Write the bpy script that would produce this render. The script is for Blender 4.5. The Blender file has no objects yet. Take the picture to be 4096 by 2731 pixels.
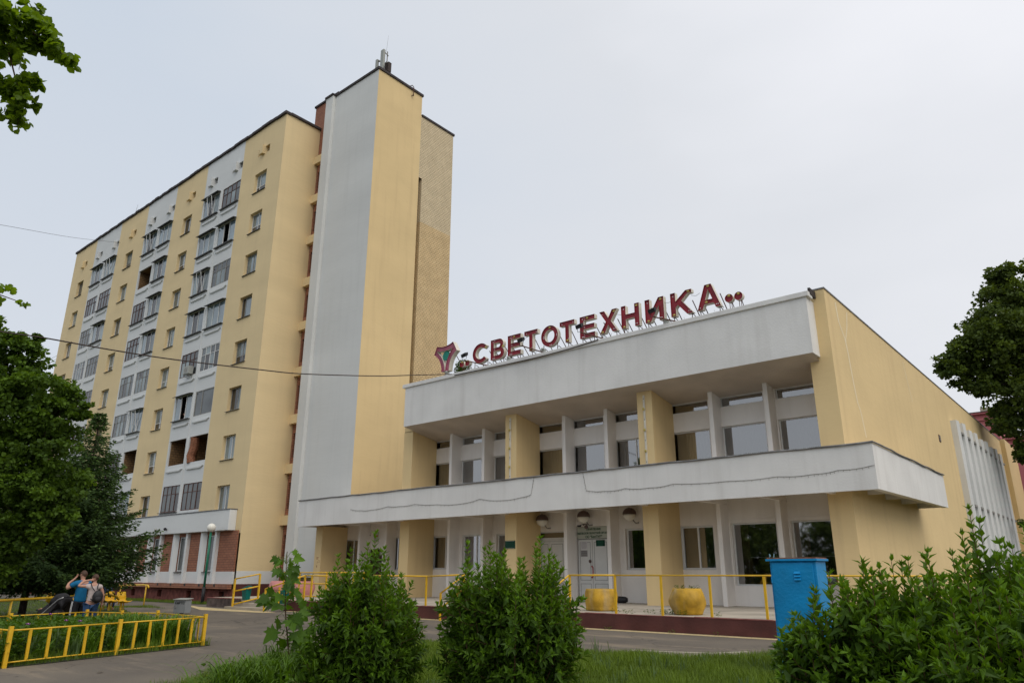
import bpy, bmesh, math, random
import numpy as np
from mathutils import Vector, Matrix, Euler

sc = bpy.context.scene
COL = sc.collection
R = math.radians
rnd = random.Random(7)
rs = np.random.RandomState(11)

# ------------------------------------------------------------------ camera
cd = bpy.data.cameras.new('camera')
cam = bpy.data.objects.new('camera', cd)
COL.objects.link(cam)
sc.camera = cam
cd.sensor_fit = 'HORIZONTAL'
cd.sensor_width = 36.0
cd.lens = 36.0 * 2911.5 / 4096.0
cd.clip_start = 0.1
cd.clip_end = 2000
cam.matrix_world = (Matrix.Translation((0, 0, 1.6)) @ Matrix.Rotation(R(40.073), 4, 'Z')
                    @ Matrix.Rotation(R(90 + 17.646), 4, 'X') @ Matrix.Rotation(R(0.075), 4, 'Z'))

# ------------------------------------------------------------------ light
SUN_AZ = R(-22)      # from +X towards +Y
SUN_EL = R(50)
sun_dir = Vector((math.cos(SUN_AZ) * math.cos(SUN_EL), math.sin(SUN_AZ) * math.cos(SUN_EL), math.sin(SUN_EL)))
world = bpy.data.worlds.new('World')
sc.world = world
world.use_nodes = True
wn = world.node_tree.nodes
wl = world.node_tree.links
wn.clear()
w_out = wn.new('ShaderNodeOutputWorld')
w_bg = wn.new('ShaderNodeBackground')
w_bg.inputs['Strength'].default_value = 0.1
sky = wn.new('ShaderNodeTexSky')
sky.sky_type = 'NISHITA'
sky.sun_disc = False
sky.sun_elevation = SUN_EL
sky.sun_rotation = math.pi / 2 - SUN_AZ
sky.dust_density = 4.0
tc = wn.new('ShaderNodeTexCoord')
dotn = wn.new('ShaderNodeVectorMath'); dotn.operation = 'DOT_PRODUCT'
dotn.inputs[1].default_value = Vector((0.50, 0.62, 0.60)).normalized()
wl.new(tc.outputs['Generated'], dotn.inputs[0])
# overcast veil, brighter where the cloud is thinner, apart from the sun's direction
ramp = wn.new('ShaderNodeValToRGB')
ramp.color_ramp.elements[0].position = 0.0
ramp.color_ramp.elements[0].color = (0.60, 0.67, 0.76, 1)
ramp.color_ramp.elements[1].position = 1.0
ramp.color_ramp.elements[1].color = (0.97, 0.97, 1.0, 1)
e = ramp.color_ramp.elements.new(0.70); e.color = (0.76, 0.78, 0.815, 1)
e = ramp.color_ramp.elements.new(0.36); e.color = (0.63, 0.695, 0.78, 1)
mr = wn.new('ShaderNodeMapRange')
mr.inputs['From Min'].default_value = -0.4
mr.inputs['From Max'].default_value = 1.0
wl.new(dotn.outputs['Value'], mr.inputs['Value'])
wmap = wn.new('ShaderNodeMapping')
wmap.inputs['Scale'].default_value = (1, 1, 2.6)
wl.new(tc.outputs['Generated'], wmap.inputs['Vector'])
wnoise = wn.new('ShaderNodeTexNoise')
wnoise.inputs['Scale'].default_value = 1.9
wnoise.inputs['Detail'].default_value = 4
wnoise.inputs['Roughness'].default_value = 0.5
wl.new(wmap.outputs['Vector'], wnoise.inputs['Vector'])
wadd = wn.new('ShaderNodeMath'); wadd.operation = 'MULTIPLY_ADD'
wadd.inputs[1].default_value = 0.40
wl.new(wnoise.outputs['Fac'], wadd.inputs[0])
wsub = wn.new('ShaderNodeMath'); wsub.operation = 'SUBTRACT'
wsub.inputs[1].default_value = 0.20
wl.new(mr.outputs['Result'], wsub.inputs[0])
wl.new(wsub.outputs[0], wadd.inputs[2])
wl.new(wadd.outputs[0], ramp.inputs['Fac'])
# whiter towards the horizon
sep = wn.new('ShaderNodeSeparateXYZ'); wl.new(tc.outputs['Generated'], sep.inputs[0])
hz = wn.new('ShaderNodeMapRange')
hz.inputs['From Min'].default_value = 0.0; hz.inputs['From Max'].default_value = 0.62
hz.inputs['To Min'].default_value = 0.75; hz.inputs['To Max'].default_value = 0.0
wl.new(sep.outputs['Z'], hz.inputs['Value'])
hmix = wn.new('ShaderNodeMixRGB'); hmix.inputs['Color2'].default_value = (0.785, 0.795, 0.82, 1)
wl.new(hz.outputs['Result'], hmix.inputs['Fac']); wl.new(ramp.outputs['Color'], hmix.inputs['Color1'])
veil = wn.new('ShaderNodeMixRGB'); veil.blend_type = 'MULTIPLY'; veil.inputs['Fac'].default_value = 1
veil.inputs['Color2'].default_value = (9.15, 9.2, 9.3, 1)
wl.new(hmix.outputs['Color'], veil.inputs['Color1'])
wmix = wn.new('ShaderNodeMixRGB'); wmix.inputs['Fac'].default_value = 0.93
wl.new(sky.outputs['Color'], wmix.inputs['Color1'])
wl.new(veil.outputs['Color'], wmix.inputs['Color2'])
wl.new(wmix.outputs['Color'], w_bg.inputs['Color'])
wl.new(w_bg.outputs[0], w_out.inputs['Surface'])

ld = bpy.data.lights.new('sun', 'SUN')
ld.energy = 1.25
ld.angle = R(55)
ld.color = (1.0, 0.93, 0.83)
sun = bpy.data.objects.new('sun', ld)
COL.objects.link(sun)
sun.rotation_euler = (-sun_dir).to_track_quat('-Z', 'Y').to_euler()

vs = sc.view_settings
vs.view_transform = 'Standard'
vs.look = 'None'
vs.gamma = 1
vs.use_curve_mapping = False
vs.exposure = 0.14
sc.cycles.max_bounces = 6
sc.cycles.diffuse_bounces = 4
sc.cycles.glossy_bounces = 3
sc.cycles.transmission_bounces = 4
sc.cycles.transparent_max_bounces = 8
sc.cycles.caustics_reflective = False
sc.cycles.caustics_refractive = False

# ------------------------------------------------------------------ materials
def new_mat(name):
    m = bpy.data.materials.new(name)
    m.use_nodes = True
    nt = m.node_tree
    return m, nt, nt.nodes['Principled BSDF']

def paint(name, col, rough=0.7, var=0.12, scale=1.2, bump=0.0, bscale=30, streak=0.0, dirt=(0.16, 0.13, 0.1), metal=0.0, spec=0.3, stretch=(1, 1, 1)):
    m, nt, b = new_mat(name)
    N, L = nt.nodes, nt.links
    geo = N.new('ShaderNodeNewGeometry')
    mp = N.new('ShaderNodeMapping'); mp.inputs['Scale'].default_value = stretch
    L.new(geo.outputs['Position'], mp.inputs['Vector'])
    n1 = N.new('ShaderNodeTexNoise'); n1.inputs['Scale'].default_value = scale; n1.inputs['Detail'].default_value = 6
    L.new(mp.outputs['Vector'], n1.inputs['Vector'])
    rp = N.new('ShaderNodeValToRGB')
    lo = [c * (1 - var) for c in col]; hi = [min(1, c * (1 + var)) for c in col]
    rp.color_ramp.elements[0].position = 0.3; rp.color_ramp.elements[0].color = (*lo, 1)
    rp.color_ramp.elements[1].position = 0.7; rp.color_ramp.elements[1].color = (*hi, 1)
    L.new(n1.outputs['Fac'], rp.inputs['Fac'])
    out = rp.outputs['Color']
    if streak > 0:
        mp2 = N.new('ShaderNodeMapping'); mp2.inputs['Scale'].default_value = (2.2, 2.2, 0.16)
        L.new(geo.outputs['Position'], mp2.inputs['Vector'])
        n2 = N.new('ShaderNodeTexNoise'); n2.inputs['Scale'].default_value = 1.0; n2.inputs['Detail'].default_value = 7; n2.inputs['Roughness'].default_value = 0.65
        L.new(mp2.outputs['Vector'], n2.inputs['Vector'])
        r2 = N.new('ShaderNodeMapRange'); r2.inputs['From Min'].default_value = 0.5; r2.inputs['From Max'].default_value = 0.78
        r2.inputs['To Min'].default_value = 0; r2.inputs['To Max'].default_value = streak
        L.new(n2.outputs['Fac'], r2.inputs['Value'])
        mx = N.new('ShaderNodeMixRGB'); mx.inputs['Color2'].default_value = (*dirt, 1)
        L.new(r2.outputs['Result'], mx.inputs['Fac']); L.new(out, mx.inputs['Color1'])
        out = mx.outputs['Color']
    L.new(out, b.inputs['Base Color'])
    b.inputs['Roughness'].default_value = rough
    b.inputs['Metallic'].default_value = metal
    b.inputs['Specular IOR Level'].default_value = spec
    if bump > 0:
        n3 = N.new('ShaderNodeTexNoise'); n3.inputs['Scale'].default_value = bscale; n3.inputs['Detail'].default_value = 5
        L.new(mp.outputs['Vector'], n3.inputs['Vector'])
        bp = N.new('ShaderNodeBump'); bp.inputs['Strength'].default_value = bump; bp.inputs['Distance'].default_value = 0.03
        L.new(n3.outputs['Fac'], bp.inputs['Height']); L.new(bp.outputs['Normal'], b.inputs['Normal'])
    return m

def brick_mat(name, c1, c2, mortar, w=0.26, h=0.085, msize=0.008, bump=0.5, var=0.25):
    m, nt, b = new_mat(name)
    N, L = nt.nodes, nt.links
    geo = N.new('ShaderNodeNewGeometry')
    sp = N.new('ShaderNodeSeparateXYZ'); L.new(geo.outputs['Position'], sp.inputs[0])
    sn = N.new('ShaderNodeSeparateXYZ'); L.new(geo.outputs['Normal'], sn.inputs[0])
    ab = N.new('ShaderNodeMath'); ab.operation = 'ABSOLUTE'; L.new(sn.outputs['X'], ab.inputs[0])
    gt = N.new('ShaderNodeMath'); gt.operation = 'GREATER_THAN'; gt.inputs[1].default_value = 0.5; L.new(ab.outputs[0], gt.inputs[0])
    mx = N.new('ShaderNodeMix'); mx.data_type = 'FLOAT'
    L.new(gt.outputs[0], mx.inputs[0]); L.new(sp.outputs['X'], mx.inputs[2]); L.new(sp.outputs['Y'], mx.inputs[3])
    cb = N.new('ShaderNodeCombineXYZ'); L.new(mx.outputs[0], cb.inputs['X']); L.new(sp.outputs['Z'], cb.inputs['Y'])
    br = N.new('ShaderNodeTexBrick')
    br.inputs['Scale'].default_value = 1.0
    br.inputs['Brick Width'].default_value = w
    br.inputs['Row Height'].default_value = h
    br.inputs['Mortar Size'].default_value = msize
    br.inputs['Mortar Smooth'].default_value = 0.15
    br.inputs['Bias'].default_value = -0.1
    br.inputs['Color1'].default_value = (*c1, 1)
    br.inputs['Color2'].default_value = (*c2, 1)
    br.inputs['Mortar'].default_value = (*mortar, 1)
    L.new(cb.outputs[0], br.inputs['Vector'])
    n1 = N.new('ShaderNodeTexNoise'); n1.inputs['Scale'].default_value = 1.4; n1.inputs['Detail'].default_value = 8
    L.new(geo.outputs['Position'], n1.inputs['Vector'])
    hv = N.new('ShaderNodeHueSaturation'); L.new(br.outputs['Color'], hv.inputs['Color'])
    r2 = N.new('ShaderNodeMapRange'); r2.inputs['To Min'].default_value = 1 - var; r2.inputs['To Max'].default_value = 1 + var
    r2.inputs['From Min'].default_value = 0.3; r2.inputs['From Max'].default_value = 0.7
    L.new(n1.outputs['Fac'], r2.inputs['Value']); L.new(r2.outputs['Result'], hv.inputs['Value'])
    L.new(hv.outputs['Color'], b.inputs['Base Color'])
    b.inputs['Roughness'].default_value = 0.85
    bp = N.new('ShaderNodeBump'); bp.invert = True
    bp.inputs['Strength'].default_value = bump; bp.inputs['Distance'].default_value = 0.02
    L.new(br.outputs['Fac'], bp.inputs['Height']); L.new(bp.outputs['Normal'], b.inputs['Normal'])
    return m

def glass_mat(name, col, mixf=1.0, rough=0.04, var=0.4, sc_=0.6, ior=1.5):
    """window pane: faintly see-through when mixf<1, mirror-like at grazing angles"""
    m, nt, b = new_mat(name)
    N, L = nt.nodes, nt.links
    geo = N.new('ShaderNodeNewGeometry')
    n1 = N.new('ShaderNodeTexNoise'); n1.inputs['Scale'].default_value = sc_; n1.inputs['Detail'].default_value = 3
    L.new(geo.outputs['Position'], n1.inputs['Vector'])
    rp = N.new('ShaderNodeValToRGB')
    rp.color_ramp.elements[0].position = 0.35; rp.color_ramp.elements[0].color = (*[c * (1 - var) for c in col], 1)
    rp.color_ramp.elements[1].position = 0.65; rp.color_ramp.elements[1].color = (*[min(1, c * (1 + var)) for c in col], 1)
    L.new(n1.outputs['Fac'], rp.inputs['Fac']); L.new(rp.outputs['Color'], b.inputs['Base Color'])
    b.inputs['Roughness'].default_value = rough
    b.inputs['IOR'].default_value = ior
    b.inputs['Specular IOR Level'].default_value = 0.6
    if mixf < 1:
        tr = N.new('ShaderNodeBsdfTransparent'); tr.inputs['Color'].default_value = (0.75, 0.8, 0.8, 1)
        gl = N.new('ShaderNodeBsdfGlossy'); gl.inputs['Roughness'].default_value = rough; gl.inputs['Color'].default_value = (1, 1, 1, 1)
        fr = N.new('ShaderNodeFresnel'); fr.inputs['IOR'].default_value = ior
        mul = N.new('ShaderNodeMath'); mul.operation = 'MULTIPLY_ADD'; mul.inputs[1].default_value = 2.4; mul.inputs[2].default_value = 0.17; mul.use_clamp = True
        L.new(fr.outputs[0], mul.inputs[0])
        ms = N.new('ShaderNodeMixShader'); L.new(mul.outputs[0], ms.inputs[0]); L.new(tr.outputs[0], ms.inputs[1]); L.new(gl.outputs[0], ms.inputs[2])
        L.new(ms.outputs[0], N['Material Output'].inputs['Surface'])
    return m

def leaf_mat(name, col, rough=0.42, trans=0.3, var=0.25):
    m, nt, b = new_mat(name)
    N, L = nt.nodes, nt.links
    at = N.new('ShaderNodeAttribute'); at.attribute_name = 'tint'
    sp = N.new('ShaderNodeSeparateColor'); L.new(at.outputs['Color'], sp.inputs[0])
    mx = N.new('ShaderNodeMixRGB')
    mx.inputs['Color1'].default_value = (*[c * (1 - var) for c in col], 1)
    young = (col[0] * 1.85 + 0.012, col[1] * 1.75 + 0.022, col[2] * 1.0, 1)
    mx.inputs['Color2'].default_value = young
    L.new(sp.outputs[0], mx.inputs['Fac'])
    L.new(mx.outputs['Color'], b.inputs['Base Color'])
    b.inputs['Roughness'].default_value = rough
    b.inputs['Specular IOR Level'].default_value = 0.22
    tl = N.new('ShaderNodeBsdfTranslucent'); 
    g = N.new('ShaderNodeMixRGB'); g.blend_type = 'MULTIPLY'; g.inputs['Fac'].default_value = 1; g.inputs['Color2'].default_value = (1.5, 1.4, 0.5, 1)
    L.new(mx.outputs['Color'], g.inputs['Color1']); L.new(g.outputs['Color'], tl.inputs['Color'])
    ms = N.new('ShaderNodeMixShader'); ms.inputs[0].default_value = trans
    L.new(b.outputs[0], ms.inputs[1]); L.new(tl.outputs[0], ms.inputs[2])
    L.new(ms.outputs[0], N['Material Output'].inputs['Surface'])
    return m

M = {}
M['yellow'] = paint('yellow_render', (0.755, 0.572, 0.30), 0.85, 0.06, 0.35, 0.20, 5, 0.30, (0.50, 0.35, 0.19), stretch=(0.6, 0.6, 1.3))
M['yellow_apt'] = paint('yellow_apartment_render', (0.775, 0.61, 0.35), 0.85, 0.05, 0.4, 0.22, 4, 0.18, (0.54, 0.42, 0.25), stretch=(0.4, 0.4, 1.7))
M['white'] = paint('white_render', (0.74, 0.73, 0.705), 0.85, 0.06, 0.7, 0.22, 16, 0.26, (0.40, 0.37, 0.33))
M['white_apt'] = paint('white_blue_render', (0.70, 0.71, 0.70), 0.85, 0.04, 0.5, 0.3, 8, 0.05, (0.4, 0.4, 0.38), stretch=(0.5, 0.5, 1.8))
M['white_tower'] = paint('tower_grey_render', (0.67, 0.675, 0.655), 0.85, 0.06, 0.22, 0.22, 3, 0.20, (0.45, 0.45, 0.43), stretch=(0.4, 0.4, 1.6))
M['white_wall'] = paint('white_wall_paint', (0.87, 0.83, 0.785), 0.8, 0.05, 0.8, 0.2, 30, 0.15, (0.36, 0.31, 0.26))
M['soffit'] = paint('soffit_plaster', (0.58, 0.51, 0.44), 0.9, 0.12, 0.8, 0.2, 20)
M['roofing'] = paint('roof_edge_felt', (0.055, 0.045, 0.045), 0.8, 0.4, 2.0, 0.4, 20)
M['roof_flat'] = paint('flat_roof_felt', (0.10, 0.10, 0.10), 0.9, 0.2, 0.6)
M['flashing'] = paint('grey_metal_flashing', (0.20, 0.20, 0.20), 0.5, 0.4, 3.0, 0.2, 20, metal=0.3)
M['brick_pale'] = brick_mat('pale_painted_brick', (0.70, 0.58, 0.38), (0.66, 0.54, 0.345), (0.24, 0.17, 0.10), 0.27, 0.15, 0.010, 0.8, 0.08)
M['brick_ochre'] = brick_mat('ochre_painted_brick', (0.71, 0.53, 0.285), (0.67, 0.49, 0.255), (0.22, 0.13, 0.06), 0.27, 0.15, 0.010, 0.8, 0.1)
M['brick_red'] = brick_mat('red_brick', (0.36, 0.15, 0.085), (0.30, 0.12, 0.07), (0.13, 0.065, 0.045), 0.42, 0.15, 0.012, 0.7, 0.12)
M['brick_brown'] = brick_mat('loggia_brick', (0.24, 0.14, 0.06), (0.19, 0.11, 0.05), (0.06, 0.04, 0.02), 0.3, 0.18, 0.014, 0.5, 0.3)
M['maroon'] = paint('maroon_kerb_paint', (0.10, 0.034, 0.030), 0.7, 0.25, 1.5, 0.3, 14, 0.35, (0.06, 0.035, 0.03))
M['maroon_edge'] = paint('worn_red_edge', (0.27, 0.10, 0.09), 0.7, 0.3, 4, 0.2, 20)
M['plinth'] = paint('maroon_rough_plinth', (0.165, 0.052, 0.040), 0.9, 0.45, 3.0, 1.0, 6)
M['concrete'] = paint('porch_concrete', (0.42, 0.37, 0.30), 0.9, 0.22, 0.9, 0.4, 18)
M['concrete_dark'] = paint('rough_dark_concrete', (0.12, 0.09, 0.08), 0.9, 0.45, 2.5, 1.0, 9)
M['rail'] = paint('yellow_rail_paint', (0.72, 0.43, 0.015), 0.38, 0.10, 6.0, 0.15, 40, 0.12, (0.35, 0.17, 0.02), spec=0.5)
M['rust'] = paint('rusty_iron', (0.10, 0.045, 0.03), 0.7, 0.5, 8)
M['sign_red'] = paint('sign_red_face', (0.27, 0.022, 0.032), 0.45, 0.22, 3.5, 0, 30, 0.25, (0.20, 0.06, 0.06))
M['sign_pink'] = paint('emblem_faded_pink', (0.36, 0.10, 0.15), 0.5, 0.22, 3.5, 0, 30, 0.3, (0.45, 0.2, 0.24))
M['sign_white'] = paint('sign_side_white', (0.68, 0.64, 0.54), 0.6, 0.12, 5.0, 0, 30, 0.35, (0.35, 0.22, 0.12))
M['sign_green'] = paint('emblem_green', (0.0, 0.22, 0.155), 0.4, 0.12, 5)
M['bulb'] = paint('yellow_bulb_glass', (0.52, 0.42, 0.12), 0.3, 0.2, 20)
M['bulb_white'] = paint('white_bulb_dot', (0.85, 0.85, 0.85), 0.4, 0.02, 20)
M['black'] = paint('black_plastic', (0.02, 0.02, 0.022), 0.5, 0.2, 5)
M['frame_white'] = paint('white_window_frame', (0.72, 0.72, 0.70), 0.4, 0.05, 3)
M['frame_grey'] = paint('grey_weathered_frame', (0.30, 0.29, 0.27), 0.7, 0.3, 6)
M['frame_brown'] = paint('brown_wood_frame', (0.11, 0.045, 0.03), 0.6, 0.3, 8)
M['sill'] = paint('dark_metal_sill', (0.09, 0.085, 0.085), 0.5, 0.3, 5)
M['pane_light'] = glass_mat('pane_sheer_curtain', (0.20, 0.24, 0.245), 1, 0.06)
M['pane_mid'] = glass_mat('pane_grey', (0.075, 0.085, 0.085), 1, 0.06)
M['pane_dark'] = glass_mat('pane_dark_room', (0.035, 0.032, 0.03), 1, 0.05)
M['pane_mirror'] = glass_mat('pane_sky_reflecting', (0.14, 0.19, 0.21), 1, 0.03, ior=2.0)
M['glass'] = glass_mat('clear_glass', (0.05, 0.06, 0.06), 0.5, 0.03, ior=1.62)
M['net'] = paint('net_curtain', (0.07, 0.07, 0.062), 0.9, 0.2, 2)
M['curtain_brown'] = paint('brown_curtain', (0.14, 0.085, 0.055), 0.9, 0.3, 3)
M['blind'] = paint('dark_green_blind', (0.012, 0.018, 0.014), 0.8, 0.2, 2)
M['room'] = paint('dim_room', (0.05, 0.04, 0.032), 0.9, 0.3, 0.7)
M['door_white'] = paint('white_plastic_door', (0.68, 0.68, 0.66), 0.45, 0.03, 3)
M['line_dark'] = paint('dark_seal_and_hole_shade', (0.05, 0.05, 0.05), 0.7, 0.1, 3)  # door seals and print; also painted-in shade for vents and holes
M['door_dark'] = paint('dark_maroon_door', (0.05, 0.016, 0.014), 0.5, 0.3, 3)
M['dkgreen'] = paint('dark_green_plate', (0.008, 0.05, 0.03), 0.3, 0.1, 3)
M['green_txt'] = paint('green_lettering', (0.01, 0.07, 0.03), 0.6, 0.05, 3)
M['signboard'] = paint('pale_signboard', (0.50, 0.52, 0.44), 0.5, 0.04, 3)
M['paper'] = paint('paper_notice', (0.62, 0.60, 0.62), 0.8, 0.05, 30)
M['paper_grey'] = paint('grey_notice', (0.28, 0.27, 0.27), 0.8, 0.1, 30)
M['red'] = paint('red_plastic', (0.42, 0.015, 0.02), 0.35, 0.05, 3)
M['red_mark'] = paint('red_brush_paint', (0.22, 0.03, 0.02), 0.8, 0.2, 20)
M['teal'] = paint('teal_bin_paint', (0.0, 0.13, 0.115), 0.4, 0.15, 5)
M['pink_plaster'] = paint('pink_plaster', (0.50, 0.165, 0.175), 0.8, 0.07, 0.4, 0.2, 10)
M['pink_planter'] = paint('pink_planter_paint', (0.52, 0.22, 0.21), 0.7, 0.1, 4, 0.5, 12)
M['yellow_planter'] = paint('chipped_yellow_planter', (0.46, 0.27, 0.025), 0.55, 0.35, 3, 1.0, 5, 0.7, (0.45, 0.38, 0.26))
M['soil'] = paint('dry_soil', (0.07, 0.05, 0.035), 0.95, 0.4, 8, 0.8, 20)
M['blue'] = paint('blue_cabinet_paint', (0.0, 0.245, 0.54), 0.5, 0.16, 2.0, 0.25, 20, 0.30, (0.0, 0.12, 0.3), spec=0.45)
M['blue_pale'] = paint('worn_pale_blue', (0.25, 0.45, 0.55), 0.6, 0.3, 8)
M['rust_top'] = paint('rusty_cabinet_roof', (0.26, 0.11, 0.06), 0.8, 0.45, 12)
M['grey_cab'] = paint('grey_cabinet_paint', (0.27, 0.29, 0.30), 0.5, 0.08, 3, 0, 30, 0.15)
M['pole_green'] = paint('dark_green_pole', (0.018, 0.17, 0.10), 0.4, 0.1, 3)
M['globe'] = paint('white_glass_globe', (0.80, 0.78, 0.70), 0.25, 0.03, 3)
M['globe_shade'] = paint('brown_lamp_cap', (0.13, 0.09, 0.08), 0.4, 0.1, 3)
M['seat'] = paint('yellow_plastic_seat', (0.80, 0.46, 0.01), 0.35, 0.06, 3, spec=0.5)
M['cable'] = paint('dark_cable', (0.06, 0.045, 0.04), 0.8, 0.2, 5)
M['antenna'] = paint('antenna_panel_grey', (0.36, 0.37, 0.34), 0.5, 0.05, 2)
M['bark'] = paint('bark', (0.055, 0.042, 0.032), 0.9, 0.4, 8, 0.8, 20)
M['twig'] = paint('brown_twig', (0.10, 0.055, 0.03), 0.8, 0.3, 8)
M['stem_green'] = paint('green_stem', (0.10, 0.16, 0.04), 0.7, 0.2, 8)
M['tan_line'] = paint('pollen_strip', (0.52, 0.41, 0.22), 0.95, 0.2, 8, 0.2, 40)
M['purple'] = paint('mauve_petals', (0.42, 0.14, 0.42), 0.6, 0.15, 30)
M['leaf_forsythia'] = leaf_mat('shrub_leaf', (0.068, 0.138, 0.015), 0.48, 0.34)
M['leaf_lime'] = leaf_mat('lime_leaf', (0.115, 0.195, 0.018), 0.45, 0.5)
M['leaf_tree'] = leaf_mat('linden_crown_leaf', (0.070, 0.130, 0.022), 0.55, 0.34)
M['leaf_dark'] = leaf_mat('dark_crown_leaf', (0.072, 0.108, 0.028), 0.55, 0.30)
M['needles'] = leaf_mat('spruce_needles', (0.052, 0.098, 0.030), 0.65, 0.12)
M['leaf_maple'] = leaf_mat('maple_leaf', (0.075, 0.16, 0.015), 0.45, 0.4)
M['leaf_lily'] = leaf_mat('daylily_leaf', (0.075, 0.150, 0.018), 0.45, 0.25)
M['grass'] = leaf_mat('grass_blade', (0.095, 0.150, 0.022), 0.6, 0.25)
M['iris'] = leaf_mat('iris_leaf', (0.075, 0.125, 0.06), 0.5, 0.2)
M['skin'] = paint('skin', (0.50, 0.27, 0.19), 0.5, 0.06, 12)
M['hair'] = paint('brown_hair', (0.075, 0.040, 0.025), 0.6, 0.3, 30)
M['shirt_blue'] = paint('blue_tshirt', (0.005, 0.13, 0.28), 0.8, 0.15, 6, 0.3, 8)
M['shirt_pale'] = paint('pale_pink_tshirt', (0.50, 0.42, 0.40), 0.8, 0.10, 6, 0.3, 8)
M['shirt_check'] = paint('blue_checked_shirt', (0.08, 0.12, 0.22), 0.8, 0.6, 40)
M['jeans'] = paint('blue_jeans', (0.035, 0.085, 0.20), 0.8, 0.4, 6, 0.3, 12)
M['trousers'] = paint('black_tracksuit', (0.012, 0.012, 0.016), 0.7, 0.2, 6)
M['white_cloth'] = paint('white_cloth', (0.75, 0.75, 0.76), 0.7, 0.05, 6)
M['stroller'] = paint('black_stroller_fabric', (0.025, 0.024, 0.027), 0.7, 0.3, 6)
M['alu'] = paint('bare_aluminium', (0.5, 0.5, 0.5), 0.35, 0.05, 6, metal=0.7)

def ground_mat(name, base, dark, light, patch=0.35, sand=True):
    m, nt, b = new_mat(name)
    N, L = nt.nodes, nt.links
    geo = N.new('ShaderNodeNewGeometry')
    n1 = N.new('ShaderNodeTexNoise'); n1.inputs['Scale'].default_value = 0.35; n1.inputs['Detail'].default_value = 8; n1.inputs['Roughness'].default_value = 0.6
    L.new(geo.outputs['Position'], n1.inputs['Vector'])
    rp = N.new('ShaderNodeValToRGB')
    rp.color_ramp.elements[0].position = 0.36; rp.color_ramp.elements[0].color = (*dark, 1)
    rp.color_ramp.elements[1].position = 0.62; rp.color_ramp.elements[1].color = (*base, 1)
    L.new(n1.outputs['Fac'], rp.inputs['Fac'])
    mp = N.new('ShaderNodeMapping'); mp.inputs['Scale'].default_value = (0.25, 1.1, 1); mp.inputs['Rotation'].default_value = (0, 0, R(15))
    L.new(geo.outputs['Position'], mp.inputs['Vector'])
    n2 = N.new('ShaderNodeTexNoise'); n2.inputs['Scale'].default_value = 0.8; n2.inputs['Detail'].default_value = 9; n2.inputs['Roughness'].default_value = 0.68
    L.new(mp.outputs['Vector'], n2.inputs['Vector'])
    r2 = N.new('ShaderNodeMapRange'); r2.inputs['From Min'].default_value = 0.53; r2.inputs['From Max'].default_value = 0.70; r2.inputs['To Max'].default_value = 0.75 if sand else 0.2
    L.new(n2.outputs['Fac'], r2.inputs['Value'])
    mx = N.new('ShaderNodeMixRGB'); mx.inputs['Color2'].default_value = (*light, 1)
    L.new(r2.outputs['Result'], mx.inputs['Fac']); L.new(rp.outputs['Color'], mx.inputs['Color1'])
    n3 = N.new('ShaderNodeTexNoise'); n3.inputs['Scale'].default_value = 60; n3.inputs['Detail'].default_value = 4
    L.new(geo.outputs['Position'], n3.inputs['Vector'])
    r3 = N.new('ShaderNodeMapRange'); r3.inputs['To Min'].default_value = 0.72; r3.inputs['To Max'].default_value = 1.28
    L.new(n3.outputs['Fac'], r3.inputs['Value'])
    if sand:
        nw = N.new('ShaderNodeTexNoise'); nw.inputs['Scale'].default_value = 1.3; nw.inputs['Detail'].default_value = 5; L.new(geo.outputs['Position'], nw.inputs['Vector'])
        va = N.new('ShaderNodeVectorMath'); va.operation = 'MULTIPLY_ADD'; va.inputs[1].default_value = (1.6, 1.6, 0); L.new(nw.outputs['Color'], va.inputs[0]); L.new(geo.outputs['Position'], va.inputs[2])
        vo = N.new('ShaderNodeTexVoronoi'); vo.feature = 'DISTANCE_TO_EDGE'; vo.inputs['Scale'].default_value = 0.22; L.new(va.outputs[0], vo.inputs['Vector'])
        rc = N.new('ShaderNodeMapRange'); rc.inputs['From Min'].default_value = 0.0; rc.inputs['From Max'].default_value = 0.006; rc.inputs['To Min'].default_value = 0.7; rc.inputs['To Max'].default_value = 0.0
        L.new(vo.outputs['Distance'], rc.inputs['Value'])
        mc = N.new('ShaderNodeMixRGB'); mc.inputs['Color2'].default_value = (0.035, 0.03, 0.026, 1); L.new(rc.outputs['Result'], mc.inputs['Fac']); L.new(mx.outputs['Color'], mc.inputs['Color1'])
        mx = mc
    hv = N.new('ShaderNodeHueSaturation'); L.new(mx.outputs['Color'], hv.inputs['Color']); L.new(r3.outputs['Result'], hv.inputs['Value'])
    L.new(hv.outputs['Color'], b.inputs['Base Color'])
    b.inputs['Roughness'].default_value = 0.9
    bp = N.new('ShaderNodeBump'); bp.inputs['Strength'].default_value = 0.5; bp.inputs['Distance'].default_value = 0.01
    L.new(n3.outputs['Fac'], bp.inputs['Height']); L.new(bp.outputs['Normal'], b.inputs['Normal'])
    return m
M['asphalt'] = ground_mat('worn_asphalt', (0.150, 0.125, 0.095), (0.105, 0.088, 0.070), (0.30, 0.235, 0.16))
M['earth'] = ground_mat('grassy_earth', (0.045, 0.055, 0.022), (0.03, 0.035, 0.016), (0.07, 0.065, 0.04), sand=False)

# ------------------------------------------------------------------ mesh helpers
def gz(x, y):
    """height of the asphalt: a shallow dip to the left of the porch"""
    def s(t):
        t = max(0.0, min(1.0, t)); return t * t * (3 - 2 * t)
    a = -0.12 * s((-x - 18) / 8) * (1 - s((y - 15) / 4.2))
    b = -0.22 * s((-x - 37) / 8)
    c = 0.03 * s((y - 16) / 3.5) * (1 - s((-x - 37) / 8))
    return min(a, b) + c

def props(o, label=None, cat=None, group=None, kind=None):
    if label: o['label'] = label
    if cat: o['category'] = cat
    if group: o['group'] = group
    if kind: o['kind'] = kind
    return o

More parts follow.
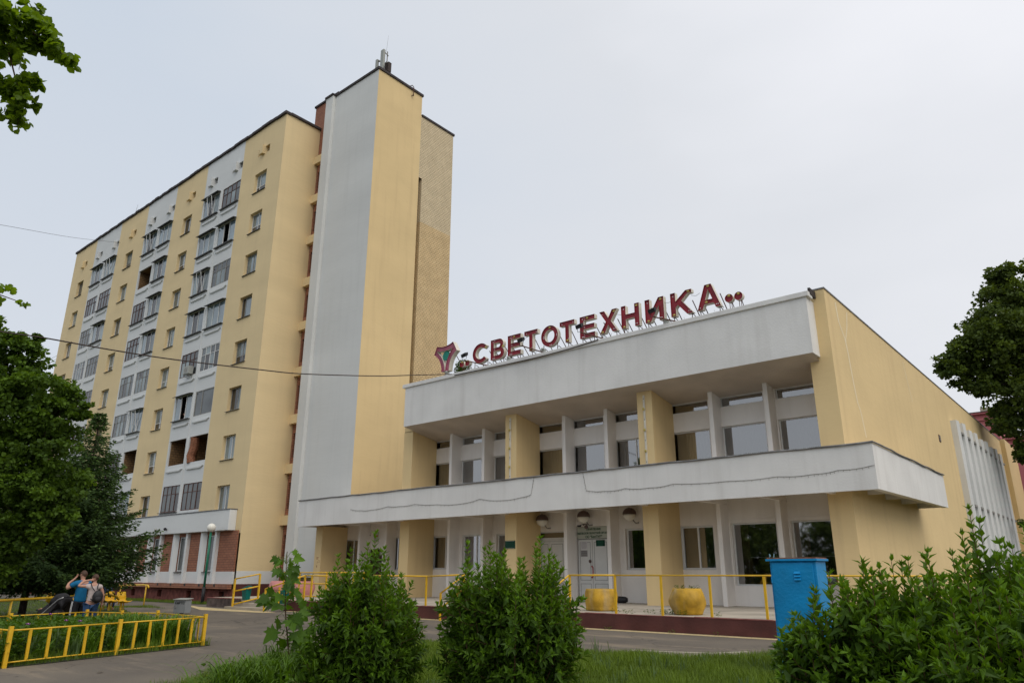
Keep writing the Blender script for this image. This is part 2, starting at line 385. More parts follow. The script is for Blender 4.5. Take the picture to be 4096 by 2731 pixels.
def thing(name, label, cat, loc=(0, 0, 0), group=None):
    o = bpy.data.objects.new(name, None)
    o.empty_display_size = 0.2
    COL.objects.link(o)
    o.location = loc
    return props(o, label, cat, group)

def wloc(o):
    v = Vector((0, 0, 0))
    while o is not None:
        v += o.location
        o = o.parent
    return v

class MB:
    def __init__(s):
        s.v = []; s.f = []; s.m = []
    def add(s, vs_, fs_, m=0):
        n = len(s.v)
        s.v += [tuple(v) for v in vs_]
        for f in fs_:
            s.f.append(tuple(i + n for i in f)); s.m.append(m)
        return s
    def quad(s, a, b, c, d, m=0):
        return s.add([a, b, c, d], [(0, 1, 2, 3)], m)
    def box(s, x0, x1, y0, y1, z0, z1, m=0):
        if x0 > x1: x0, x1 = x1, x0
        if y0 > y1: y0, y1 = y1, y0
        if z0 > z1: z0, z1 = z1, z0
        return s.add([(x0, y0, z0), (x1, y0, z0), (x1, y1, z0), (x0, y1, z0), (x0, y0, z1), (x1, y0, z1), (x1, y1, z1), (x0, y1, z1)],
                     [(0, 3, 2, 1), (4, 5, 6, 7), (0, 1, 5, 4), (1, 2, 6, 5), (2, 3, 7, 6), (3, 0, 4, 7)], m)
    def tube(s, p, q, r, n=8, m=0, r2=None, caps=True):
        p = Vector(p); q = Vector(q); r2 = r if r2 is None else r2
        d = (q - p)
        if d.length < 1e-6: return s
        z = d.normalized()
        a = Vector((0, 0, 1)) if abs(z.z) < 0.9 else Vector((1, 0, 0))
        x = z.cross(a).normalized(); y = z.cross(x)
        vs_ = []
        for k in range(n):
            t = 2 * math.pi * k / n
            vs_.append(p + (x * math.cos(t) + y * math.sin(t)) * r)
        for k in range(n):
            t = 2 * math.pi * k / n
            vs_.append(q + (x * math.cos(t) + y * math.sin(t)) * r2)
        fs_ = [(k, (k + 1) % n, n + (k + 1) % n, n + k) for k in range(n)]
        if caps:
            fs_ += [tuple(range(n - 1, -1, -1)), tuple(range(n, 2 * n))]
        return s.add(vs_, fs_, m)
    def path(s, pts, r, n=6, m=0, r2=None):
        """one continuous swept tube along the points"""
        pts = [Vector(p) for p in pts]; N = len(pts)
        base = len(s.v)
        up = None
        for i, p in enumerate(pts):
            t = (pts[min(i + 1, N - 1)] - pts[max(i - 1, 0)]).normalized()
            if up is None:
                a = Vector((0, 0, 1)) if abs(t.z) < 0.9 else Vector((1, 0, 0))
                up = t.cross(a).normalized()
            up = (up - t * up.dot(t)).normalized()
            y = t.cross(up)
            rr = r if r2 is None else r + (r2 - r) * i / (N - 1)
            for k in range(n):
                a = 2 * math.pi * k / n
                s.v.append(tuple(p + (up * math.cos(a) + y * math.sin(a)) * rr))
        for i in range(N - 1):
            for k in range(n):
                s.f.append((base + i * n + k, base + i * n + (k + 1) % n, base + (i + 1) * n + (k + 1) % n, base + (i + 1) * n + k)); s.m.append(m)
        s.f.append(tuple(base + k for k in range(n - 1, -1, -1))); s.m.append(m)
        s.f.append(tuple(base + (N - 1) * n + k for k in range(n))); s.m.append(m)
        return s
    def lathe(s, prof, c, n=24, m=0, wob=None):
        base = len(s.v)
        for i, (r, z) in enumerate(prof):
            for k in range(n):
                a = 2 * math.pi * k / n
                rr = r * (1 + (wob(a, z) if wob else 0))
                s.v.append((c[0] + rr * math.cos(a), c[1] + rr * math.sin(a), c[2] + z))
        for i in range(len(prof) - 1):
            for k in range(n):
                s.f.append((base + i * n + k, base + i * n + (k + 1) % n, base + (i + 1) * n + (k + 1) % n, base + (i + 1) * n + k)); s.m.append(m)
        s.f.append(tuple(base + k for k in range(n - 1, -1, -1))); s.m.append(m)
        s.f.append(tuple(base + (len(prof) - 1) * n + k for k in range(n))); s.m.append(m)
        return s
    def ball(s, c, r, n=12, m=0, sx=1, sy=1, sz=1):
        prof = []
        k = n // 2
        base = len(s.v)
        for i in range(1, k):
            t = math.pi * i / k
            for j in range(n):
                a = 2 * math.pi * j / n
                s.v.append((c[0] + r * sx * math.sin(t) * math.cos(a), c[1] + r * sy * math.sin(t) * math.sin(a), c[2] - r * sz * math.cos(t)))
        b0 = len(s.v); s.v.append((c[0], c[1], c[2] - r * sz)); s.v.append((c[0], c[1], c[2] + r * sz))
        for i in range(k - 2):
            for j in range(n):
                s.f.append((base + i * n + j, base + i * n + (j + 1) % n, base + (i + 1) * n + (j + 1) % n, base + (i + 1) * n + j)); s.m.append(m)
        for j in range(n):
            s.f.append((b0, base + (j + 1) % n, base + j)); s.m.append(m)
            s.f.append((b0 + 1, base + (k - 2) * n + j, base + (k - 2) * n + (j + 1) % n)); s.m.append(m)
        return s
    def rot(s, ang, c):
        ca, sa = math.cos(ang), math.sin(ang)
        s.v = [(c[0] + (x - c[0]) * ca - (y - c[1]) * sa, c[1] + (x - c[0]) * sa + (y - c[1]) * ca, z) for x, y, z in s.v]
        return s
    def build(s, name, mats, parent=None, smooth=False, bevel=0, **kw):
        off = wloc(parent) if parent is not None else Vector((0, 0, 0))
        me = bpy.data.meshes.new(name)
        me.from_pydata([(x - off.x, y - off.y, z - off.z) for x, y, z in s.v], [], s.f)
        if not isinstance(mats, (list, tuple)): mats = [mats]
        for m in mats: me.materials.append(M[m])
        me.polygons.foreach_set('material_index', s.m)
        if smooth: me.polygons.foreach_set('use_smooth', [True] * len(s.f))
        me.update()
        o = bpy.data.objects.new(name, me)
        COL.objects.link(o)
        if parent is not None: o.parent = parent
        if bevel > 0:
            bv = o.modifiers.new('bevel', 'BEVEL'); bv.width = bevel; bv.segments = 2; bv.limit_method = 'ANGLE'
        props(o, **kw)
        return o

def wall_y(mb, x0, x1, z0, z1, Y, holes, depth=0.3, m=0, mr=None, back=True):
    """wall facing -Y with real openings and reveals"""
    mr = m if mr is None else mr
    xs = sorted(set([x0, x1] + [h[0] for h in holes] + [h[1] for h in holes]))
    zs = sorted(set([z0, z1] + [h[2] for h in holes] + [h[3] for h in holes]))
    xs = [x for x in xs if x0 <= x <= x1]; zs = [z for z in zs if z0 <= z <= z1]
    for i in range(len(xs) - 1):
        run = None
        for j in range(len(zs) - 1):
            cx, cz = (xs[i] + xs[i + 1]) / 2, (zs[j] + zs[j + 1]) / 2
            inh = any(h[0] < cx < h[1] and h[2] < cz < h[3] for h in holes)
            if not inh:
                mb.quad((xs[i], Y, zs[j]), (xs[i + 1], Y, zs[j]), (xs[i + 1], Y, zs[j + 1]), (xs[i], Y, zs[j + 1]), m)
    for a, b, c, d in holes:
        mb.quad((a, Y, c), (a, Y, d), (a, Y + depth, d), (a, Y + depth, c), mr)
        mb.quad((b, Y, d), (b, Y, c), (b, Y + depth, c), (b, Y + depth, d), mr)
        mb.quad((a, Y, d), (b, Y, d), (b, Y + depth, d), (a, Y + depth, d), mr)
        mb.quad((b, Y, c), (a, Y, c), (a, Y + depth, c), (b, Y + depth, c), mr)
    return mb

def text_obj(name, body, size, loc, mat, parent, rot=(R(90), 0, 0), bold=0.0, ext=0.003, align='CENTER', sx=1.0, **kw):
    cu = bpy.data.curves.new(name, 'FONT')
    cu.body = body; cu.size = size; cu.align_x = align; cu.extrude = ext; cu.offset = bold
    t = bpy.data.objects.new(name, cu); COL.objects.link(t)
    dg = bpy.context.evaluated_depsgraph_get(); dg.update()
    me = bpy.data.meshes.new_from_object(t.evaluated_get(dg))
    bpy.data.objects.remove(t); bpy.data.curves.remove(cu)
    me.transform(Matrix.Diagonal((sx, 1, 1, 1)))
    me.transform(Euler(rot).to_matrix().to_4x4())
    me.materials.clear(); me.materials.append(M[mat])
    o = bpy.data.objects.new(name, me); COL.objects.link(o)
    off = wloc(parent) if parent else Vector((0, 0, 0))
    if parent: o.parent = parent
    o.location = Vector(loc) - off
    props(o, **kw)
    return o

# ------------------------------------------------------------------ ground
def grid_ground(name, poly_fn, x0, x1, y0, y1, nx, ny, dz, mat):
    xs = np.linspace(x0, x1, nx + 1); ys = np.linspace(y0, y1, ny + 1)
    mb = MB(); idx = {}
    for i in range(nx):
        for j in range(ny):
            cx, cy = (xs[i] + xs[i + 1]) / 2, (ys[j] + ys[j + 1]) / 2
            if poly_fn(cx, cy):
                f = []
                for a, b in ((i, j), (i + 1, j), (i + 1, j + 1), (i, j + 1)):
                    if (a, b) not in idx:
                        idx[(a, b)] = len(mb.v); mb.v.append((xs[a], ys[b], gz(xs[a], ys[b]) + dz))
                    f.append(idx[(a, b)])
                mb.f.append(tuple(f)); mb.m.append(0)
    return mb.build(name, mat, kind='structure')

mb = MB()
S = 900
mb.quad((-S, -S, -0.42), (S, -S, -0.42), (S, S, -0.42), (-S, S, -0.42))
mb.build('ground', 'earth', kind='structure')
grid_ground('asphalt_road', lambda x, y: y < 20.4 or x < -36, -90, 14, -14, 25.0, 104, 78, 0.0, 'asphalt')

def poly_mesh(name, pts, dz, mat, sub=1.0, kind='structure', parent=None, **kw):
    bm = bmesh.new()
    vs_ = [bm.verts.new((x, y, 0)) for x, y in pts]
    bm.faces.new(vs_)
    xs = [p[0] for p in pts]; ys = [p[1] for p in pts]
    def cut(lo, hi, ax):
        t = math.ceil(lo / sub) * sub
        while t < hi:
            no = (1, 0, 0) if ax == 0 else (0, 1, 0)
            co = (t, 0, 0) if ax == 0 else (0, t, 0)
            bmesh.ops.bisect_plane(bm, geom=bm.verts[:] + bm.edges[:] + bm.faces[:], plane_co=co, plane_no=no)
            t += sub
    cut(min(xs), max(xs), 0); cut(min(ys), max(ys), 1)
    for v in bm.verts: v.co.z = gz(v.co.x, v.co.y) + dz
    for f in bm.faces:
        if f.normal.z < 0: f.normal_flip()
    me = bpy.data.meshes.new(name); bm.to_mesh(me); bm.free()
    me.materials.append(M[mat])
    o = bpy.data.objects.new(name, me); COL.objects.link(o)
    props(o, kind=kind, **kw)
    return o

LAWN = [(-11.3, 5.9), (-12.2, 6.95), (-12.6, 7.7), (-13.3, 9.2), (-14.4, 11.2), (-14.9, 12.5), (-14.3, 13.1), (-12.2, 13.2), (-9.7, 13.45),
        (-8.3, 13.9), (-7.2, 13.75), (-6.7, 14.4), (-6.2, 15.8), (-4.5, 16.8), (6, 17.5), (14, 17.5), (14, -14), (-4, -14), (-7, -4), (-9.5, 3)]
BED = [(-15.72, 4.7), (-17.05, 9.45), (-20.1, 9.75), (-23.95, 9.5), (-21.2, 4.4)]
LAWN2 = [(-24.6, 7.2), (-26.3, 9.2), (-27.6, 11.4), (-32.5, 14.6), (-40.5, 17.3), (-60, 19.8), (-89, 19.8), (-89, -13), (-28, -13)]
poly_mesh('lawn', LAWN, 0.012, 'earth')
poly_mesh('flower_bed_soil', BED, 0.012, 'earth')
poly_mesh('lawn_under_trees', LAWN2, 0.012, 'earth')
poly_mesh('grass_verge', [(-43.5, 23.6), (-43.5, 25.0), (-90, 25.0), (-90, 23.2)], 0.012, 'earth')
# pale worn kerb stone between the lawn and the asphalt near the cabinet
mb = MB()
kp = [(-8.6, 14.0), (-7.8, 14.22), (-7.0, 14.55), (-6.6, 15.3)]
for i in range(3):
    a, b = kp[i], kp[i + 1]
    d = Vector((b[0] - a[0], b[1] - a[1], 0)).normalized(); n = Vector((-d.y, d.x, 0)) * 0.06
    A, B = Vector((a[0], a[1], -0.02)), Vector((b[0] - d.x * 0.01, b[1] - d.y * 0.01, -0.02))
    up = Vector((0, 0, 0.12))
    mb.add([A - n, B - n, B + n, A + n, A - n + up, B - n + up, B + n + up, A + n + up], [(0, 3, 2, 1), (4, 5, 6, 7), (0, 1, 5, 4), (1, 2, 6, 5), (2, 3, 7, 6), (3, 0, 4, 7)])
mb.build('kerb_stone', 'concrete', kind='structure')

mb = MB(); mb.quad((-7.05, 17.4, 0.03), (60, 17.4, 0.03), (60, 200, 0.03), (-7.05, 200, 0.03)); mb.build('side_lawn', 'earth', kind='structure')

# ------------------------------------------------------------------ hall (two storeys, white fascia)
YW = 27.35      # window wall
YP = 25.6       # pilaster fronts
PZ = 0.46       # porch level
hall = thing('culture_hall', 'two-storey yellow and white hall with a long canopy and red rooftop lettering', 'building', (-18, 26, 0))
soff = lambda y: 8.67 + 0.176 * (25.6 - y)

# upper wall with window openings
UP_T = [(-28.69, -27.2), (-26.45, -24.7), (-24.21, -22.6), (-21.57, -19.95), (-19.35, -17.65), (-17.08, -15.3), (-14.38, -12.6), (-12.07, -10.3), (-9.80, -7.95)]
holes = []
for a, b in UP_T:
    holes.append((a, b, 7.96, 8.36)); holes.append((a, b, 5.1, 7.17))
wall_y(mb := MB(), -28.9, -7.5, 4.6, 8.5, YW, holes, 0.22)
mb.build('upper_wall', 'white_wall', hall)
# lower wall
LOW = [('win', -35.86, -34.4, 1.75, 3.45), ('door', -33.5, -32.33, 0.46, 2.88), ('win', -31.46, -30.0, 1.75, 3.45),
       ('win', -28.43, -27.0, 1.79, 3.43), ('win', -26.25, -24.85, 1.79, 3.43), ('win', -23.99, -22.4, 1.79, 3.40),
       ('door', -21.6, -19.93, 0.46, 3.41), ('door', -19.30, -17.60, 0.46, 3.56), ('win', -16.75, -15.6, 1.74, 3.40),
       ('win', -14.2, -12.78, 1.74, 3.40), ('big', -12.03, -10.3, 1.17, 3.43), ('big', -9.76, -7.9, 1.17, 3.43)]
wall_y(mb := MB(), -36.15, -7.5, 0.40, 4.6, YW, [(a, b, c, d) for _, a, b, c, d in LOW], 0.25)
mb.build('lower_wall', 'white_wall', hall)
# dim rooms behind the glass
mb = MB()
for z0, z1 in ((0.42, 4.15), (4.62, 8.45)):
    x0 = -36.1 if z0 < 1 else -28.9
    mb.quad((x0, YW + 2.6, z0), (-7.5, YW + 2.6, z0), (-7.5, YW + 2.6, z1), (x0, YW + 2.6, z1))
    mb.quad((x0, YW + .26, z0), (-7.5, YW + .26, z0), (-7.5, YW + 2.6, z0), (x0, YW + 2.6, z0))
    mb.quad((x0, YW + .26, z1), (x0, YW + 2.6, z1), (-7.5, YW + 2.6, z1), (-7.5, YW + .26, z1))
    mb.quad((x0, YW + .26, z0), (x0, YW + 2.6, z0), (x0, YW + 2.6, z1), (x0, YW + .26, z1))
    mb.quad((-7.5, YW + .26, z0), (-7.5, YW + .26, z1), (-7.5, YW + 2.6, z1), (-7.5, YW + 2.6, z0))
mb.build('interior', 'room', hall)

def curtain(parent, x0, x1, z0, z1, y, mat, wave=0.045, per=0.16, name='curtain'):
    mb = MB(); n = max(4, int((x1 - x0) / per * 6))
    for i in range(n):
        xa = x0 + (x1 - x0) * i / n; xb = x0 + (x1 - x0) * (i + 1) / n
        ya = y + wave * math.sin(xa / per * 2 * math.pi); yb = y + wave * math.sin(xb / per * 2 * math.pi)
        mb.quad((xa, ya, z0), (xb, yb, z0), (xb, yb, z1), (xa, ya, z1))
    return mb.build(name, mat, parent)

def window(parent, x0, x1, z0, z1, Y, frame='frame_white', pane='glass', fw=0.06, splits=(), zsplits=(), fd=0.06, name='window', sill=None, open_pane=None, panes=None, sash=None):
    """frame mesh with pane children; splits/zsplits in metres from the left / bottom"""
    g = 0.004
    X0, X1, Z0, Z1 = x0 + g, x1 - g, z0 + g, z1 - g
    mb = MB()
    mb.box(X0, X0 + fw, Y, Y + fd, Z0, Z1); mb.box(X1 - fw, X1, Y, Y + fd, Z0, Z1)
    mb.box(X0 + fw, X1 - fw, Y, Y + fd, Z0, Z0 + fw); mb.box(X0 + fw, X1 - fw, Y, Y + fd, Z1 - fw, Z1)
    xs = [X0 + fw] + [X0 + s for s in splits] + [X1 - fw]
    zs = [Z0 + fw] + [Z0 + s for s in zsplits] + [Z1 - fw]
    for s in splits: mb.box(X0 + s - fw * .5, X0 + s + fw * .5, Y, Y + fd, Z0 + fw, Z1 - fw)
    for k, s in enumerate(zsplits):
        for i in range(len(xs) - 1):
            mb.box(xs[i] + (fw * .5 if i else 0), xs[i + 1] - (fw * .5 if i < len(xs) - 2 else 0), Y + .001, Y + fd - .001, Z0 + s - fw * .4, Z0 + s + fw * .4)
    w = mb.build(name, frame, parent)
    c = 0
    for i in range(len(xs) - 1):
        for j in range(len(zs) - 1):
            a = xs[i] + (fw * .5 if i else 0); b = xs[i + 1] - (fw * .5 if i < len(xs) - 2 else 0)
            q = zs[j] + (fw * .4 if j else 0); r = zs[j + 1] - (fw * .4 if j < len(zs) - 2 else 0)
            pm = panes[c % len(panes)] if panes else pane
            c += 1
            if pm is None: continue
            p = MB()
            yy = Y + fd * .55
            t = rnd.uniform(-.006, .006); t2 = rnd.uniform(-.004, .004)
            p.add([(a, yy + t, q), (b, yy - t, q), (b, yy - t + t2, r), (a, yy + t + t2, r)], [(0, 1, 2, 3)])
            p.build('pane', pm, w)
    if sill:
        s = MB(); s.add([(x0 - .06, Y - sill, z0 - .05), (x1 + .06, Y - sill, z0 - .05), (x1 + .06, Y + .0, z0 - .001), (x0 - .06, Y + .0, z0 - .001),
                         (x0 - .06, Y - sill, z0 - .075), (x1 + .06, Y - sill, z0 - .075), (x1 + .06, Y, z0 - .03), (x0 - .06, Y, z0 - .03)],
                        [(0, 1, 2, 3), (4, 5, 1, 0), (7, 6, 5, 4), (4, 0, 3, 7), (1, 5, 6, 2)])
        s.build('sill', 'sill', w)
    return w

for k, (a, b) in enumerate(UP_T):
    window(hall, a, b, 7.96, 8.36, YW + .09, fw=.035, pane='glass')
    sp = (1.02,) if k == 5 else ()
    window(hall, a, b, 5.1, 7.17, YW + .09, fw=.045, splits=sp, pane='glass')
    if k in (1, 2, 3, 6): curtain(hall, a + (.5 if k != 2 else 0), b, 5.1, 7.16, YW + .55, 'net', .04, .14)
    elif k in (4, 7, 8): curtain(hall, a + .45, b, 5.1, 7.16, YW + .6, 'net', .04, .12)
    elif k == 0: curtain(hall, a + .2, b - .3, 5.1, 7.16, YW + .5, 'curtain_brown', .05, .25)
    else: curtain(hall, a, b, 5.1, 7.16, YW + .6, 'blind', .03, .2)
for kd, a, b, c, d in LOW:
    if kd == 'win':
        w_ = b - a
        fr = .07
        if a == -16.75: sp = ()
        elif a < -30: sp = (w_ * .58,)
        else: sp = (w_ * (.5 if a > -15 else .62),)
        window(hall, a, b, c, d, YW + .13, fw=fr, splits=sp)
        if -29 < a < -22: curtain(hall, a, b, c, d, YW + .5, 'curtain_brown', .06, .3)
        elif a > -15: curtain(hall, a, a + .75, c, d, YW + .5, 'net', .02, .4); curtain(hall, a + .8, b, c, d, YW + .55, 'blind', .03, .2)
        else: curtain(hall, a + .1, b, c, d, YW + .5, 'blind', .04, .25)
    elif kd == 'big':
        window(hall, a, b, c, d, YW + .12, fw=.05)
        curtain(hall, a + .45, b, 2.2, d, YW + .5, 'blind', .008, .5, 'roller_blind')
        curtain(hall, a + .1, a + .45, c, d, YW + .6, 'curtain_brown', .04, .2)
        mb = MB(); mb.box(a + .45, b, YW + .48, YW + .51, 2.17, 2.2); mb.build('blind_rail', 'frame_grey', hall)
        mb = MB(); mb.box(a - .14, b + .02, YW - .03, YW - .002, d + .02, d + .12); mb.box(a - .14, a - .02, YW - .03, YW - .002, c, d + .02); mb.build('window_surround', 'white_wall', hall)
# door leaves
def door_pair(x0, x1, z0, z1, top, Y, name='door'):
    mb = MB()
    mb.box(x0, x1, Y, Y + .05, z1, top)                 # header
    d = mb.build('door_frame', 'door_white', hall)
    mid = (x0 + x1) / 2 - .05
    for a, b in ((x0 + .06, mid - .01), (mid + .01, x1 - .06)):
        lf = MB(); lf.box(a, b, Y - .03, Y + .03, z0 + .03, z1 - .01)
        L_ = lf.build('door_leaf', 'door_white', hall)
        pn = MB()
        for q, r in ((z0 + .14, z0 + .72), (z0 + .86, z1 - .12)):
            for (xa, xb, za, zb) in ((a + .09, b - .09, q, q + .012), (a + .09, b - .09, r - .012, r), (a + .09, a + .102, q, r), (b - .102, b - .09, q, r)):
                pn.box(xa, xb, Y - .034, Y - .0305, za, zb)
        pn.build('panel_seal', 'line_dark', L_)
    return d
door_pair(-21.6, -19.93, 0.46, 2.99, 3.10, YW + .12)
window(hall, -21.6, -19.93, 3.10, 3.41, YW + .12, fw=.04)
door_pair(-19.30, -17.60, 0.46, 3.02, 3.03, YW + .12)
# details on the right-hand pair of doors
bd = MB(); bd.box(-19.28, -17.62, YW + .08, YW + .12, 3.05, 3.55)
bo = bd.build('name_board', 'signboard', hall, label='pale board lettered in green above the white double door')
for body, zz, sz, sx in (('ПРАВЛЕНИЕ', 3.40, .125, 1.0), ('ГОМЕЛЬСКОЙ ОБЛАСТНОЙ ОРГАНИЗАЦИИ', 3.24, .115, .80), ('ОО "БелТИЗ"', 3.08, .14, 1.0)):
    text_obj('lettering', body, sz, (-18.40 if sx == 1 else -18.32, YW + .078, zz), 'green_txt', bo, bold=.004, sx=sx)
def notice(x0, x1, z0, z1, mat, lines, tm='line_dark', name='notice'):
    q = MB(); q.box(x0, x1, YW + .083, YW + .089, z0, z1); o = q.build(name, mat, hall)
    l = MB()
    for k in range(lines):
        zz = z1 - (k + .8) * (z1 - z0) / (lines + .6)
        w_ = (x1 - x0) * rnd.uniform(.28, .42); xc = (x0 + x1) / 2
        l.box(xc - w_, xc + w_, YW + .081, YW + .0828, zz, zz + .012)
    if lines: l.build('print_lines', tm, o, kind='stuff')
notice(-19.10, -18.76, 2.62, 2.93, 'paper', 6, 'frame_grey')
notice(-19.11, -18.76, 2.30, 2.56, 'paper_grey', 3)
notice(-18.30, -17.84, 2.72, 2.98, 'dkgreen', 4, 'pole_green')
mb = MB(); mb.ball((-18.62, YW + .06, 2.10), .075, 10, 0, 1, .5, 1); mb.build('code_lock', 'globe_shade', hall, smooth=True)
mb = MB(); mb.path([(-18.58, YW + .09, 1.88), (-18.50, YW + .02, 1.90), (-18.44, YW + .0, 1.84), (-18.44, YW + .0, 1.50), (-18.50, YW + .02, 1.43), (-18.58, YW + .09, 1.45)], .022, 8); mb.build('handle', 'red', hall, smooth=True)
# dark entrance door and the notices in the left bay
mb = MB(); mb.box(-33.49, -32.34, YW + .14, YW + .19, .47, 2.87); dk = mb.build('entrance_door', 'door_dark', hall)
mb = MB(); mb.box(-32.70, -32.42, YW + .13, YW + .139, 2.55, 2.72); pl = mb.build('number_plate', 'signboard', dk)
mb = MB(); mb.box(-33.07, -32.70, YW - .03, YW - .002, 3.26, 3.78); bdg = mb.build('rules_board', 'signboard', hall)
mb = MB(); mb.box(-33.04, -32.73, YW - .034, YW - .031, 3.52, 3.62); mb.build('red_stripe', 'red', bdg)
mb = MB()
for k, zz in enumerate((3.70, 3.66, 3.47, 3.42, 3.37, 3.32)): mb.box(-32.99, -32.78 - .03 * (k % 2), YW - .034, YW - .031, zz, zz + .015)
mb.build('print_lines', 'frame_grey', bdg, kind='stuff')
mb = MB(); mb.path([(-33.42, YW, 3.62), (-33.52, YW - .06, 3.66), (-33.60, YW - .10, 3.60), (-33.60, YW - .10, 3.48), (-33.52, YW - .08, 3.42)], .02, 6); mb.ball((-33.50, YW - .08, 3.40), .045, 8); mb.build('wall_bell', 'globe_shade', hall, smooth=True)

# pilasters
PIL = [(-36.10, -35.50, 0.44, 4.12), (-28.98, -28.30, 0.44, 8.9), (-21.93, -21.27, 0.44, 8.9), (-14.85, -14.17, 0.44, 8.9)]
for a, b, z0, z1 in PIL:
    mb = MB(); mb.box(a, b, YP, YW + .002, z0, min(z1, 8.37))
    if z1 > 8:   # sloping top meets the soffit
        n = len(mb.v) - 8
        for i in (4, 5): mb.v[n + i] = (mb.v[n + i][0], mb.v[n + i][1], 8.668)
        for i in (6, 7): mb.v[n + i] = (mb.v[n + i][0], mb.v[n + i][1], 8.36)
    pi = mb.build('pilaster', 'yellow', hall)
    if a < -36:
        for body, x, z, s_ in (('ПГ', -35.78, 2.33, .17), ('г', -35.75, 2.12, .17), ('2', -35.62, 2.17, .17), ('8', -35.80, 1.90, .17)):
            text_obj('painted_mark', body, s_, (x, YP - .003, z), 'red_mark', pi, ext=.001)
    if abs(a + 21.93) < .01:
        mb = MB(); mb.box(-21.90, -21.33, YP - .03, YP - .002, 2.64, 2.98); gp = mb.build('wall_plate', 'dkgreen', pi)
        mb = MB(); mb.box(-21.87, -21.36, YP - .034, YP - .031, 2.955, 2.965); mb.box(-21.87, -21.36, YP - .034, YP - .031, 2.655, 2.665); mb.build('plate_rim', 'signboard', gp)
# slim white piers, upper and lower
for x in (-26.62, -24.37, -19.42, -17.16, -12.24, -10.01):
    mb = MB(); mb.box(x, x + .17, 26.65, YW + .002, 4.6, 8.37)
    n = len(mb.v) - 8
    for i in (4, 5): mb.v[n + i] = (mb.v[n + i][0], mb.v[n + i][1], 8.485)
    mb.build('pier', 'white_wall', hall)
for x in (-33.62, -31.40, -26.63, -24.38, -19.44, -17.21, -12.28, -10.0):
    mb = MB(); mb.box(x, x + .17, 26.65, YW + .002, 0.44, 4.13); mb.build('pier', 'white_wall', hall)
# side wall (long yellow slab) and back
mb = MB()
x0, x1, y0, y1, zt = -7.82, -7.05, 25.6, 66.0, 11.27
mb.box(x0, x1, y0, y1, -.1, zt)
sw = mb.build('side_wall', 'yellow', hall)
mb = MB(); mb.box(x0 - .02, x1 + .03, y0 - .03, y1, zt + .001, zt + .05); mb.build('parapet_cap', 'flashing', hall)
mb = MB(); mb.box(-7.82, -6.75, 66.002, 72, -.1, 11.35); mb.build('rear_block', 'yellow', hall)
# repaired crack lines on the side wall
def flat_path(pts, w, x):
    m_ = MB()
    for i in range(len(pts) - 1):
        (ya, za), (yb, zb) = pts[i], pts[i + 1]
        wa = w * (1 - .25 * (i / len(pts)))
        m_.add([(x, ya - wa, za), (x, ya + wa, za), (x, yb + wa, zb), (x, yb - wa, zb)], [(0, 1, 2, 3)])
    return m_
mat_crack = paint('crack_filler', (0.84, 0.72, 0.50), 0.85, 0.05, 3); M['crack'] = mat_crack
flat_path([(26.83, 11.1), (26.93, 10.4), (27.2, 10.1), (27.44, 9.84), (27.59, 9.32), (27.66, 8.8), (27.75, 8.21), (27.91, 7.52), (28.1, 7.3), (28.2, 7.1), (28.4, 6.31)], .065, -7.046).build('crack_repair', 'crack', sw)
flat_path([(28.21, 11.1), (27.92, 10.4), (27.72, 10.1), (27.55, 9.87), (27.50, 9.7)], .05, -7.045).build('crack_repair', 'crack', sw)
flat_path([(36.6, 11.0), (36.9, 10.2), (37.3, 9.2)], .04, -7.046).build('crack_repair', 'crack', sw)
mb = MB(); mb.box(-7.06, -7.03, 42.1, 42.5, 8.0, 8.36); gr = mb.build('vent_grille', 'rust', hall)
mb = MB()
for k in range(4): mb.box(-7.03, -7.015, 42.12, 42.48, 8.05 + k * .08, 8.08 + k * .08)
mb.build('grille_slats', 'frame_grey', gr)
# white vertical fins on the far side wall
for k in range(9):
    y = 46.2 + k * 1.95
    m_ = MB()
    zt_ = 9.72 + (.12 if k % 2 else 0)
    m_.add([(-7.05, y, -.1), (-6.76, y, -.1), (-6.70, y + .55, -.1), (-7.05, y + 1.15, -.1), (-7.05, y, zt_), (-6.76, y, zt_), (-6.70, y + .55, zt_), (-7.05, y + 1.25, zt_)],
           [(0, 3, 2, 1), (4, 5, 6, 7), (0, 1, 5, 4), (1, 2, 6, 5), (2, 3, 7, 6)])
    m_.build('side_fin', 'white_tower', hall)
    for zz in (9.1, 5.1, 2.3):
        m_ = MB(); m_.box(-7.045, -6.75, y + 1.27, y + 1.93, zz, zz + .12); m_.build('fin_tie', 'frame_grey', hall)
    m_ = MB(); m_.box(-7.045, -6.95, y + 1.27, y + 1.93, 0, 9.05); m_.build('infill_panel', 'white_tower', hall)
# fascia (upper white band), coping, soffit
YF = 24.85
mb = MB(); mb.box(-28.21, -7.46, YF, YF + .30, 8.80, 10.84); mb.box(-28.21, -27.91, YF + .301, YW, 8.95, 10.84); mb.box(-7.70, -7.46, YF + .301, 25.598, 8.80, 10.84)
fas = mb.build('fascia', 'white', hall)
mb = MB(); mb.box(-28.37, -7.36, YF - .07, YF + .42, 10.842, 11.03); mb.build('coping', 'white', hall, bevel=.015)
mb = MB(); mb.box(-7.42, -7.34, 25.0, 25.58, 10.95, 11.2); mb.build('coping_end_wrap', 'roofing', hall)
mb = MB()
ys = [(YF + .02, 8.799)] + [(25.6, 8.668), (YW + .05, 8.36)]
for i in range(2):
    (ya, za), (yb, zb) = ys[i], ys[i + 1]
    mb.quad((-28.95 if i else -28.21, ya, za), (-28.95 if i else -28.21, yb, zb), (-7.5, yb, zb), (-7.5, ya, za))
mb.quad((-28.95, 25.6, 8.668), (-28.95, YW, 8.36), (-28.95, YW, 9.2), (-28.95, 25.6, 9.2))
mb.build('soffit', 'soffit', hall)
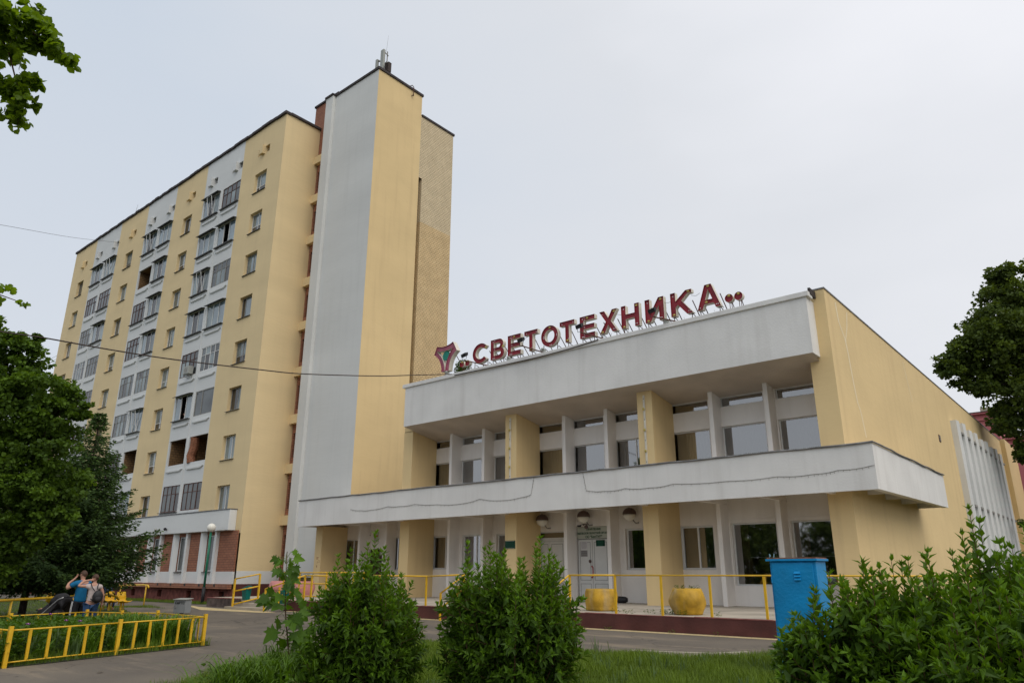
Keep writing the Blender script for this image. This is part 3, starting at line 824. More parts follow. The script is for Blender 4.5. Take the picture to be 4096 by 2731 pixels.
mb = MB(); mb.box(-28.0, -7.83, YF + .43, 66, 10.7, 10.85); mb.build('flat_roof', 'roof_flat', hall)
mb = MB(); mb.box(-28.95, -28.20, 25.602, YW, 8.7, 10.6); mb.build('upper_return', 'yellow', hall)
# canopy
YC, YCB = 24.5, 35.0
mb = MB()
def slab(mb, x0, x1, ya, yb, z0a, z0b, z1a, z1b):
    mb.add([(x0, ya, z0a), (x1, ya, z0a), (x1, yb, z0b), (x0, yb, z0b), (x0, ya, z1a), (x1, ya, z1a), (x1, yb, z1b), (x0, yb, z1b)],
           [(0, 3, 2, 1), (4, 5, 6, 7), (0, 1, 5, 4), (1, 2, 6, 5), (2, 3, 7, 6), (3, 0, 4, 7)])
slab(mb, -36.38, -5.95, YC, YC + .22, 4.07, 4.08, 5.50, 5.50)
slab(mb, -6.17, -5.95, YC + .2205, YCB, 4.08, 4.19, 5.50, 5.50)
slab(mb, -36.38, -36.16, YC + .2205, YW + .28, 4.08, 4.11, 5.50, 5.50)
cf = mb.build('canopy_fascia', 'white', hall)
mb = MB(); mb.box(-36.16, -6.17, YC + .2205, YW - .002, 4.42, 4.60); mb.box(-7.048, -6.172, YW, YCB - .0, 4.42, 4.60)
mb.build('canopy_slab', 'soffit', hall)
mb = MB(); mb.path([(-36.42, YC - .03, 5.515)] + [(-36.4 + k * .6, YC - .03 + rnd.uniform(-.012, .012), 5.515 + rnd.uniform(-.018, .012)) for k in range(1, 51)] + [(-5.92, YC - .03, 5.52)] + [(-5.92 + rnd.uniform(-.01, .01), YC + k * .75, 5.515 + rnd.uniform(-.02, .012)) for k in range(1, 15)], .032, 5)
mb.build('canopy_flashing', 'flashing', hall)
for x in (-36.05, -33.6, -31.38, -28.9, -26.6, -24.35, -21.85, -19.4, -17.18, -14.75, -12.26, -9.97, -7.7):
    mb = MB(); slab(mb, x, x + .16, YC + .2215, YW - .01, 4.10, 4.14, 4.418, 4.418); mb.build('canopy_beam', 'white_wall', hall)
for y in (25.9, 27.5, 29.8, 32.1, 34.8):
    mb = MB(); slab(mb, -7.046, -6.171, y, y + .18, 4.20, 4.21, 4.418, 4.418); mb.build('canopy_beam', 'white', hall)
# globe lamps under the canopy
for x, z in ((-20.89, 3.90), (-18.60, 3.95), (-16.28, 3.95)):
    lt = thing('wall_lamp', {0: 'white globe wall lamp with brown cap above the left white door', 1: 'white globe wall lamp with brown cap above the lettered board', 2: 'white globe wall lamp with brown cap right of the doors, next to the yellow pilaster'}[[-20.89, -18.60, -16.28].index(x)], 'wall lamp', (x, 27.1, z), 'globe lamps under the canopy')
    prof = [(.02, -.27)] + [(.27 * math.sin(math.pi * t / 12), -.27 * math.cos(math.pi * t / 12)) for t in range(1, 7)]
    q = MB(); q.lathe(prof, (x, 26.98, z), 20); q.build('globe', 'globe', lt, smooth=True)
    prof = [(.285, -.012), (.285, .02)] + [(.285 * math.cos(math.pi * t / 12), .02 + .25 * math.sin(math.pi * t / 12)) for t in range(1, 6)] + [(.02, .28)]
    q = MB(); q.lathe(prof, (x, 26.98, z), 20); q.build('lamp_cap', 'globe_shade', lt, smooth=True)
    q = MB(); q.path([(x + .16, 26.98, z - .24), (x + .20, 27.10, z - .36), (x + .20, YW - .01, z - .33)], .025, 8); q.build('bracket', 'frame_grey', lt, smooth=True)
# camera above the lettered board
cc = thing('security_camera', 'small grey security camera on an arm above the lettered board', 'camera', (-18.55, 27.2, 3.55))
q = MB(); q.path([(-18.66, YW, 3.64), (-18.66, 27.15, 3.66), (-18.72, 27.1, 3.6)], .02, 6); q.ball((-18.60, 27.16, 3.53), .09, 10); q.build('camera_ball', 'globe_shade', cc, smooth=True)
q = MB(); q.box(-19.02, -18.86, 27.08, 27.15, 3.55, 3.62); q.path([(-18.94, 27.12, 3.6), (-18.70, 27.14, 3.66)], .015, 6); q.build('camera_body', 'black', cc)
# string lights
def garland(pts, label):
    g = thing('string_lights', label, 'string lights', (pts[0][0], YC, pts[0][1]), 'string lights on the canopy')
    P_ = []
    for i in range(len(pts) - 1):
        for t in range(6):
            f = t / 6
            x = pts[i][0] + (pts[i + 1][0] - pts[i][0]) * f; z = pts[i][1] + (pts[i + 1][1] - pts[i][1]) * f
            sag = .035 * math.sin(math.pi * f) * min(1, abs(pts[i + 1][0] - pts[i][0]))
            P_.append((x, YC - .012, z - sag))
    P_.append((pts[-1][0], YC - .012, pts[-1][1]))
    q = MB(); q.path(P_, .009, 4); q.build('wire', 'frame_grey', g)
    q = MB()
    for k in range(0, len(P_) - 1):
        x, y, z = P_[k]
        q.tube((x, y, z), (x + rnd.uniform(-.03, .03), y - .005, z - rnd.uniform(.04, .09)), .006, 4)
    q.build('drops', 'frame_grey', g, kind='stuff')
garland([(-31.67, 4.79), (-30.79, 4.69), (-30.03, 4.67), (-28.7, 4.78), (-27.84, 4.74), (-26.74, 4.78), (-25.2, 4.68), (-23.66, 4.62), (-22.47, 4.77), (-21.24, 4.63), (-20.07, 4.69), (-19.54, 4.77), (-19.38, 5.48)], 'thin string lights sagging along the left half of the canopy front')
garland([(-16.86, 5.46), (-16.71, 4.75), (-15.87, 4.67), (-14.91, 4.71), (-13.88, 4.66), (-12.88, 4.73), (-10.75, 4.67), (-9.01, 4.69), (-7.81, 4.67), (-7.06, 4.73), (-5.96, 4.80)], 'thin string lights sagging along the right half of the canopy front')
# light strips on two pilasters
for x, zlo, zhi, nm in ((-21.62, 5.56, 8.50, 'white lamp strip with yellow bulbs on the middle yellow pilaster'), (-14.52, 5.56, 8.50, 'white lamp strip with yellow bulbs on the right yellow pilaster')):
    ls = thing('lamp_strip', nm, 'lamp strip', (x, YP - .05, zlo), 'lamp strips on the pilasters')
    q = MB(); q.box(x - .04, x + .04, YP - .045, YP - .003, zlo, (zlo + zhi) / 2 - .01); q.box(x - .03, x + .05, YP - .047, YP - .003, (zlo + zhi) / 2, zhi); q.build('strip', 'sign_white', ls)
    for k in range(7):
        z = zlo + .25 + k * (zhi - zlo - .4) / 6
        q = MB()
        if k % 2: q.ball((x, YP - .09, z), .055, 10, 0, .8, .8, 1.2); q.build('bulb', 'bulb', ls, smooth=True)
        else: q.ball((x, YP - .05, z), .02, 6); q.build('bolt', 'black', ls)

# porch
porch = [(-35.9, 19.55), (14, 19.55), (14, 27.3), (-35.9, 27.3)]
mb = MB(); mb.box(-35.9, -7.0, 19.58, 27.34, -.3, PZ - .002); mb.box(-6.999, 14, 19.58, 25.5, -.3, PZ - .002); mb.build('porch_floor', 'concrete', kind='structure')
mb = MB(); mb.box(-29.4, 14, 19.50, 19.578, -.3, PZ - .012); mb.build('porch_kerb', 'maroon', kind='structure')
mb = MB()
for k in range(60):
    a = -29.4 + k * 43.4 / 60; b = a + 43.4 / 60 - .004
    mb.box(a, b, 19.49 + rnd.uniform(-.006, .006), 19.57, PZ - .011, PZ + .012 + rnd.uniform(-.01, .006))
mb.build('kerb_edge', 'maroon_edge', kind='structure')
mb = MB(); mb.box(-35.98, -33.1, 19.45, 19.578, -.3, PZ - .03); mb.box(-35.98, -35.902, 19.58, 27.3, -.3, PZ - .03); mb.build('rough_kerb', 'concrete_dark', kind='structure')
mb = MB(); mb.box(-35.99, -33.12, 19.44, 19.56, PZ - .029, PZ + .004); mb.build('rough_kerb_edge', 'maroon_edge', kind='structure')
mb = MB(); mb.box(-33.05, -29.45, 18.75, 19.57, -.3, .14); mb.box(-33.05, -29.45, 19.15, 19.57, .141, .30); mb.build('entrance_steps', 'concrete', kind='structure')
# pale strip along the kerb
bm_pts = [(-29.4, 19.25), (-29.4, 19.48), (14, 19.48), (14, 19.28)]
poly_mesh('pollen_strip', [(-29.0, 19.16), (-20, 19.10), (-12, 19.05), (-4, 19.08), (13, 19.1), (13, 19.47), (-29.0, 19.47)], .006, 'tan_line')
poly_mesh('pollen_patch', [(-33.6, 17.9), (-29.0, 18.2), (-28.6, 18.6), (-29.5, 18.72), (-33.2, 18.72), (-35.9, 19.0), (-38, 19.6), (-36, 18.7)], .006, 'tan_line')

# handrails
def post(mb, x, y, z0, z1, w=.032): mb.box(x - w, x + w, y - w * .7, y + w * .7, z0, z1)
def rail_part(parent, p, q, r=.028):
    m_ = MB(); m_.tube(p, q, r, 8); return m_.build('rail', 'rail', parent, smooth=True)
pr = thing('porch_handrail', 'long yellow metal handrail along the maroon kerb before the white doors', 'handrail', (-11, 19.6, PZ))
YR = 19.62
for x in (-14.12, -12.45, -10.90, -9.40, -7.86, -5.9, -4.0):
    m_ = MB(); post(m_, x, YR, PZ, 1.53); m_.build('post', 'rail', pr)
rail_part(pr, (-14.14, YR, 1.545), (-12.45, YR, 1.548)); rail_part(pr, (-12.45, YR, 1.548), (-2.4, YR, 1.55), .022)
rail_part(pr, (-14.14, YR, 1.545), (-14.75, YR - .55, .92)); m_ = MB(); post(m_, -14.75, YR - .55, .02, .93); m_.build('post', 'rail', pr)
rail_part(pr, (-14.12, YR, 1.0), (-14.72, YR - .55, .45))
pl_ = thing('porch_handrail', 'yellow metal handrail between the two round shrubs, by the left windows', 'handrail', (-21, 19.6, PZ))
for x in (-23.2, -20.62, -18.70):
    m_ = MB(); post(m_, x, YR, PZ, 1.50); m_.build('post', 'rail', pl_)
rail_part(pl_, (-24.9, YR, 1.52), (-20.55, YR, 1.49)); rail_part(pl_, (-20.55, YR, 1.49), (-18.68, YR, 1.55))
rail_part(pl_, (-18.68, YR, 1.55), (-19.30, YR - .55, .93)); m_ = MB(); post(m_, -19.30, YR - .55, .02, .94); m_.build('post', 'rail', pl_)
rail_part(pl_, (-18.70, YR, 1.0), (-19.28, YR - .55, .45))
m_ = MB(); post(m_, -24.9, YR, PZ, 1.50); m_.build('post', 'rail', pl_)
# left steps: two stair rails and the level rail behind
st = thing('stair_handrail', 'yellow stair handrail with the teal bin on it, left of the steps', 'handrail', (-32.4, 18.9, .1))
for (x, y, z0, z1) in ((-32.55, 18.85, .14, 1.34), (-31.75, 19.62, PZ, 1.56)):
    m_ = MB(); post(m_, x, y, z0, z1, .045); m_.build('post', 'rail', st)
for za, zb in ((1.34, 1.56), (.80, 1.02), (.22, .50)): rail_part(st, (-32.55, 18.85, za), (-31.75, 19.62, zb), .032)
st2 = thing('stair_handrail', 'yellow stair handrail right of the steps, behind the young maple', 'handrail', (-29.6, 18.9, .1))
for (x, y, z0, z1) in ((-28.9, 18.85, .14, 1.02), (-28.2, 19.62, PZ, 1.50), (-27.7, 19.62, PZ, 1.50)):
    m_ = MB(); post(m_, x, y, z0, z1, .04); m_.build('post', 'rail', st2)
rail_part(st2, (-29.55, 18.6, .95), (-28.2, 19.62, 1.50), .03); rail_part(st2, (-28.2, 19.62, 1.50), (-26.6, 19.62, 1.48), .028)
rail_part(st2, (-29.4, 18.7, .52), (-28.25, 19.62, 1.02), .012)
m_ = MB(); post(m_, -29.55, 18.6, .03, .96, .04); m_.build('post', 'rail', st2)
lv = thing('ramp_handrail', 'level yellow handrail before the pink planters on the left platform', 'handrail', (-29, 20.4, PZ))
for x in (-31.0, -29.75, -27.75):
    m_ = MB(); post(m_, x, 20.4, PZ, 1.62); m_.build('post', 'rail', lv)
for z, x0_, x1_ in ((1.62, -31.7, -25.2), (1.15, -31.0, -25.2), (.62, -31.0, -25.2)): rail_part(lv, (x0_, 20.4, z), (x1_, 20.4, z), .03)
m_ = MB(); post(m_, -25.2, 20.4, PZ, 1.62); m_.build('post', 'rail', lv)

# bins
def bin_(x, y, z, label):
    b = thing('litter_bin', label, 'litter bin', (x, y, z), 'teal litter bins on the stair rails')
    q = MB(); w0, w1, d0, d1, h = .15, .20, .10, .14, .50
    vs_ = []
    for hh, w_, d_ in ((0, w0, d0), (h, w1, d1)):
        for sx_, sy_ in ((-1, -1), (1, -1), (1, 1), (-1, 1)): vs_.append((x + sx_ * w_, y + sy_ * d_, z + hh + (0.12 if (hh and sy_ > 0) else 0)))
    ins = [(x + sx_ * (w1 - .025), y + sy_ * (d1 - .025), z + h + (.10 if sy_ > 0 else 0)) for sx_, sy_ in ((-1, -1), (1, -1), (1, 1), (-1, 1))]
    ins2 = [(x + sx_ * .13, y + sy_ * .08, z + .08) for sx_, sy_ in ((-1, -1), (1, -1), (1, 1), (-1, 1))]
    q.add(vs_ + ins + ins2, [(0, 3, 2, 1), (0, 1, 5, 4), (1, 2, 6, 5), (2, 3, 7, 6), (3, 0, 4, 7), (4, 5, 9, 8), (5, 6, 10, 9), (6, 7, 11, 10), (7, 4, 8, 11),
                             (8, 9, 13, 12), (9, 10, 14, 13), (10, 11, 15, 14), (11, 8, 12, 15), (12, 13, 14, 15)])
    q.build('body', 'teal', b)
    q = MB(); q.tube((x - w1 - .03, y, z + h - .07), (x + w1 + .03, y, z + h - .07), .012, 6); q.build('pivot_bar', 'rust', b)
bin_(-32.30, 19.35, .42, 'teal litter bin hung on the left stair handrail')
bin_(-29.05, 19.2, .33, 'teal litter bin beside the young maple, right of the steps')

# planters
def planter(x, y, z, r0, r1, rt, h, mat, name, label, plants=0, square=False, group=None, n=28):
    p = thing(name, label, 'planter', (x, y, z), group)
    ph = rnd.uniform(0, 6)
    def wob(a, zz):
        s_ = .03 * math.sin(3 * a + zz * 5 + ph) + .10 * max(0, math.sin(4 * a - zz * 8 + ph)) * math.sin(zz * 4.2) + .02 * math.sin(11 * a + 7 * zz)
        if square:
            c_ = max(abs(math.cos(a + .4)), abs(math.sin(a + .4))); s_ = s_ * .5 + (.90 / max(c_, .80) - 1) * .8
        return s_
    prof = [(r0, 0), (r0 * 1.06, h * .06)]
    for k in range(1, 12):
        t = k / 12; prof.append((r0 + (r1 - r0) * math.sin(math.pi * min(t * 1.0, 1)) ** .8 + (rt - r0) * t, h * (.06 + .9 * t)))
    prof += [(rt, h), (rt * .86, h), (rt * .82, h * .9)]
    q = MB(); q.lathe(prof, (x, y, z), n, 0, wob); q.build('bowl', mat, p, smooth=True)
    q = MB(); q.lathe([(rt * .80, h * .9), (rt * .3, h * .93)], (x, y, z), 16); q.build('soil', 'soil', p)
    return p
pr1 = planter(-10.63, 20.66, PZ + .005, .39, .49, .41, .72, 'yellow_planter', 'round_planter', 'round yellow concrete planter with weeds, chipped paint, before the yellow pilaster')
pr2 = planter(-13.85, 20.95, PZ + .005, .43, .47, .44, .66, 'yellow_planter', 'square_planter', 'squarish yellow concrete planter in front of the white double doors', square=True)
pr3 = planter(-20.2, 21.4, PZ + .005, .40, .48, .44, .68, 'yellow_planter', 'square_planter', 'yellow concrete planter half hidden behind the middle shrub', square=True)
pk1 = planter(-35.0, 22.9, PZ + .005, .42, .58, .48, .74, 'pink_planter', 'pink_planter', 'pink concrete planter left of the young maple', group='pink planters on the left platform')
pk2 = planter(-33.0, 22.9, PZ + .005, .46, .54, .50, .74, 'pink_planter', 'pink_planter', 'pink concrete planter with green plants behind the young maple', square=True, group='pink planters on the left platform')
# black bag at the wall
bg = MB(); bg.ball((-16.65, 26.7, PZ + .13), .26, 12, 0, 1.15, .7, .52)
for i, v in enumerate(bg.v):
    k = 1 + .14 * math.sin(i * 2.3) * math.cos(i * 1.1); bg.v[i] = (-16.65 + (v[0] + 16.65) * k, v[1], max(PZ, PZ + .13 + (v[2] - PZ - .13) * k))
o = bg.build('rubbish_bag', 'black', None, smooth=True); props(o, 'crumpled black bag on the porch beside the yellow pilaster', 'bag')

# ------------------------------------------------------------------ tower
tw = thing('stair_tower', 'tall windowless tower with a grey-white front and a yellow side', 'tower', (-38, 30, 0))
TZ = 36.36
mb = MB()
mb.quad((-40.905, 27.65, 1.35), (-35.852, 27.65, 1.35), (-35.852, 27.65, TZ), (-40.905, 27.65, TZ))
mb.build('front_wall', 'white_tower', tw)
mb = MB(); mb.box(-41.77, -40.91, 27.385, 28.6, 1.35, TZ); mb.build('corner_rib', 'white_tower', tw)
mb = MB(); mb.quad((-35.85, 27.65, 0), (-35.85, 31.9, 0), (-35.85, 31.9, TZ), (-35.85, 27.65, TZ)); mb.quad((-35.85, 31.9, 0), (-40.9, 31.9, 0), (-40.9, 31.9, TZ), (-35.85, 31.9, TZ)); mb.build('side_wall', 'yellow', tw)
mb = MB()
mb.box(-35.92, -35.85, 27.651, 31.9, 0, TZ - .002)
mb.v = [(-35.855 if abs(v[0] + 35.85) < .001 else v[0], v[1], v[2]) for v in mb.v]
mb.build('side_core', 'yellow', tw)
mb = MB(); mb.box(-41.8, -35.856, 27.36, 27.649, 0.3, 1.349); mb.build('plinth', 'maroon', tw)
# roof edge
mb = MB()
mb.box(-40.95, -35.78, 27.56, 27.70, TZ - .02, TZ + .17); mb.box(-35.92, -35.76, 27.701, 31.98, TZ - .02, TZ + .17)
mb.box(-41.85, -40.87, 27.30, 27.42, TZ - .01, TZ + .14); mb.box(-40.96, -40.84, 27.42, 27.559, TZ - .01, TZ + .14); mb.box(-41.86, -41.74, 27.421, 31.9, TZ - .01, TZ + .14)
mb.build('roof_edge', 'roofing', tw)
mb = MB(); mb.box(-41.7, -35.93, 27.71, 31.89, TZ - .3, TZ - .05); mb.build('flat_roof', 'roof_flat', tw)
# brick part behind with the tall slot
mb = MB(); mb.box(-41.7, -35.852, 32.22, 35.34, 25.9, 34.62); mb.box(-41.7, -35.852, 31.901, 32.219, 29.4, 34.62); mb.build('pale_brick_wall', 'brick_pale', tw)
mb = MB(); mb.box(-41.7, -35.851, 32.22, 35.34, 0, 25.898); mb.build('ochre_brick_wall', 'brick_ochre', tw)
mb = MB(); mb.box(-41.74, -35.78, 31.95, 35.44, 34.622, 34.79); mb.build('roof_edge', 'roofing', tw)
mb = MB(); mb.path([(-35.83, 30.65, 36.62), (-35.72, 30.75, 36.66), (-35.70, 30.88, 36.55), (-35.70, 30.87, 35.85), (-35.84, 30.80, 35.80)], .03, 6); mb.ball((-35.72, 30.87, 35.85), .07, 8); mb.build('cable_hook', 'rust', tw)

# antennas
an = thing('antenna_mast', 'grey panel antennas with a box unit on the tower corner', 'antenna', (-36.6, 28.5, TZ))
q = MB(); q.box(-36.73, -36.38, 28.35, 28.55, 36.6, 38.85); q.build('panel_antenna', 'antenna', an, bevel=.04)
q = MB(); q.box(-37.36, -37.13, 28.40, 28.58, 36.6, 38.35); q.build('panel_antenna', 'antenna', an, bevel=.04)
q = MB(); q.tube((-37.0, 28.7, 36.1), (-37.0, 28.7, 38.3), .05, 8); q.tube((-36.35, 28.7, 36.1), (-36.35, 28.7, 38.75), .04, 8); q.tube((-37.0, 28.7, 37.75), (-36.35, 28.7, 37.85), .05, 8)
q.tube((-37.1, 28.5, 38.15), (-36.9, 28.7, 38.15), .05, 6); q.tube((-37.1, 28.5, 38.25), (-36.9, 28.75, 38.1), .04, 6); q.tube((-36.4, 28.5, 38.6), (-36.28, 28.75, 38.35), .04, 6)
q.build('mast', 'frame_grey', an)
q = MB(); q.box(-36.28, -35.86, 28.5, 28.75, 36.68, 37.5)
for k in range(9): q.box(-36.26 + k * .047, -36.245 + k * .047, 28.44, 28.499, 36.7, 37.48)
q.build('radio_unit', 'cable', an)
q = MB(); q.tube((-36.36, 28.6, 38.7), (-36.24, 28.6, 40.1), .012, 5, r2=.006); q.build('whip_antenna', 'frame_grey', an)

# ------------------------------------------------------------------ brick stair link between tower and apartments
lk = thing('stairwell_link', 'narrow red brick strip with yellow bands and brown windows between tower and flats', 'building', (-42.6, 28.2, 0))
YL = 28.12
mb = MB()
hl = []
for k in range(9): hl.append((-43.14, -41.5, 29.15 - 3.36 * k, 30.85 - 3.36 * k))
hl = [h for h in hl if h[2] > 1]
wall_y(mb, -43.30, -41.2, 0.2, 37.03, YL, hl, .3)
mb.quad((-43.30, YL, 0.2), (-43.30, YL, 37.03), (-43.30, 31, 37.03), (-43.30, 31, 0.2))
mb.quad((-44.2, YL + .5, 34.0), (-43.30, YL + .5, 34.0), (-43.30, YL + .5, 37.03), (-44.2, YL + .5, 37.03))
mb.build('brick_wall', 'brick_red', lk)
mb = MB(); mb.box(-44.2, -43.301, YL, YL + 2, 34.7, 37.03); mb.build('brick_upstand', 'brick_red', lk)
mb = MB(); mb.box(-44.25, -41.2, YL - .1, YL + .05, 37.03, 37.2); mb.box(-44.27, -44.15, YL - .1, YL + 2, 37.031, 37.2); mb.build('roof_edge', 'roofing', lk)
for k in range(9):
    z = 31.45 - 3.36 * k
    m_ = MB(); m_.box(-43.62 if k else -43.45, -41.2, YL - .30, YL - .002, z, z + .62); m_.build('lintel_band', 'yellow_apt', lk)
for h in hl:
    window(lk, h[0], h[1], h[2], h[3], YL + .2, frame='frame_brown', panes=['pane_dark', 'pane_mid'], fw=.09, splits=(.85,), zsplits=(1.2,))

# ------------------------------------------------------------------ apartment block
ap = thing('apartment_block', 'tall apartment block with yellow and white vertical stripes and glazed loggias', 'building', (-63, 30, -.22))
YA = 25.1
ZR = 34.62
BX = [-83.0, -77.5, -71.65, -65.8, -60.2, -54.85, -49.0, -43.32]
ROW = 3.36
YWIN = [(-81.0, -79.42), (-69.53, -67.9), (-58.2, -56.65), (-46.9, -45.27)]
loggia = [
    # left, right per row, for bays L M R
    (['plastic', 'wood', 'wood', 'wood', 'open', 'wood', 'plastic', 'wood'], ['plastic', 'brown', 'plastic', 'wood', 'wood', 'wood', 'open', 'wood']),
    (['plastic', 'open', 'brown', 'wood', 'wood', 'wood', 'wood', 'brown'], ['plastic', 'plastic', 'plastic', 'plastic', 'wood', 'plastic', 'open', 'plastic']),
    (['plastic', 'plastic', 'plastic', 'plastic', 'wood', 'openplastic', 'open', 'brown'], ['brown', 'dark', 'wood', 'plastic', 'wood', 'big', 'panel', 'wood']),
]
for i in range(7):
    x0, x1 = BX[i], BX[i + 1]
    holes = []
    yel = i % 2 == 0
    if yel:
        a, b = YWIN[i // 2]
        for k in range(8): holes.append((a, b, 29.03 - ROW * k, 30.65 - ROW * k))
        vents = [a + .12]
    else:
        for k in range(8):
            zb = 29.27 - ROW * k
            holes.append((x0 + .18, x0 + 2.72, zb, 31.13 - ROW * k)); holes.append((x0 + 3.20, x1 - .02, zb, 31.13 - ROW * k))
        vents = [x0 + .42, x1 - 1.52 - .06]
    for v in vents: holes.append((v, v + 1.55, 32.18, 32.78))
    wall_y(mb := MB(), x0, x1, 4.0, ZR, YA, holes, .34 if yel else .12)
    mb.build('wall_stripe', 'yellow_apt' if yel else 'white_apt', ap)
    for v in vents:
        q = MB(); q.box(v, v + 1.5, YA + .30, YA + .34, 32.20, 32.76)
        q.build('vent_back', 'line_dark', ap)  # dark sheet paints in the shade deep inside the vent
        q = MB(); q.box(v + .52, v + .95, YA - .24, YA + .34, 32.12, 32.84); q.build('vent_block', 'yellow_apt' if yel else 'white_apt', ap)
    if yel:
        for k in range(8):
            z0, z1 = 29.03 - ROW * k, 30.65 - ROW * k
            ty = rnd.choice([('pane_mid', 'pane_mirror'), ('pane_dark', 'pane_mirror'), ('pane_mirror', 'pane_light'), ('pane_dark', 'pane_light')])
            zs = () if rnd.random() < .6 else (.55,)
            sp = (.85,) if rnd.random() < .65 else (.45,)
            window(ap, a, b, z0, z1, YA + .24, splits=sp, zsplits=zs, panes=list(ty), sill=.34, fw=.06, fd=.05, frame='frame_white' if rnd.random() < .7 else 'frame_grey')
    else:
        # concrete ledges under each loggia and the thin joint between the pair
        for k in range(8):
            for (a, b) in ((x0 + .25, x0 + 2.70), (x0 + 3.25, x1 - .15)):
                z = 28.90 - ROW * k
                q = MB(); q.add([(a, YA - .10, z), (b, YA - .10, z), (b, YA, z), (a, YA, z), (a + .3, YA - .10, z - .13), (b - .3, YA - .10, z - .13), (b - .3, YA, z - .22), (a + .3, YA, z - .22)],
                                [(0, 1, 2, 3), (0, 4, 5, 1), (4, 7, 6, 5), (0, 3, 7, 4), (1, 5, 6, 2)])
                if k < 7: q.build('ledge', 'white_apt', ap)
        q = MB(); q.box(x0 + 2.93, x0 + 2.99, YA - .035, YA - .002, 5.6, 31.2); q.build('joint_strip', 'white_apt', ap)
        for side in (0, 1):
            a, b = ((x0 + .18, x0 + 2.72), (x0 + 3.20, x1 - .02))[side]
            w_ = b - a
            for k in range(8):
                kind = loggia[i // 2][side][k]
                z0, z1 = 29.27 - ROW * k, 31.13 - ROW * k
                fy = YA + .02
                if kind in ('plastic', 'openplastic', 'dark'):
                    ps = [rnd.choice(['pane_light', 'pane_mirror', 'pane_mirror', 'pane_mid']), rnd.choice(['pane_mid', 'pane_dark', 'pane_dark', 'pane_mirror']), rnd.choice(['pane_light', 'pane_mirror'])]
                    if kind != 'plastic': ps = ['pane_mirror', None, 'pane_mirror']
                    wd = window(ap, a, b, z0, z1, fy, splits=(w_ * .34, w_ * .66), panes=ps, fw=.05, fd=.06)
                    if kind == 'plastic' and rnd.random() < .45:
                        q = MB()   # tilted sash
                        xa, xb = a + w_ * .36, a + w_ * .64
                        for (p1, p2) in (((xa, fy, z0 + .08), (xa, fy - .28, z1 - .1)), ((xb, fy, z0 + .08), (xb, fy - .28, z1 - .1)), ((xa, fy - .28, z1 - .1), (xb, fy - .28, z1 - .1)), ((xa, fy, z0 + .08), (xb, fy, z0 + .08))):
                            q.tube(p1, p2, .03, 4)
                        q.build('open_sash', 'frame_white', wd)
                    q = MB(); q.add([(a - .08, YA - .30, z1 - .02), (b + .08, YA - .30, z1 - .02), (b + .08, YA - .01, z1 + .05), (a - .08, YA - .01, z1 + .05), (a - .08, YA - .30, z1 - .045), (b + .08, YA - .30, z1 - .045), (b + .08, YA - .01, z1 + .02), (a - .08, YA - .01, z1 + .02)],
                                    [(0, 1, 2, 3), (4, 7, 6, 5), (0, 4, 5, 1), (1, 5, 6, 2), (3, 7, 4, 0)]); q.build('rain_hood', 'sill', ap)
                    q = MB(); q.box(a - .05, b + .05, YA - .20, YA - .002, z0 - .07, z0 - .03); q.build('sill', 'sill', ap)
                elif kind in ('wood', 'brown'):
                    fr = 'frame_brown' if kind == 'brown' else rnd.choice(['frame_grey', 'frame_grey', 'frame_brown', 'frame_white'])
                    n = 4
                    window(ap, a, b, z0, z1, fy, frame=fr, splits=[w_ * j / n for j in range(1, n)], zsplits=(1.25,), panes=[rnd.choice(['pane_mid', 'pane_light', 'pane_mid', 'pane_dark']) for _ in range(8)], fw=.05, fd=.05)
                    if kind == 'brown':
                        q = MB(); q.box(a - .05, b + .05, YA - .18, YA - .002, z0 - .06, z0 - .03); q.build('sill', 'sill', ap)
                elif kind == 'big':
                    window(ap, a, b, z0, z1, fy, frame='frame_grey', splits=(w_ * .38,), panes=['pane_mid', 'pane_mid', 'pane_light'], zsplits=(), fw=.06)
                else:
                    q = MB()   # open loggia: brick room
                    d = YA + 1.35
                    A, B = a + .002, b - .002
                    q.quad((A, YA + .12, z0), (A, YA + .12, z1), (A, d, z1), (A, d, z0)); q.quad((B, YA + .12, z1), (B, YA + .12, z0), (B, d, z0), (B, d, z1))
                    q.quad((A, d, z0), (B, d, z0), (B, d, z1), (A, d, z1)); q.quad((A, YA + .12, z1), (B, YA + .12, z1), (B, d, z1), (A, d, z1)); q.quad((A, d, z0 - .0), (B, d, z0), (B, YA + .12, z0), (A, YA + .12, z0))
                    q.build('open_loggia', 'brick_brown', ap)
                    if kind == 'panel':
                        q = MB(); q.path([(a + .35, YA + .15, z0), (a + .28, YA + .1, z0 + .5), (a + .45, YA + .18, z0 + 1.1), (a + .55, YA + .12, z1 - .05)], .30, 8); q.build('leaning_boards', 'rust_top', ap)
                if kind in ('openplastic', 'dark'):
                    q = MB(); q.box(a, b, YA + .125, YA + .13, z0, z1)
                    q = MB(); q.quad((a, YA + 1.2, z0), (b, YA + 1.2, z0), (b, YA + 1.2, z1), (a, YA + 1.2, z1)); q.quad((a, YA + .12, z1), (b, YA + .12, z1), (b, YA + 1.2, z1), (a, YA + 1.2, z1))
                    q.quad((a, YA + .12, z0), (a, YA + .12, z1), (a, YA + 1.2, z1), (a, YA + 1.2, z0)); q.quad((b, YA + .12, z1), (b, YA + .12, z0), (b, YA + 1.2, z0), (b, YA + 1.2, z1)); q.build('dim_loggia', 'room', ap)
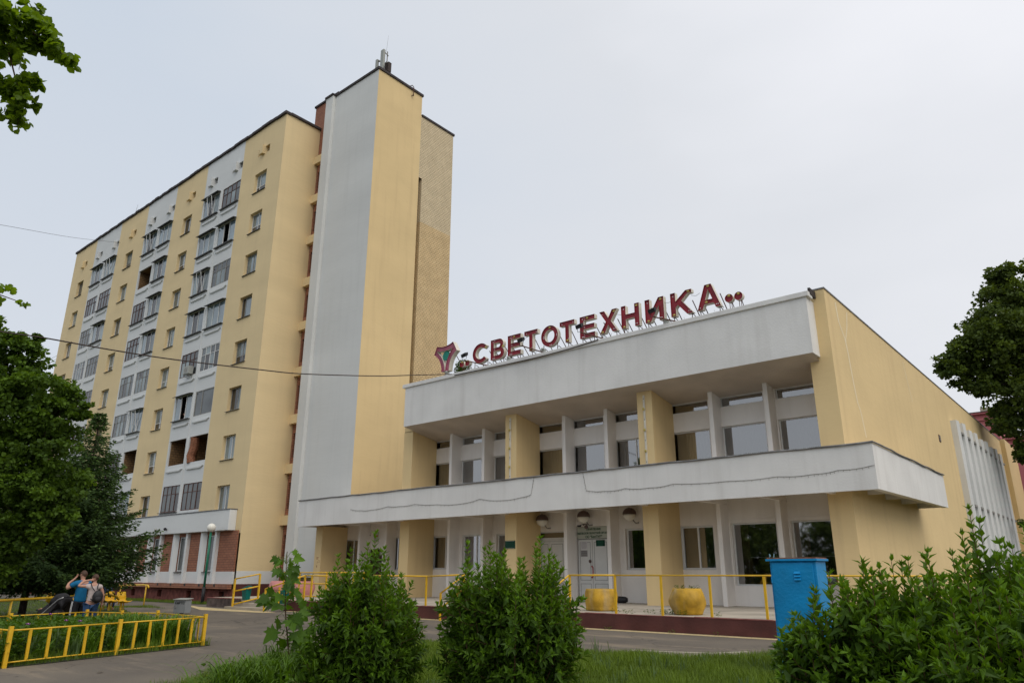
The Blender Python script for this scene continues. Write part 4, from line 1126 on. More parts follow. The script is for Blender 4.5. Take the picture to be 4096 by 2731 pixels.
# side face, back, roof
mb = MB(); mb.quad((BX[7], YA, -.3), (BX[7], 28.2, -.3), (BX[7], 28.2, ZR), (BX[7], YA, ZR)); mb.quad((BX[7] , 28.2, -.3), (BX[7]-3, 28.2, -.3), (BX[7]-3, 28.2, ZR), (BX[7], 28.2, ZR)); mb.build('side_wall', 'yellow_apt', ap)
mb = MB(); mb.box(BX[0], BX[0] + .3, YA + .01, 38, -.3, ZR - .01); mb.box(BX[0] + .31, BX[7] - .1, 37.7, 38, -.3, ZR - .01); mb.box(BX[0] + .31, BX[7] - .2, YA + 1.5, YA + 1.7, -.3, ZR - .5); mb.build('rear_walls', 'yellow_apt', ap)
mb = MB(); mb.box(BX[0] + .31, BX[7] - .1, YA + .4, 37.6, ZR - .35, ZR - .2); mb.build('flat_roof', 'roof_flat', ap)
mb = MB()
n = 60
for k in range(n):
    a = BX[0] - .1 + k * (BX[7] - BX[0] + .2) / n; b = a + (BX[7] - BX[0] + .2) / n
    dz = rnd.uniform(-.03, .03)
    mb.box(a, b, YA - .14 + rnd.uniform(-.02, .02), YA + .35, ZR - .04 + dz, ZR + .16 + dz)
mb.box(BX[7] - .3, BX[7] + .14, YA + .351, 28.3, ZR - .02, ZR + .17)
mb.build('roof_edge', 'roofing', ap)
mb = MB(); mb.box(-74.2, -73.6, 26.4, 26.9, ZR, 35.6); mb.box(-73.3, -72.7, 26.4, 27.0, ZR, 35.4); mb.tube((-72.9, 26.3, ZR), (-71.9, 26.3, 37.3), .03, 5, r2=.012); mb.build('roof_vents', 'antenna', ap)
# white band above the ground floor
mb = MB(); mb.box(-83, -43.97, YA - .52, YA - .002, 4.16, 5.44); mb.build('balcony_parapet', 'white_apt', ap, bevel=.03)
mb = MB(); mb.box(-83, -43.95, YA - .56, YA - .0025, 5.442, 5.50); mb.build('parapet_cap', 'flashing', ap)
# ground floor: red brick with splayed white window surrounds
cxs = [-46.62 - 3.78 * k for k in range(10)]
gh = [(c - .55, c + .62, 1.66, 3.95) for c in cxs]
wall_y(mb := MB(), -83, -43.50, 1.68, 4.16, YA - .12, [(c - .55, c + .62, 1.68, 3.95) for c in cxs], .20)
mb.quad((-43.50, YA - .12, 1.68), (-43.50, YA, 1.68), (-43.50, YA, 4.16), (-43.50, YA - .12, 4.16))
mb.build('brick_wall', 'brick_red', ap)
for c in cxs:
    for s_ in (-1, 1):
        q = MB(); xi = c + .03 + s_ * .62; xo = c + .03 + s_ * 1.02
        y0 = YA - .34
        q.add([(xo - s_ * .24, y0, .93), (xo, y0, .93), (xo, YA - .122, .93), (xi - s_ * .06, YA - .10, .93), (xo - s_ * .24, y0, 4.155), (xo, y0, 4.155), (xo, YA - .122, 4.155), (xi - s_ * .06, YA - .10, 4.155)],
              [(0, 1, 5, 4), (1, 2, 6, 5), (3, 0, 4, 7), (0, 3, 2, 1), (4, 5, 6, 7)] if s_ > 0 else [(1, 0, 4, 5), (2, 1, 5, 6), (0, 3, 7, 4), (3, 0, 1, 2), (5, 4, 7, 6)])
        q.build('window_fin', 'white_apt', ap)
    window(ap, c - .50, c + .57, 1.70, 3.93, YA - .03, splits=(.72,), zsplits=() if rnd.random() < .5 else (1.0,), panes=[rnd.choice(['pane_dark', 'pane_mid', 'pane_light']), 'pane_mid'], fw=.055, sill=.22)
wall_y(mb := MB(), -83, -43.50, .95, 1.679, YA - .13, [], .1); mb.quad((-43.50, YA - .13, .95), (-43.50, YA, .95), (-43.50, YA, 1.679), (-43.50, YA - .13, 1.679)); mb.build('white_band', 'white_apt', ap)
mb = MB(); mb.box(-43.318, -43.30, YA - .0, 28.15, .95, 1.72); mb.build('side_white_band', 'white_apt', ap)
mb = MB(); mb.box(-83, -43.45, YA - .42, YA - .131, .66, .94); mb.build('brick_ledge', 'brick_red', ap)
mb = MB()
for k in range(20): mb.box(-45.0 - k * 1.89 - .09, -45.0 - k * 1.89 + .09, YA - .44, YA - .421, .80, .94)
mb.build('ledge_hole_shade', 'line_dark', ap)  # dark blocks on the ledge face stand in for shaded holes
vents_ = [(-44.9 - 4.1 * k, -44.3 - 4.1 * k, .05, .5) for k in range(9)]
wall_y(mb := MB(), -83, -43.4, -.4, .66, YA - .10, vents_, .3); mb.quad((-43.4, YA - .1, -.4), (-43.4, YA, -.4), (-43.4, YA, .66), (-43.4, YA - .1, .66)); mb.build('plinth', 'plinth', ap)
mb = MB()
for v in vents_: mb.box(v[0], v[1], YA + .16, YA + .2, v[2], v[3])
mb.build('cellar_vents', 'line_dark', ap)
mb = MB(); mb.box(-43.319, -43.25, YA - .0, 28.15, -.3, .949); mb.build('side_plinth', 'maroon', ap)
for x in (-53.5, -52.1):
    q = MB(); q.ball((x, YA - .66, 4.5), .11, 8); q.tube((x, YA - .53, 4.45), (x, YA - .66, 4.5), .05, 6); o = q.build('floodlight', 'antenna' if x < -53 else 'black', ap, smooth=True)

# air conditioner and people at the window
ac = thing('air_conditioner', 'beige box air conditioner hanging under a window crossed by the cable', 'air conditioner', (-52.95, 24.8, 15.9))
q = MB(); q.box(-53.3, -52.5, YA - .42, YA - .02, 15.85, 16.45); q.build('case', 'antenna', ac, bevel=.02)
q = MB(); q.tube((-52.9, YA - .43, 16.15), (-52.9, YA - .421, 16.15), .22, 14); q.build('fan_grille', 'frame_grey', ac)
q = MB(); q.tube((-53.2, YA, 15.6), (-53.2, YA - .4, 15.83), .02, 4); q.tube((-52.6, YA, 15.6), (-52.6, YA - .4, 15.83), .02, 4); q.build('bracket', 'frame_grey', ac)

# ------------------------------------------------------------------ pink building behind
pk = thing('pink_building', 'pink plastered building with stepped cornices behind the dark tree', 'building', (-8, 75, 0))
mb = MB(); mb.box(-40, -7.9, 75, 90, -.1, 15.0); mb.build('high_block', 'pink_plaster', pk)
mb = MB(); mb.box(-7.898, 14, 75.2, 90, -.1, 12.6); mb.build('low_block', 'pink_plaster', pk)
mb = MB(); mb.box(-40.1, -7.8, 74.75, 90, 15.001, 15.16); mb.box(-40.05, -7.85, 74.88, 74.999, 14.45, 14.62); mb.box(-7.79, 14.1, 74.95, 90, 12.601, 12.78); mb.box(-7.85, 14.1, 75.05, 75.199, 12.05, 12.2); mb.build('cornice', 'pink_plaster', pk)
mb = MB(); mb.box(-40.15, -7.75, 74.70, 90.1, 15.162, 15.21); mb.box(-7.78, 14.15, 74.9, 90, 12.782, 12.83); mb.build('roof_edge', 'roofing', pk)
mb = MB(); mb.box(-9.1, -8.3, 76, 77, 15.211, 15.75); mb.build('chimney', 'concrete', pk)

# ------------------------------------------------------------------ rooftop sign
sg = thing('rooftop_sign', 'red letters СВЕТОТЕХНИКА with paired dots, standing on the hall roof', 'sign', (-17, 25.3, 11.03))
YS = 25.3
def ring(cx, cy, rx, ry, a0, a1, n, rev=False):
    p = [(cx + rx * math.cos(R(a0 + (a1 - a0) * i / n)), cy + ry * math.sin(R(a0 + (a1 - a0) * i / n))) for i in range(n + 1)]
    return p[::-1] if rev else p
T = .2
def glyph(ch, w):
    if ch == 'Т': c = w / 2; return [[(c - T / 2, 0), (c + T / 2, 0), (c + T / 2, 1 - T), (w, 1 - T), (w, 1), (0, 1), (0, 1 - T), (c - T / 2, 1 - T)]]
    if ch == 'Е': return [[(0, 0), (w, 0), (w, T), (T, T), (T, .40), (w * .97, .40), (w * .97, .60), (T, .60), (T, 1 - T), (w, 1 - T), (w, 1), (0, 1)]]
    if ch == 'Н': return [[(0, 0), (.22, 0), (.22, .40), (w - .22, .40), (w - .22, 0), (w, 0), (w, 1), (w - .22, 1), (w - .22, .60), (.22, .60), (.22, 1), (0, 1)]]
    if ch == 'И': return [[(0, 0), (.24, 0), (w - .22, .66), (w - .22, 0), (w, 0), (w, 1), (w - .24, 1), (.22, .34), (.22, 1), (0, 1)]]
    if ch == 'К': return [[(0, 0), (.22, 0), (.22, .36), (.32, .46), (w * .72, 0), (w, 0), (.48, .60), (w * .80, .86), (w * .98, .86), (w * .98, 1), (w * .70, 1), (.22, .62), (.22, 1), (0, 1)]]
    if ch == 'Х': return [[(0, 0), (.25, 0), (w / 2, .35), (w - .25, 0), (w, 0), (w / 2 + .125, .5), (w, 1), (w - .25, 1), (w / 2, .65), (.25, 1), (0, 1), (w / 2 - .125, .5)]]
    if ch == 'А': return [[(0, 0), (.22, 0), (.29, .2), (w - .29, .2), (w - .22, 0), (w, 0), (w * .64, 1), (w * .36, 1)], [(.34, .37), (w / 2, .80), (w - .34, .37)]]
    if ch == 'О': return [ring(w / 2, .5, w / 2, .5, 0, 360, 36)[:-1], ring(w / 2, .5, w / 2 - T, .5 - T, 0, 360, 36)[:-1][::-1]]
    if ch == 'С': return [ring(w * .5, .5, w * .5, .5, 42, 318, 30) + ring(w * .5, .5, w * .5 - T, .5 - T, 42, 318, 30, True)]
    if ch == 'В':
        o = [(0, 0)] + ring(w - .30, .29, .30, .29, -90, 60, 10) + ring(w - .32, .75, .26, .25, -50, 90, 10) + [(0, 1)]
        h1 = [(T, T - .02), (T, .42)] + ring(w - .33, .305, .12, .115, 90, -90, 8); h2 = [(T, .58), (T, .82)] + ring(w - .36, .70, .11, .12, 90, -90, 8)
        return [o, h1, h2]
def extrude(loops, x, z, sx, sz, y, d, mats, parent, name='letter'):
    """channel letter: pale side walls with a red face set back 4 cm behind their rim"""
    cu = bpy.data.curves.new('c', 'CURVE'); cu.dimensions = '2D'; cu.fill_mode = 'BOTH'
    for lp in loops:
        sp_ = cu.splines.new('POLY'); sp_.points.add(len(lp) - 1)
        for i, (a, b) in enumerate(lp): sp_.points[i].co = (x + a * sx, z + b * sz, 0, 1)
        sp_.use_cyclic_u = True
    t = bpy.data.objects.new('c', cu); COL.objects.link(t)
    dg = bpy.context.evaluated_depsgraph_get(); dg.update()
    fm = bpy.data.meshes.new_from_object(t.evaluated_get(dg))
    bpy.data.objects.remove(t); bpy.data.curves.remove(cu)
    off = wloc(parent)
    fm.transform(Matrix(((1, 0, 0, -off.x), (0, 0, 1, y + .05 - off.y), (0, 1, 0, -off.z), (0, 0, 0, 1))))
    fm.materials.clear(); fm.materials.append(M[mats[0]])
    mb = MB()
    for li, lp in enumerate(loops):
        n = len(lp)
        cx = sum(p[0] for p in lp) / n; cz = sum(p[1] for p in lp) / n
        ar = sum(lp[i][0] * lp[(i + 1) % n][1] - lp[(i + 1) % n][0] * lp[i][1] for i in range(n))
        # inner rim line, 1.2 cm towards the letter body
        inn = []
        sgn = 1 if (ar > 0) == (li == 0) else -1
        for i in range(n):
            p0, p1, p2 = lp[i - 1], lp[i], lp[(i + 1) % n]
            e1 = Vector(((p1[0] - p0[0]) * sx, (p1[1] - p0[1]) * sz)); e2 = Vector(((p2[0] - p1[0]) * sx, (p2[1] - p1[1]) * sz))
            if e1.length < 1e-6: e1 = e2
            if e2.length < 1e-6: e2 = e1
            nn = (Vector((-e1.y, e1.x)).normalized() + Vector((-e2.y, e2.x)).normalized())
            nn = nn.normalized() if nn.length > 1e-3 else Vector((-e1.y, e1.x)).normalized()
            inn.append((x + p1[0] * sx + nn.x * .012 * sgn, z + p1[1] * sz + nn.y * .012 * sgn))
        for i in range(n):
            j = (i + 1) % n
            A = (x + lp[i][0] * sx, z + lp[i][1] * sz); B = (x + lp[j][0] * sx, z + lp[j][1] * sz)
            mb.quad((A[0], y, A[1]), (B[0], y, B[1]), (B[0], y + d, B[1]), (A[0], y + d, A[1]), 0)
            mb.quad((inn[i][0], y, inn[i][1]), (inn[j][0], y, inn[j][1]), (B[0], y, B[1]), (A[0], y, A[1]), 1)
            mb.quad((inn[j][0], y, inn[j][1]), (inn[i][0], y, inn[i][1]), (inn[i][0], y + .05, inn[i][1]), (inn[j][0], y + .05, inn[j][1]), 1)
    so = mb.build(name, [mats[1], mats[0]], parent)
    fo = bpy.data.objects.new('face', fm); COL.objects.link(fo); fo.parent = so
    return so
def dots_on(parent, pts, mat='bulb', r=.055):
    for (x, z) in pts:
        q = MB(); q.ball((x, YS + .02, z), r, 8, 0, 1.25, .7, .8); q.build('bulb', mat, parent, smooth=True)
def pins(parent, pts):
    q = MB()
    for (x, z) in pts: q.tube((x, YS + .048, z), (x, YS + .035, z), .02, 8)
    q.build('pin_lights', 'bulb_white', parent, kind='stuff')
LET = [('С', -23.84, -22.80), ('В', -22.64, -21.78), ('Е', -21.55, -20.75), ('Т', -20.53, -19.74), ('О', -19.53, -18.57), ('Т', -18.46, -17.65),
       ('Е', -17.36, -16.57), ('Х', -16.32, -15.43), ('Н', -15.22, -14.35), ('И', -14.07, -13.20), ('К', -12.89, -11.93), ('А', -11.74, -10.76)]
for ch, a, b in LET:
    w_ = b - a
    lt = extrude(glyph(ch, w_), a, 11.43, 1, 1, YS, .22, ('sign_red', 'sign_white'), sg)
    nb = {'С': [(a + .85, 12.16)], 'В': [(b - .1, 12.02)], 'Е': [(a + .38, 12.33)], 'Т': [(a + w_ / 2, 11.52)], 'О': [(a + w_ / 2, 12.33)], 'Х': [(b - .16, 12.33), (a + .13, 11.5)],
          'Н': [(b - .13, 12.33), (a + .12, 11.5)], 'И': [(b - .15, 12.33), (a + .13, 11.5)], 'К': [(b - .17, 12.36), (a + .12, 11.5)], 'А': [(a + w_ / 2, 12.36), (a + .38, 11.71)]}[ch]
    dots_on(lt, nb)
    if ch in 'ЕВ': pins(lt, [(a + .22, 11.50 + k * .11) for k in range(9)] + [(a + .12, 12.33), (a + .1, 11.5), (a + .16, 11.5)])
    elif ch == 'О': pins(lt, [(a + .12, 11.95), (a + .12, 11.88), (b - .1, 11.96), (b - .1, 11.89), (a + w_ / 2, 11.50), (a + w_ / 2 + .08, 11.50)])
    elif ch == 'Т': pins(lt, [(a + .1, 12.32), (b - .1, 12.32), (a + w_ / 2 + .04, 11.60)])
    else: pins(lt, [(a + .1, 12.3 if ch not in 'АС' else 11.53), (b - .13, 11.55), (b - .2, 11.55)])
    # struts of the frame
    fr = MB()
    for x in (a + .08, b - .1) if ch != 'Т' else (a + w_ / 2,):
        zz = 11.43 if ch not in 'ОС' else 11.55
        fr.tube((x, YS + .1, 11.03), (x, YS + .1, zz + .02), .018, 5)
        fr.tube((x + .02, YS + .18, 12.0 if ch != 'Т' else 12.2), (x + .02, YS + 1.35, 10.9), .02, 5)
        fr.tube((x + .02, YS + .15, 11.42), (x + .02, YS + 1.1, 11.15), .016, 5)
    fr.build('support_frame', 'rust', sg, kind='stuff')
for x, z, k in ((-24.57, 11.59, 0), (-24.19, 11.59, 0), (-10.43, 11.65, 1), (-10.05, 11.65, 1)):
    dt = extrude([ring(0, 0, 1, 1, 0, 360, 28)[:-1]], x, z, .165 if k else .15, .165 if k else .15, YS, .2, ('sign_red', 'sign_white'), sg, 'round_dot')
    dots_on(dt, [(x, z + .10)])
    fr = MB()
    for s_ in (-.02, .06):
        fr.tube((x + s_, YS + .1, 11.03), (x + s_, YS + .1, z - .12), .014, 5)
    fr.tube((x + .05, YS + .15, z - .1), (x + .05, YS + .6, 10.95), .016, 5)
    fr.build('support_frame', 'rust', sg, kind='stuff')
q = MB()
for i in range(len(LET) - 1):
    a = LET[i][2]; b = LET[i + 1][1]
    if i in (2, 5, 7, 9, 10): q.path([(a - .1, YS + .12, 12.2), ((a + b) / 2, YS + .14, 12.13), (b + .1, YS + .12, 12.2)], .008, 4)
for i in range(14):
    x = -24 + i * .98 + rnd.uniform(-.2, .2)
    q.path([(x, YS + .1, 11.35), (x + .12, YS, 11.12 + rnd.uniform(-.05, .05)), (x + .35, YS + .05, 11.2), (x + .4, YS + .1, 11.4)], .006, 4)
q.build('loose_wiring', 'cable', sg)

# emblem
em = thing('rooftop_emblem', 'faded pink three-armed emblem with a green oval at the left end of the roof', 'emblem', (-25.8, 25.3, 11.03))
ey = YS
def arc3(p, c, q_, n=8):
    return [((1 - t) ** 2 * p[0] + 2 * t * (1 - t) * c[0] + t * t * q_[0], (1 - t) ** 2 * p[1] + 2 * t * (1 - t) * c[1] + t * t * q_[1]) for t in [i / n for i in range(n + 1)]]
outer = arc3((-26.40, 12.86), (-25.8, 12.66), (-25.24, 12.92)) + arc3((-24.96, 12.42), (-25.50, 12.12), (-25.50, 11.43)) + arc3((-26.02, 11.43), (-26.04, 12.12), (-26.60, 12.44))
inner = arc3((-26.40, 12.60), (-25.8, 12.47), (-25.26, 12.60)) + arc3((-25.28, 12.56), (-25.72, 12.1), (-25.74, 11.50)) + arc3((-25.80, 11.50), (-25.82, 12.1), (-26.38, 12.56))
extrude([outer, inner[::-1]], 0, 0, 1, 1, ey, .28, ('sign_pink', 'sign_white'), em, 'arms')
q = MB()
n = 24
c_ = (-25.80, 12.28)
q.add([(c_[0] + .21 * math.cos(2 * math.pi * i / n), ey + .06, c_[1] + .25 * math.sin(2 * math.pi * i / n)) for i in range(n)] + [(c_[0] + .21 * math.cos(2 * math.pi * i / n), ey + .2, c_[1] + .25 * math.sin(2 * math.pi * i / n)) for i in range(n)],
      [tuple(range(n))] + [(i, (i + 1) % n, n + (i + 1) % n, n + i) for i in range(n)])
q.build('green_oval', 'sign_green', em)
q = MB()
for x in (-25.85, -25.75, -25.62): q.tube((x, ey + .12, 10.9), (x, ey + .12, 11.47), .02, 5)
q.tube((-25.3, ey + .3, 12.3), (-25.0, ey + 1.2, 10.9), .02, 5); q.build('support_frame', 'rust', em)
q = MB(); q.path([(-25.45 + .16 * math.cos(t * .5), ey + .5, 11.55 + .16 * math.sin(t * .5)) for t in range(20)], .014, 5); q.build('cable_coil', 'cable', em)

# floodlights reaching out from the roof edge
for i, (x, z, xb, lab) in enumerate(((-23.45, 11.62, -22.55, 'black floodlight on an arm before the first letter С'), (-19.92, 11.66, -19.2, 'black floodlight on an arm between the letters Е and Т'), (-16.70, 11.62, -16.0, 'black floodlight on an arm before the second letter Е'), (-13.20, 11.51, -12.55, 'black floodlight on an arm before the letter И'))):
    fl = thing('floodlight', lab, 'floodlight', (xb, 25.0, 11.03), 'floodlights before the rooftop letters')
    yy = 24.2
    q = MB(); q.tube((x + .05, yy + .08, z - .28), (xb + .1, 25.05, 11.06), .028, 6); q.build('arm', 'rust', fl)
    q = MB(); q.add([(x - .15, yy, z + .02), (x + .15, yy - .02, z + .07), (x + .16, yy + .05, z - .10), (x - .13, yy + .05, z - .14), (x - .10, yy + .22, z + .12), (x + .12, yy + .22, z + .16), (x + .12, yy + .24, z + .02), (x - .10, yy + .24, z - .02)],
                    [(0, 1, 5, 4), (0, 3, 2, 1), (1, 2, 6, 5), (2, 3, 7, 6), (3, 0, 4, 7), (4, 5, 6, 7)]); q.build('lamp_head', 'black', fl)
    q = MB(); q.path([(x - .12, yy + .12, z - .05), (x - .08, yy + .1, z - .26), (x + .1, yy + .1, z - .26), (x + .15, yy + .12, z - .02)], .012, 5); q.build('bracket', 'black', fl)
for x in (-25.38, -21.3, -19.25, -13.0):
    q = MB(); q.box(x - .10, x + .10, 25.05, 25.15, 11.031, 11.25); q.ball((x, 25.02, 11.28), .07, 8, 0, 1.2, .8, .8)
    o = q.build('roof_lamp', 'antenna', sg)

# cables
def cable(name, pts, r, label, cat='cable'):
    P_ = []
    pts = [Vector(p) for p in pts]
    for i in range(len(pts) - 1):
        p0 = pts[max(i - 1, 0)]; p1 = pts[i]; p2 = pts[i + 1]; p3 = pts[min(i + 2, len(pts) - 1)]
        for t in range(6):
            f = t / 6
            P_.append(.5 * ((2 * p1) + (p2 - p0) * f + (2 * p0 - 5 * p1 + 4 * p2 - p3) * f * f + (3 * p1 - p0 - 3 * p2 + p3) * f ** 3))
    P_.append(pts[-1])
    q = MB(); q.path(P_, r, 6)
    return props(q.build(name, 'cable', None, smooth=True), label, cat)
cable('overhead_cable', [(-24.6, -4.0, 8.5), (-24.6, 4.64, 8.34), (-24.6, 6.99, 8.44), (-24.6, 8.89, 8.51), (-24.6, 11.05, 8.65), (-24.6, 14.42, 8.99), (-24.6, 16.28, 9.22), (-24.6, 19.86, 9.87), (-24.6, 22.06, 10.36), (-24.58, 24.6, 10.93)], .022, 'thick dark cable sagging from the left across the flats to the hall roof')
cable('roof_cable', [(-24.54, 24.76, 10.90), (-22.0, 24.75, 10.86), (-19.5, 24.75, 10.84), (-17.4, 24.75, 10.90), (-16.07, 24.74, 11.0)], .022, 'dark cable running along the white coping under the letters')
cable('thin_wire', [(-40, 0.5, 16.9), (-46.86, 7.71, 20.17), (-50.44, 10.77, 22.07), (-60.0, 17.6, 26.7), (-70.97, 25.0, 32.27)], .012, 'thin wire from the upper left to the block below the roof edge', 'wire')
for k, (za, zb) in enumerate(((23.2, 17.5), (22.8, 17.0), (20.5, 15.2))):
    cable('thin_wire', [(-83, 25.2, za), (-87, 22, (za + zb) / 2 - .2), (-92, 18, zb)], .012, ['upper', 'middle', 'lowest'][k] + ' of three thin wires slanting down from the left edge of the block', 'wire')

# ------------------------------------------------------------------ garden fence round the flower bed
gf = thing('garden_fence', 'low yellow metal fence round the flower bed by the road', 'fence', (-17, 7, 0))
def fpost(x, y, h, w=.034):
    m_ = MB(); z = gz(x, y); m_.box(x - w, x + w, y - w, y + w, z - .05, z + h); m_.build('post', 'rail', gf)
def fspan(p, q, n, h=.62, zl=.09, pick0=1, stem='picket'):
    d = Vector((q[0] - p[0], q[1] - p[1], 0)); L_ = d.length; u = d.normalized(); nn = Vector((-u.y, u.x, 0))
    z0, z1 = gz(*p), gz(*q)
    for zz, r in ((h, .016), (zl, .013)):
        m_ = MB(); m_.tube((p[0], p[1], z0 + zz), (q[0], q[1], z1 + zz), r, 6); m_.build('fence_rail', 'rail', gf, smooth=True)
    for k in range(1, n + 1):
        f = k / (n + 1); c = Vector((p[0], p[1], 0)) + d * f; z = z0 + (z1 - z0) * f
        m_ = MB(); a = c - u * .028 - nn * .01; b = c + u * .028 - nn * .01; e_ = c + u * .028 + nn * .01; g_ = c - u * .028 + nn * .01
        t = rnd.uniform(-.012, .012)
        m_.add([(v.x, v.y, z + zl) for v in (a, b, e_, g_)] + [(v.x + u.x * t, v.y + u.y * t, z + h) for v in (a, b, e_, g_)], [(0, 3, 2, 1), (4, 5, 6, 7), (0, 1, 5, 4), (1, 2, 6, 5), (2, 3, 7, 6), (3, 0, 4, 7)])
        m_.build(stem, 'rail', gf)
FP = [(-15.79, 4.91), (-16.49, 7.09), (-17.12, 9.27), (-20.1, 9.55), (-21.4, 9.2), (-23.8, 9.25), (-22.55, 6.95), (-21.2, 4.6)]
for p in FP: fpost(*p, .69)
for i, n in enumerate((5, 5, 8, 3, 5, 5, 5)): fspan(FP[i], FP[i + 1], n)
fspan(FP[0], FP[7], 12)

# pipe railings
def pipe_rail(name, pts, posts, r, label, z_of=None):
    t = thing(name, label, 'railing', (pts[0][0], pts[0][1], gz(pts[0][0], pts[0][1])))
    q = MB(); q.path(pts, r, 8); q.build('top_rail', 'rail', t, smooth=True)
    for (x, y, zt) in posts:
        q = MB(); q.tube((x, y, gz(x, y) - .05), (x, y, zt), r * .85, 8); q.build('post', 'rail', t, smooth=True)
    return t
pipe_rail('pipe_railing', [(-25.5, 6.2, .78), (-28, 8.2, .76), (-31, 11.0, .74), (-33.5, 13.4, .72), (-34.1, 14.0, .72), (-34.3, 14.4, .64), (-34.35, 14.55, .50)],
          [(-33.7, 13.6, .72), (-28.6, 8.75, .76)], .045, 'yellow pipe railing running left behind the couple, with a bent end')
pipe_rail('pipe_railing', [(-50.5, 19.6, .82), (-48, 19.6, .86), (-43.0, 19.45, .96), (-42.4, 19.40, .94), (-42.25, 19.38, .82)],
          [(-42.6, 19.4, .94), (-47.9, 20.3, .86), (-50.0, 19.6, .82)], .045, 'yellow pipe railing behind the seats, near the maroon plinth')

# plastic seats on steel frames
def seat(x, y, ang, label, group='yellow plastic seats'):
    z = gz(x, y)
    t = thing('plastic_seat', label, 'seat', (x, y, z), group)
    def tr(m_):
        return m_.rot(ang, (x, y))
    q = MB()
    prof = [(-.24, .44), (-.15, .41), (0, .405), (.12, .42), (.19, .47), (.22, .60), (.25, .86)]   # front to back: (y, z)
    wid = [.25, .26, .26, .26, .26, .26, .22]
    base = len(q.v); nx = 7
    for (py_, pz_), w_ in zip(prof, wid):
        for i in range(nx):
            f = i / (nx - 1) * 2 - 1
            curl = .05 * abs(f) ** 4
            q.v.append((x + f * w_, y + py_ - (curl if pz_ > .5 else 0), z + pz_ + (curl if pz_ <= .5 else 0)))
    for j in range(len(prof) - 1):
        for i in range(nx - 1):
            q.f.append((base + j * nx + i, base + j * nx + i + 1, base + (j + 1) * nx + i + 1, base + (j + 1) * nx + i)); q.m.append(0)
    o = tr(q).build('shell', 'seat', t, smooth=True)
    so = o.modifiers.new('solid', 'SOLIDIFY'); so.thickness = .022
    q = MB()
    q.box(x - .24, x + .24, y - .03, y + .03, z + .36, z + .40)
    tr(q).build('crossbar', 'rail', t)
    for s_ in (-.12,):
        q = MB(); q.box(x + s_ - .035, x + s_ + .035, y - .035, y + .035, z - .02, z + .36); tr(q).build('leg', 'rail', t)
    q = MB(); q.box(x + .10, x + .14, y + .1, y + .13, z - .02, z + .36); tr(q).build('leg', 'rail', t)
    return t
SA = R(108)
seat(-37.0, 15.9, SA + R(0), 'yellow plastic seat standing free, rightmost, before the maroon plinth')
seat(-38.0, 15.8, SA, 'yellow plastic seat just left of the rightmost one, beside the seated person')
seat(-41.2, 15.2, SA, 'yellow plastic seat with its back showing above the stroller')
seat(-42.9, 15.1, SA + R(70), 'yellow plastic seat turned sideways, farther back, left of the stroller')
seat(-38.6, 13.5, SA + R(105), 'yellow plastic seat seen from the side at the far left, near the trunk', 'yellow plastic seats')

# lamp post
lp = thing('lamp_post', 'dark green lamp post with a white globe in front of the brick wall', 'lamp post', (-46.9, 24.0, -.2))
lx, ly = -44.75, 23.9
q = MB(); q.tube((lx, ly, -.3), (lx, ly, .78), .095, 12); q.build('base_tube', 'black', lp, smooth=True)
q = MB(); q.tube((lx, ly, .78), (lx, ly, 4.05), .07, 10); q.build('pole', 'pole_green', lp, smooth=True)
q = MB(); q.ball((lx, ly, 4.30), .27, 20); q.build('globe', 'globe', lp, smooth=True)

# grey service cabinet
gc = thing('service_cabinet', 'small grey metal cabinet marked СаРТС behind the fence', 'cabinet', (-32.0, 16.3, -.1))
cx_, cy_ = -32.05, 16.25
q = MB(); q.box(cx_ - .30, cx_ + .30, cy_ - .18, cy_ + .18, -.02, .50); q.rot(R(22), (cx_, cy_)); q.build('body', 'grey_cab', gc, bevel=.01)
q = MB(); q.add([(cx_ - .34, cy_ - .22, .502), (cx_ + .34, cy_ - .22, .502), (cx_ + .34, cy_ + .22, .54), (cx_ - .34, cy_ + .22, .54), (cx_ - .34, cy_ - .22, .53), (cx_ + .34, cy_ - .22, .53), (cx_ + .34, cy_ + .22, .57), (cx_ - .34, cy_ + .22, .57)], [(0, 3, 2, 1), (4, 5, 6, 7), (0, 1, 5, 4), (1, 2, 6, 5), (2, 3, 7, 6), (3, 0, 4, 7)]); q.rot(R(22), (cx_, cy_)); q.build('roof', 'antenna', gc)
q = MB(); q.box(cx_ - .05, cx_ + .05, cy_ - .05, cy_ + .05, -.3, -.02); q.build('stand', 'grey_cab', gc)
q = MB(); q.box(cx_ - .20, cx_ - .17, cy_ - .215, cy_ - .181, .18, .27); q.rot(R(22), (cx_, cy_)); q.build('handle', 'alu', gc)
u = Vector((math.cos(R(22)), math.sin(R(22)), 0)); nrm = Vector((u.y, -u.x, 0))
pos = Vector((cx_, cy_, .34)) + nrm * .186
text_obj('painted_letters', 'СаРТС', .13, pos, 'black', gc, rot=(R(90), 0, R(22)), bold=.004, ext=.001, sx=1.15)

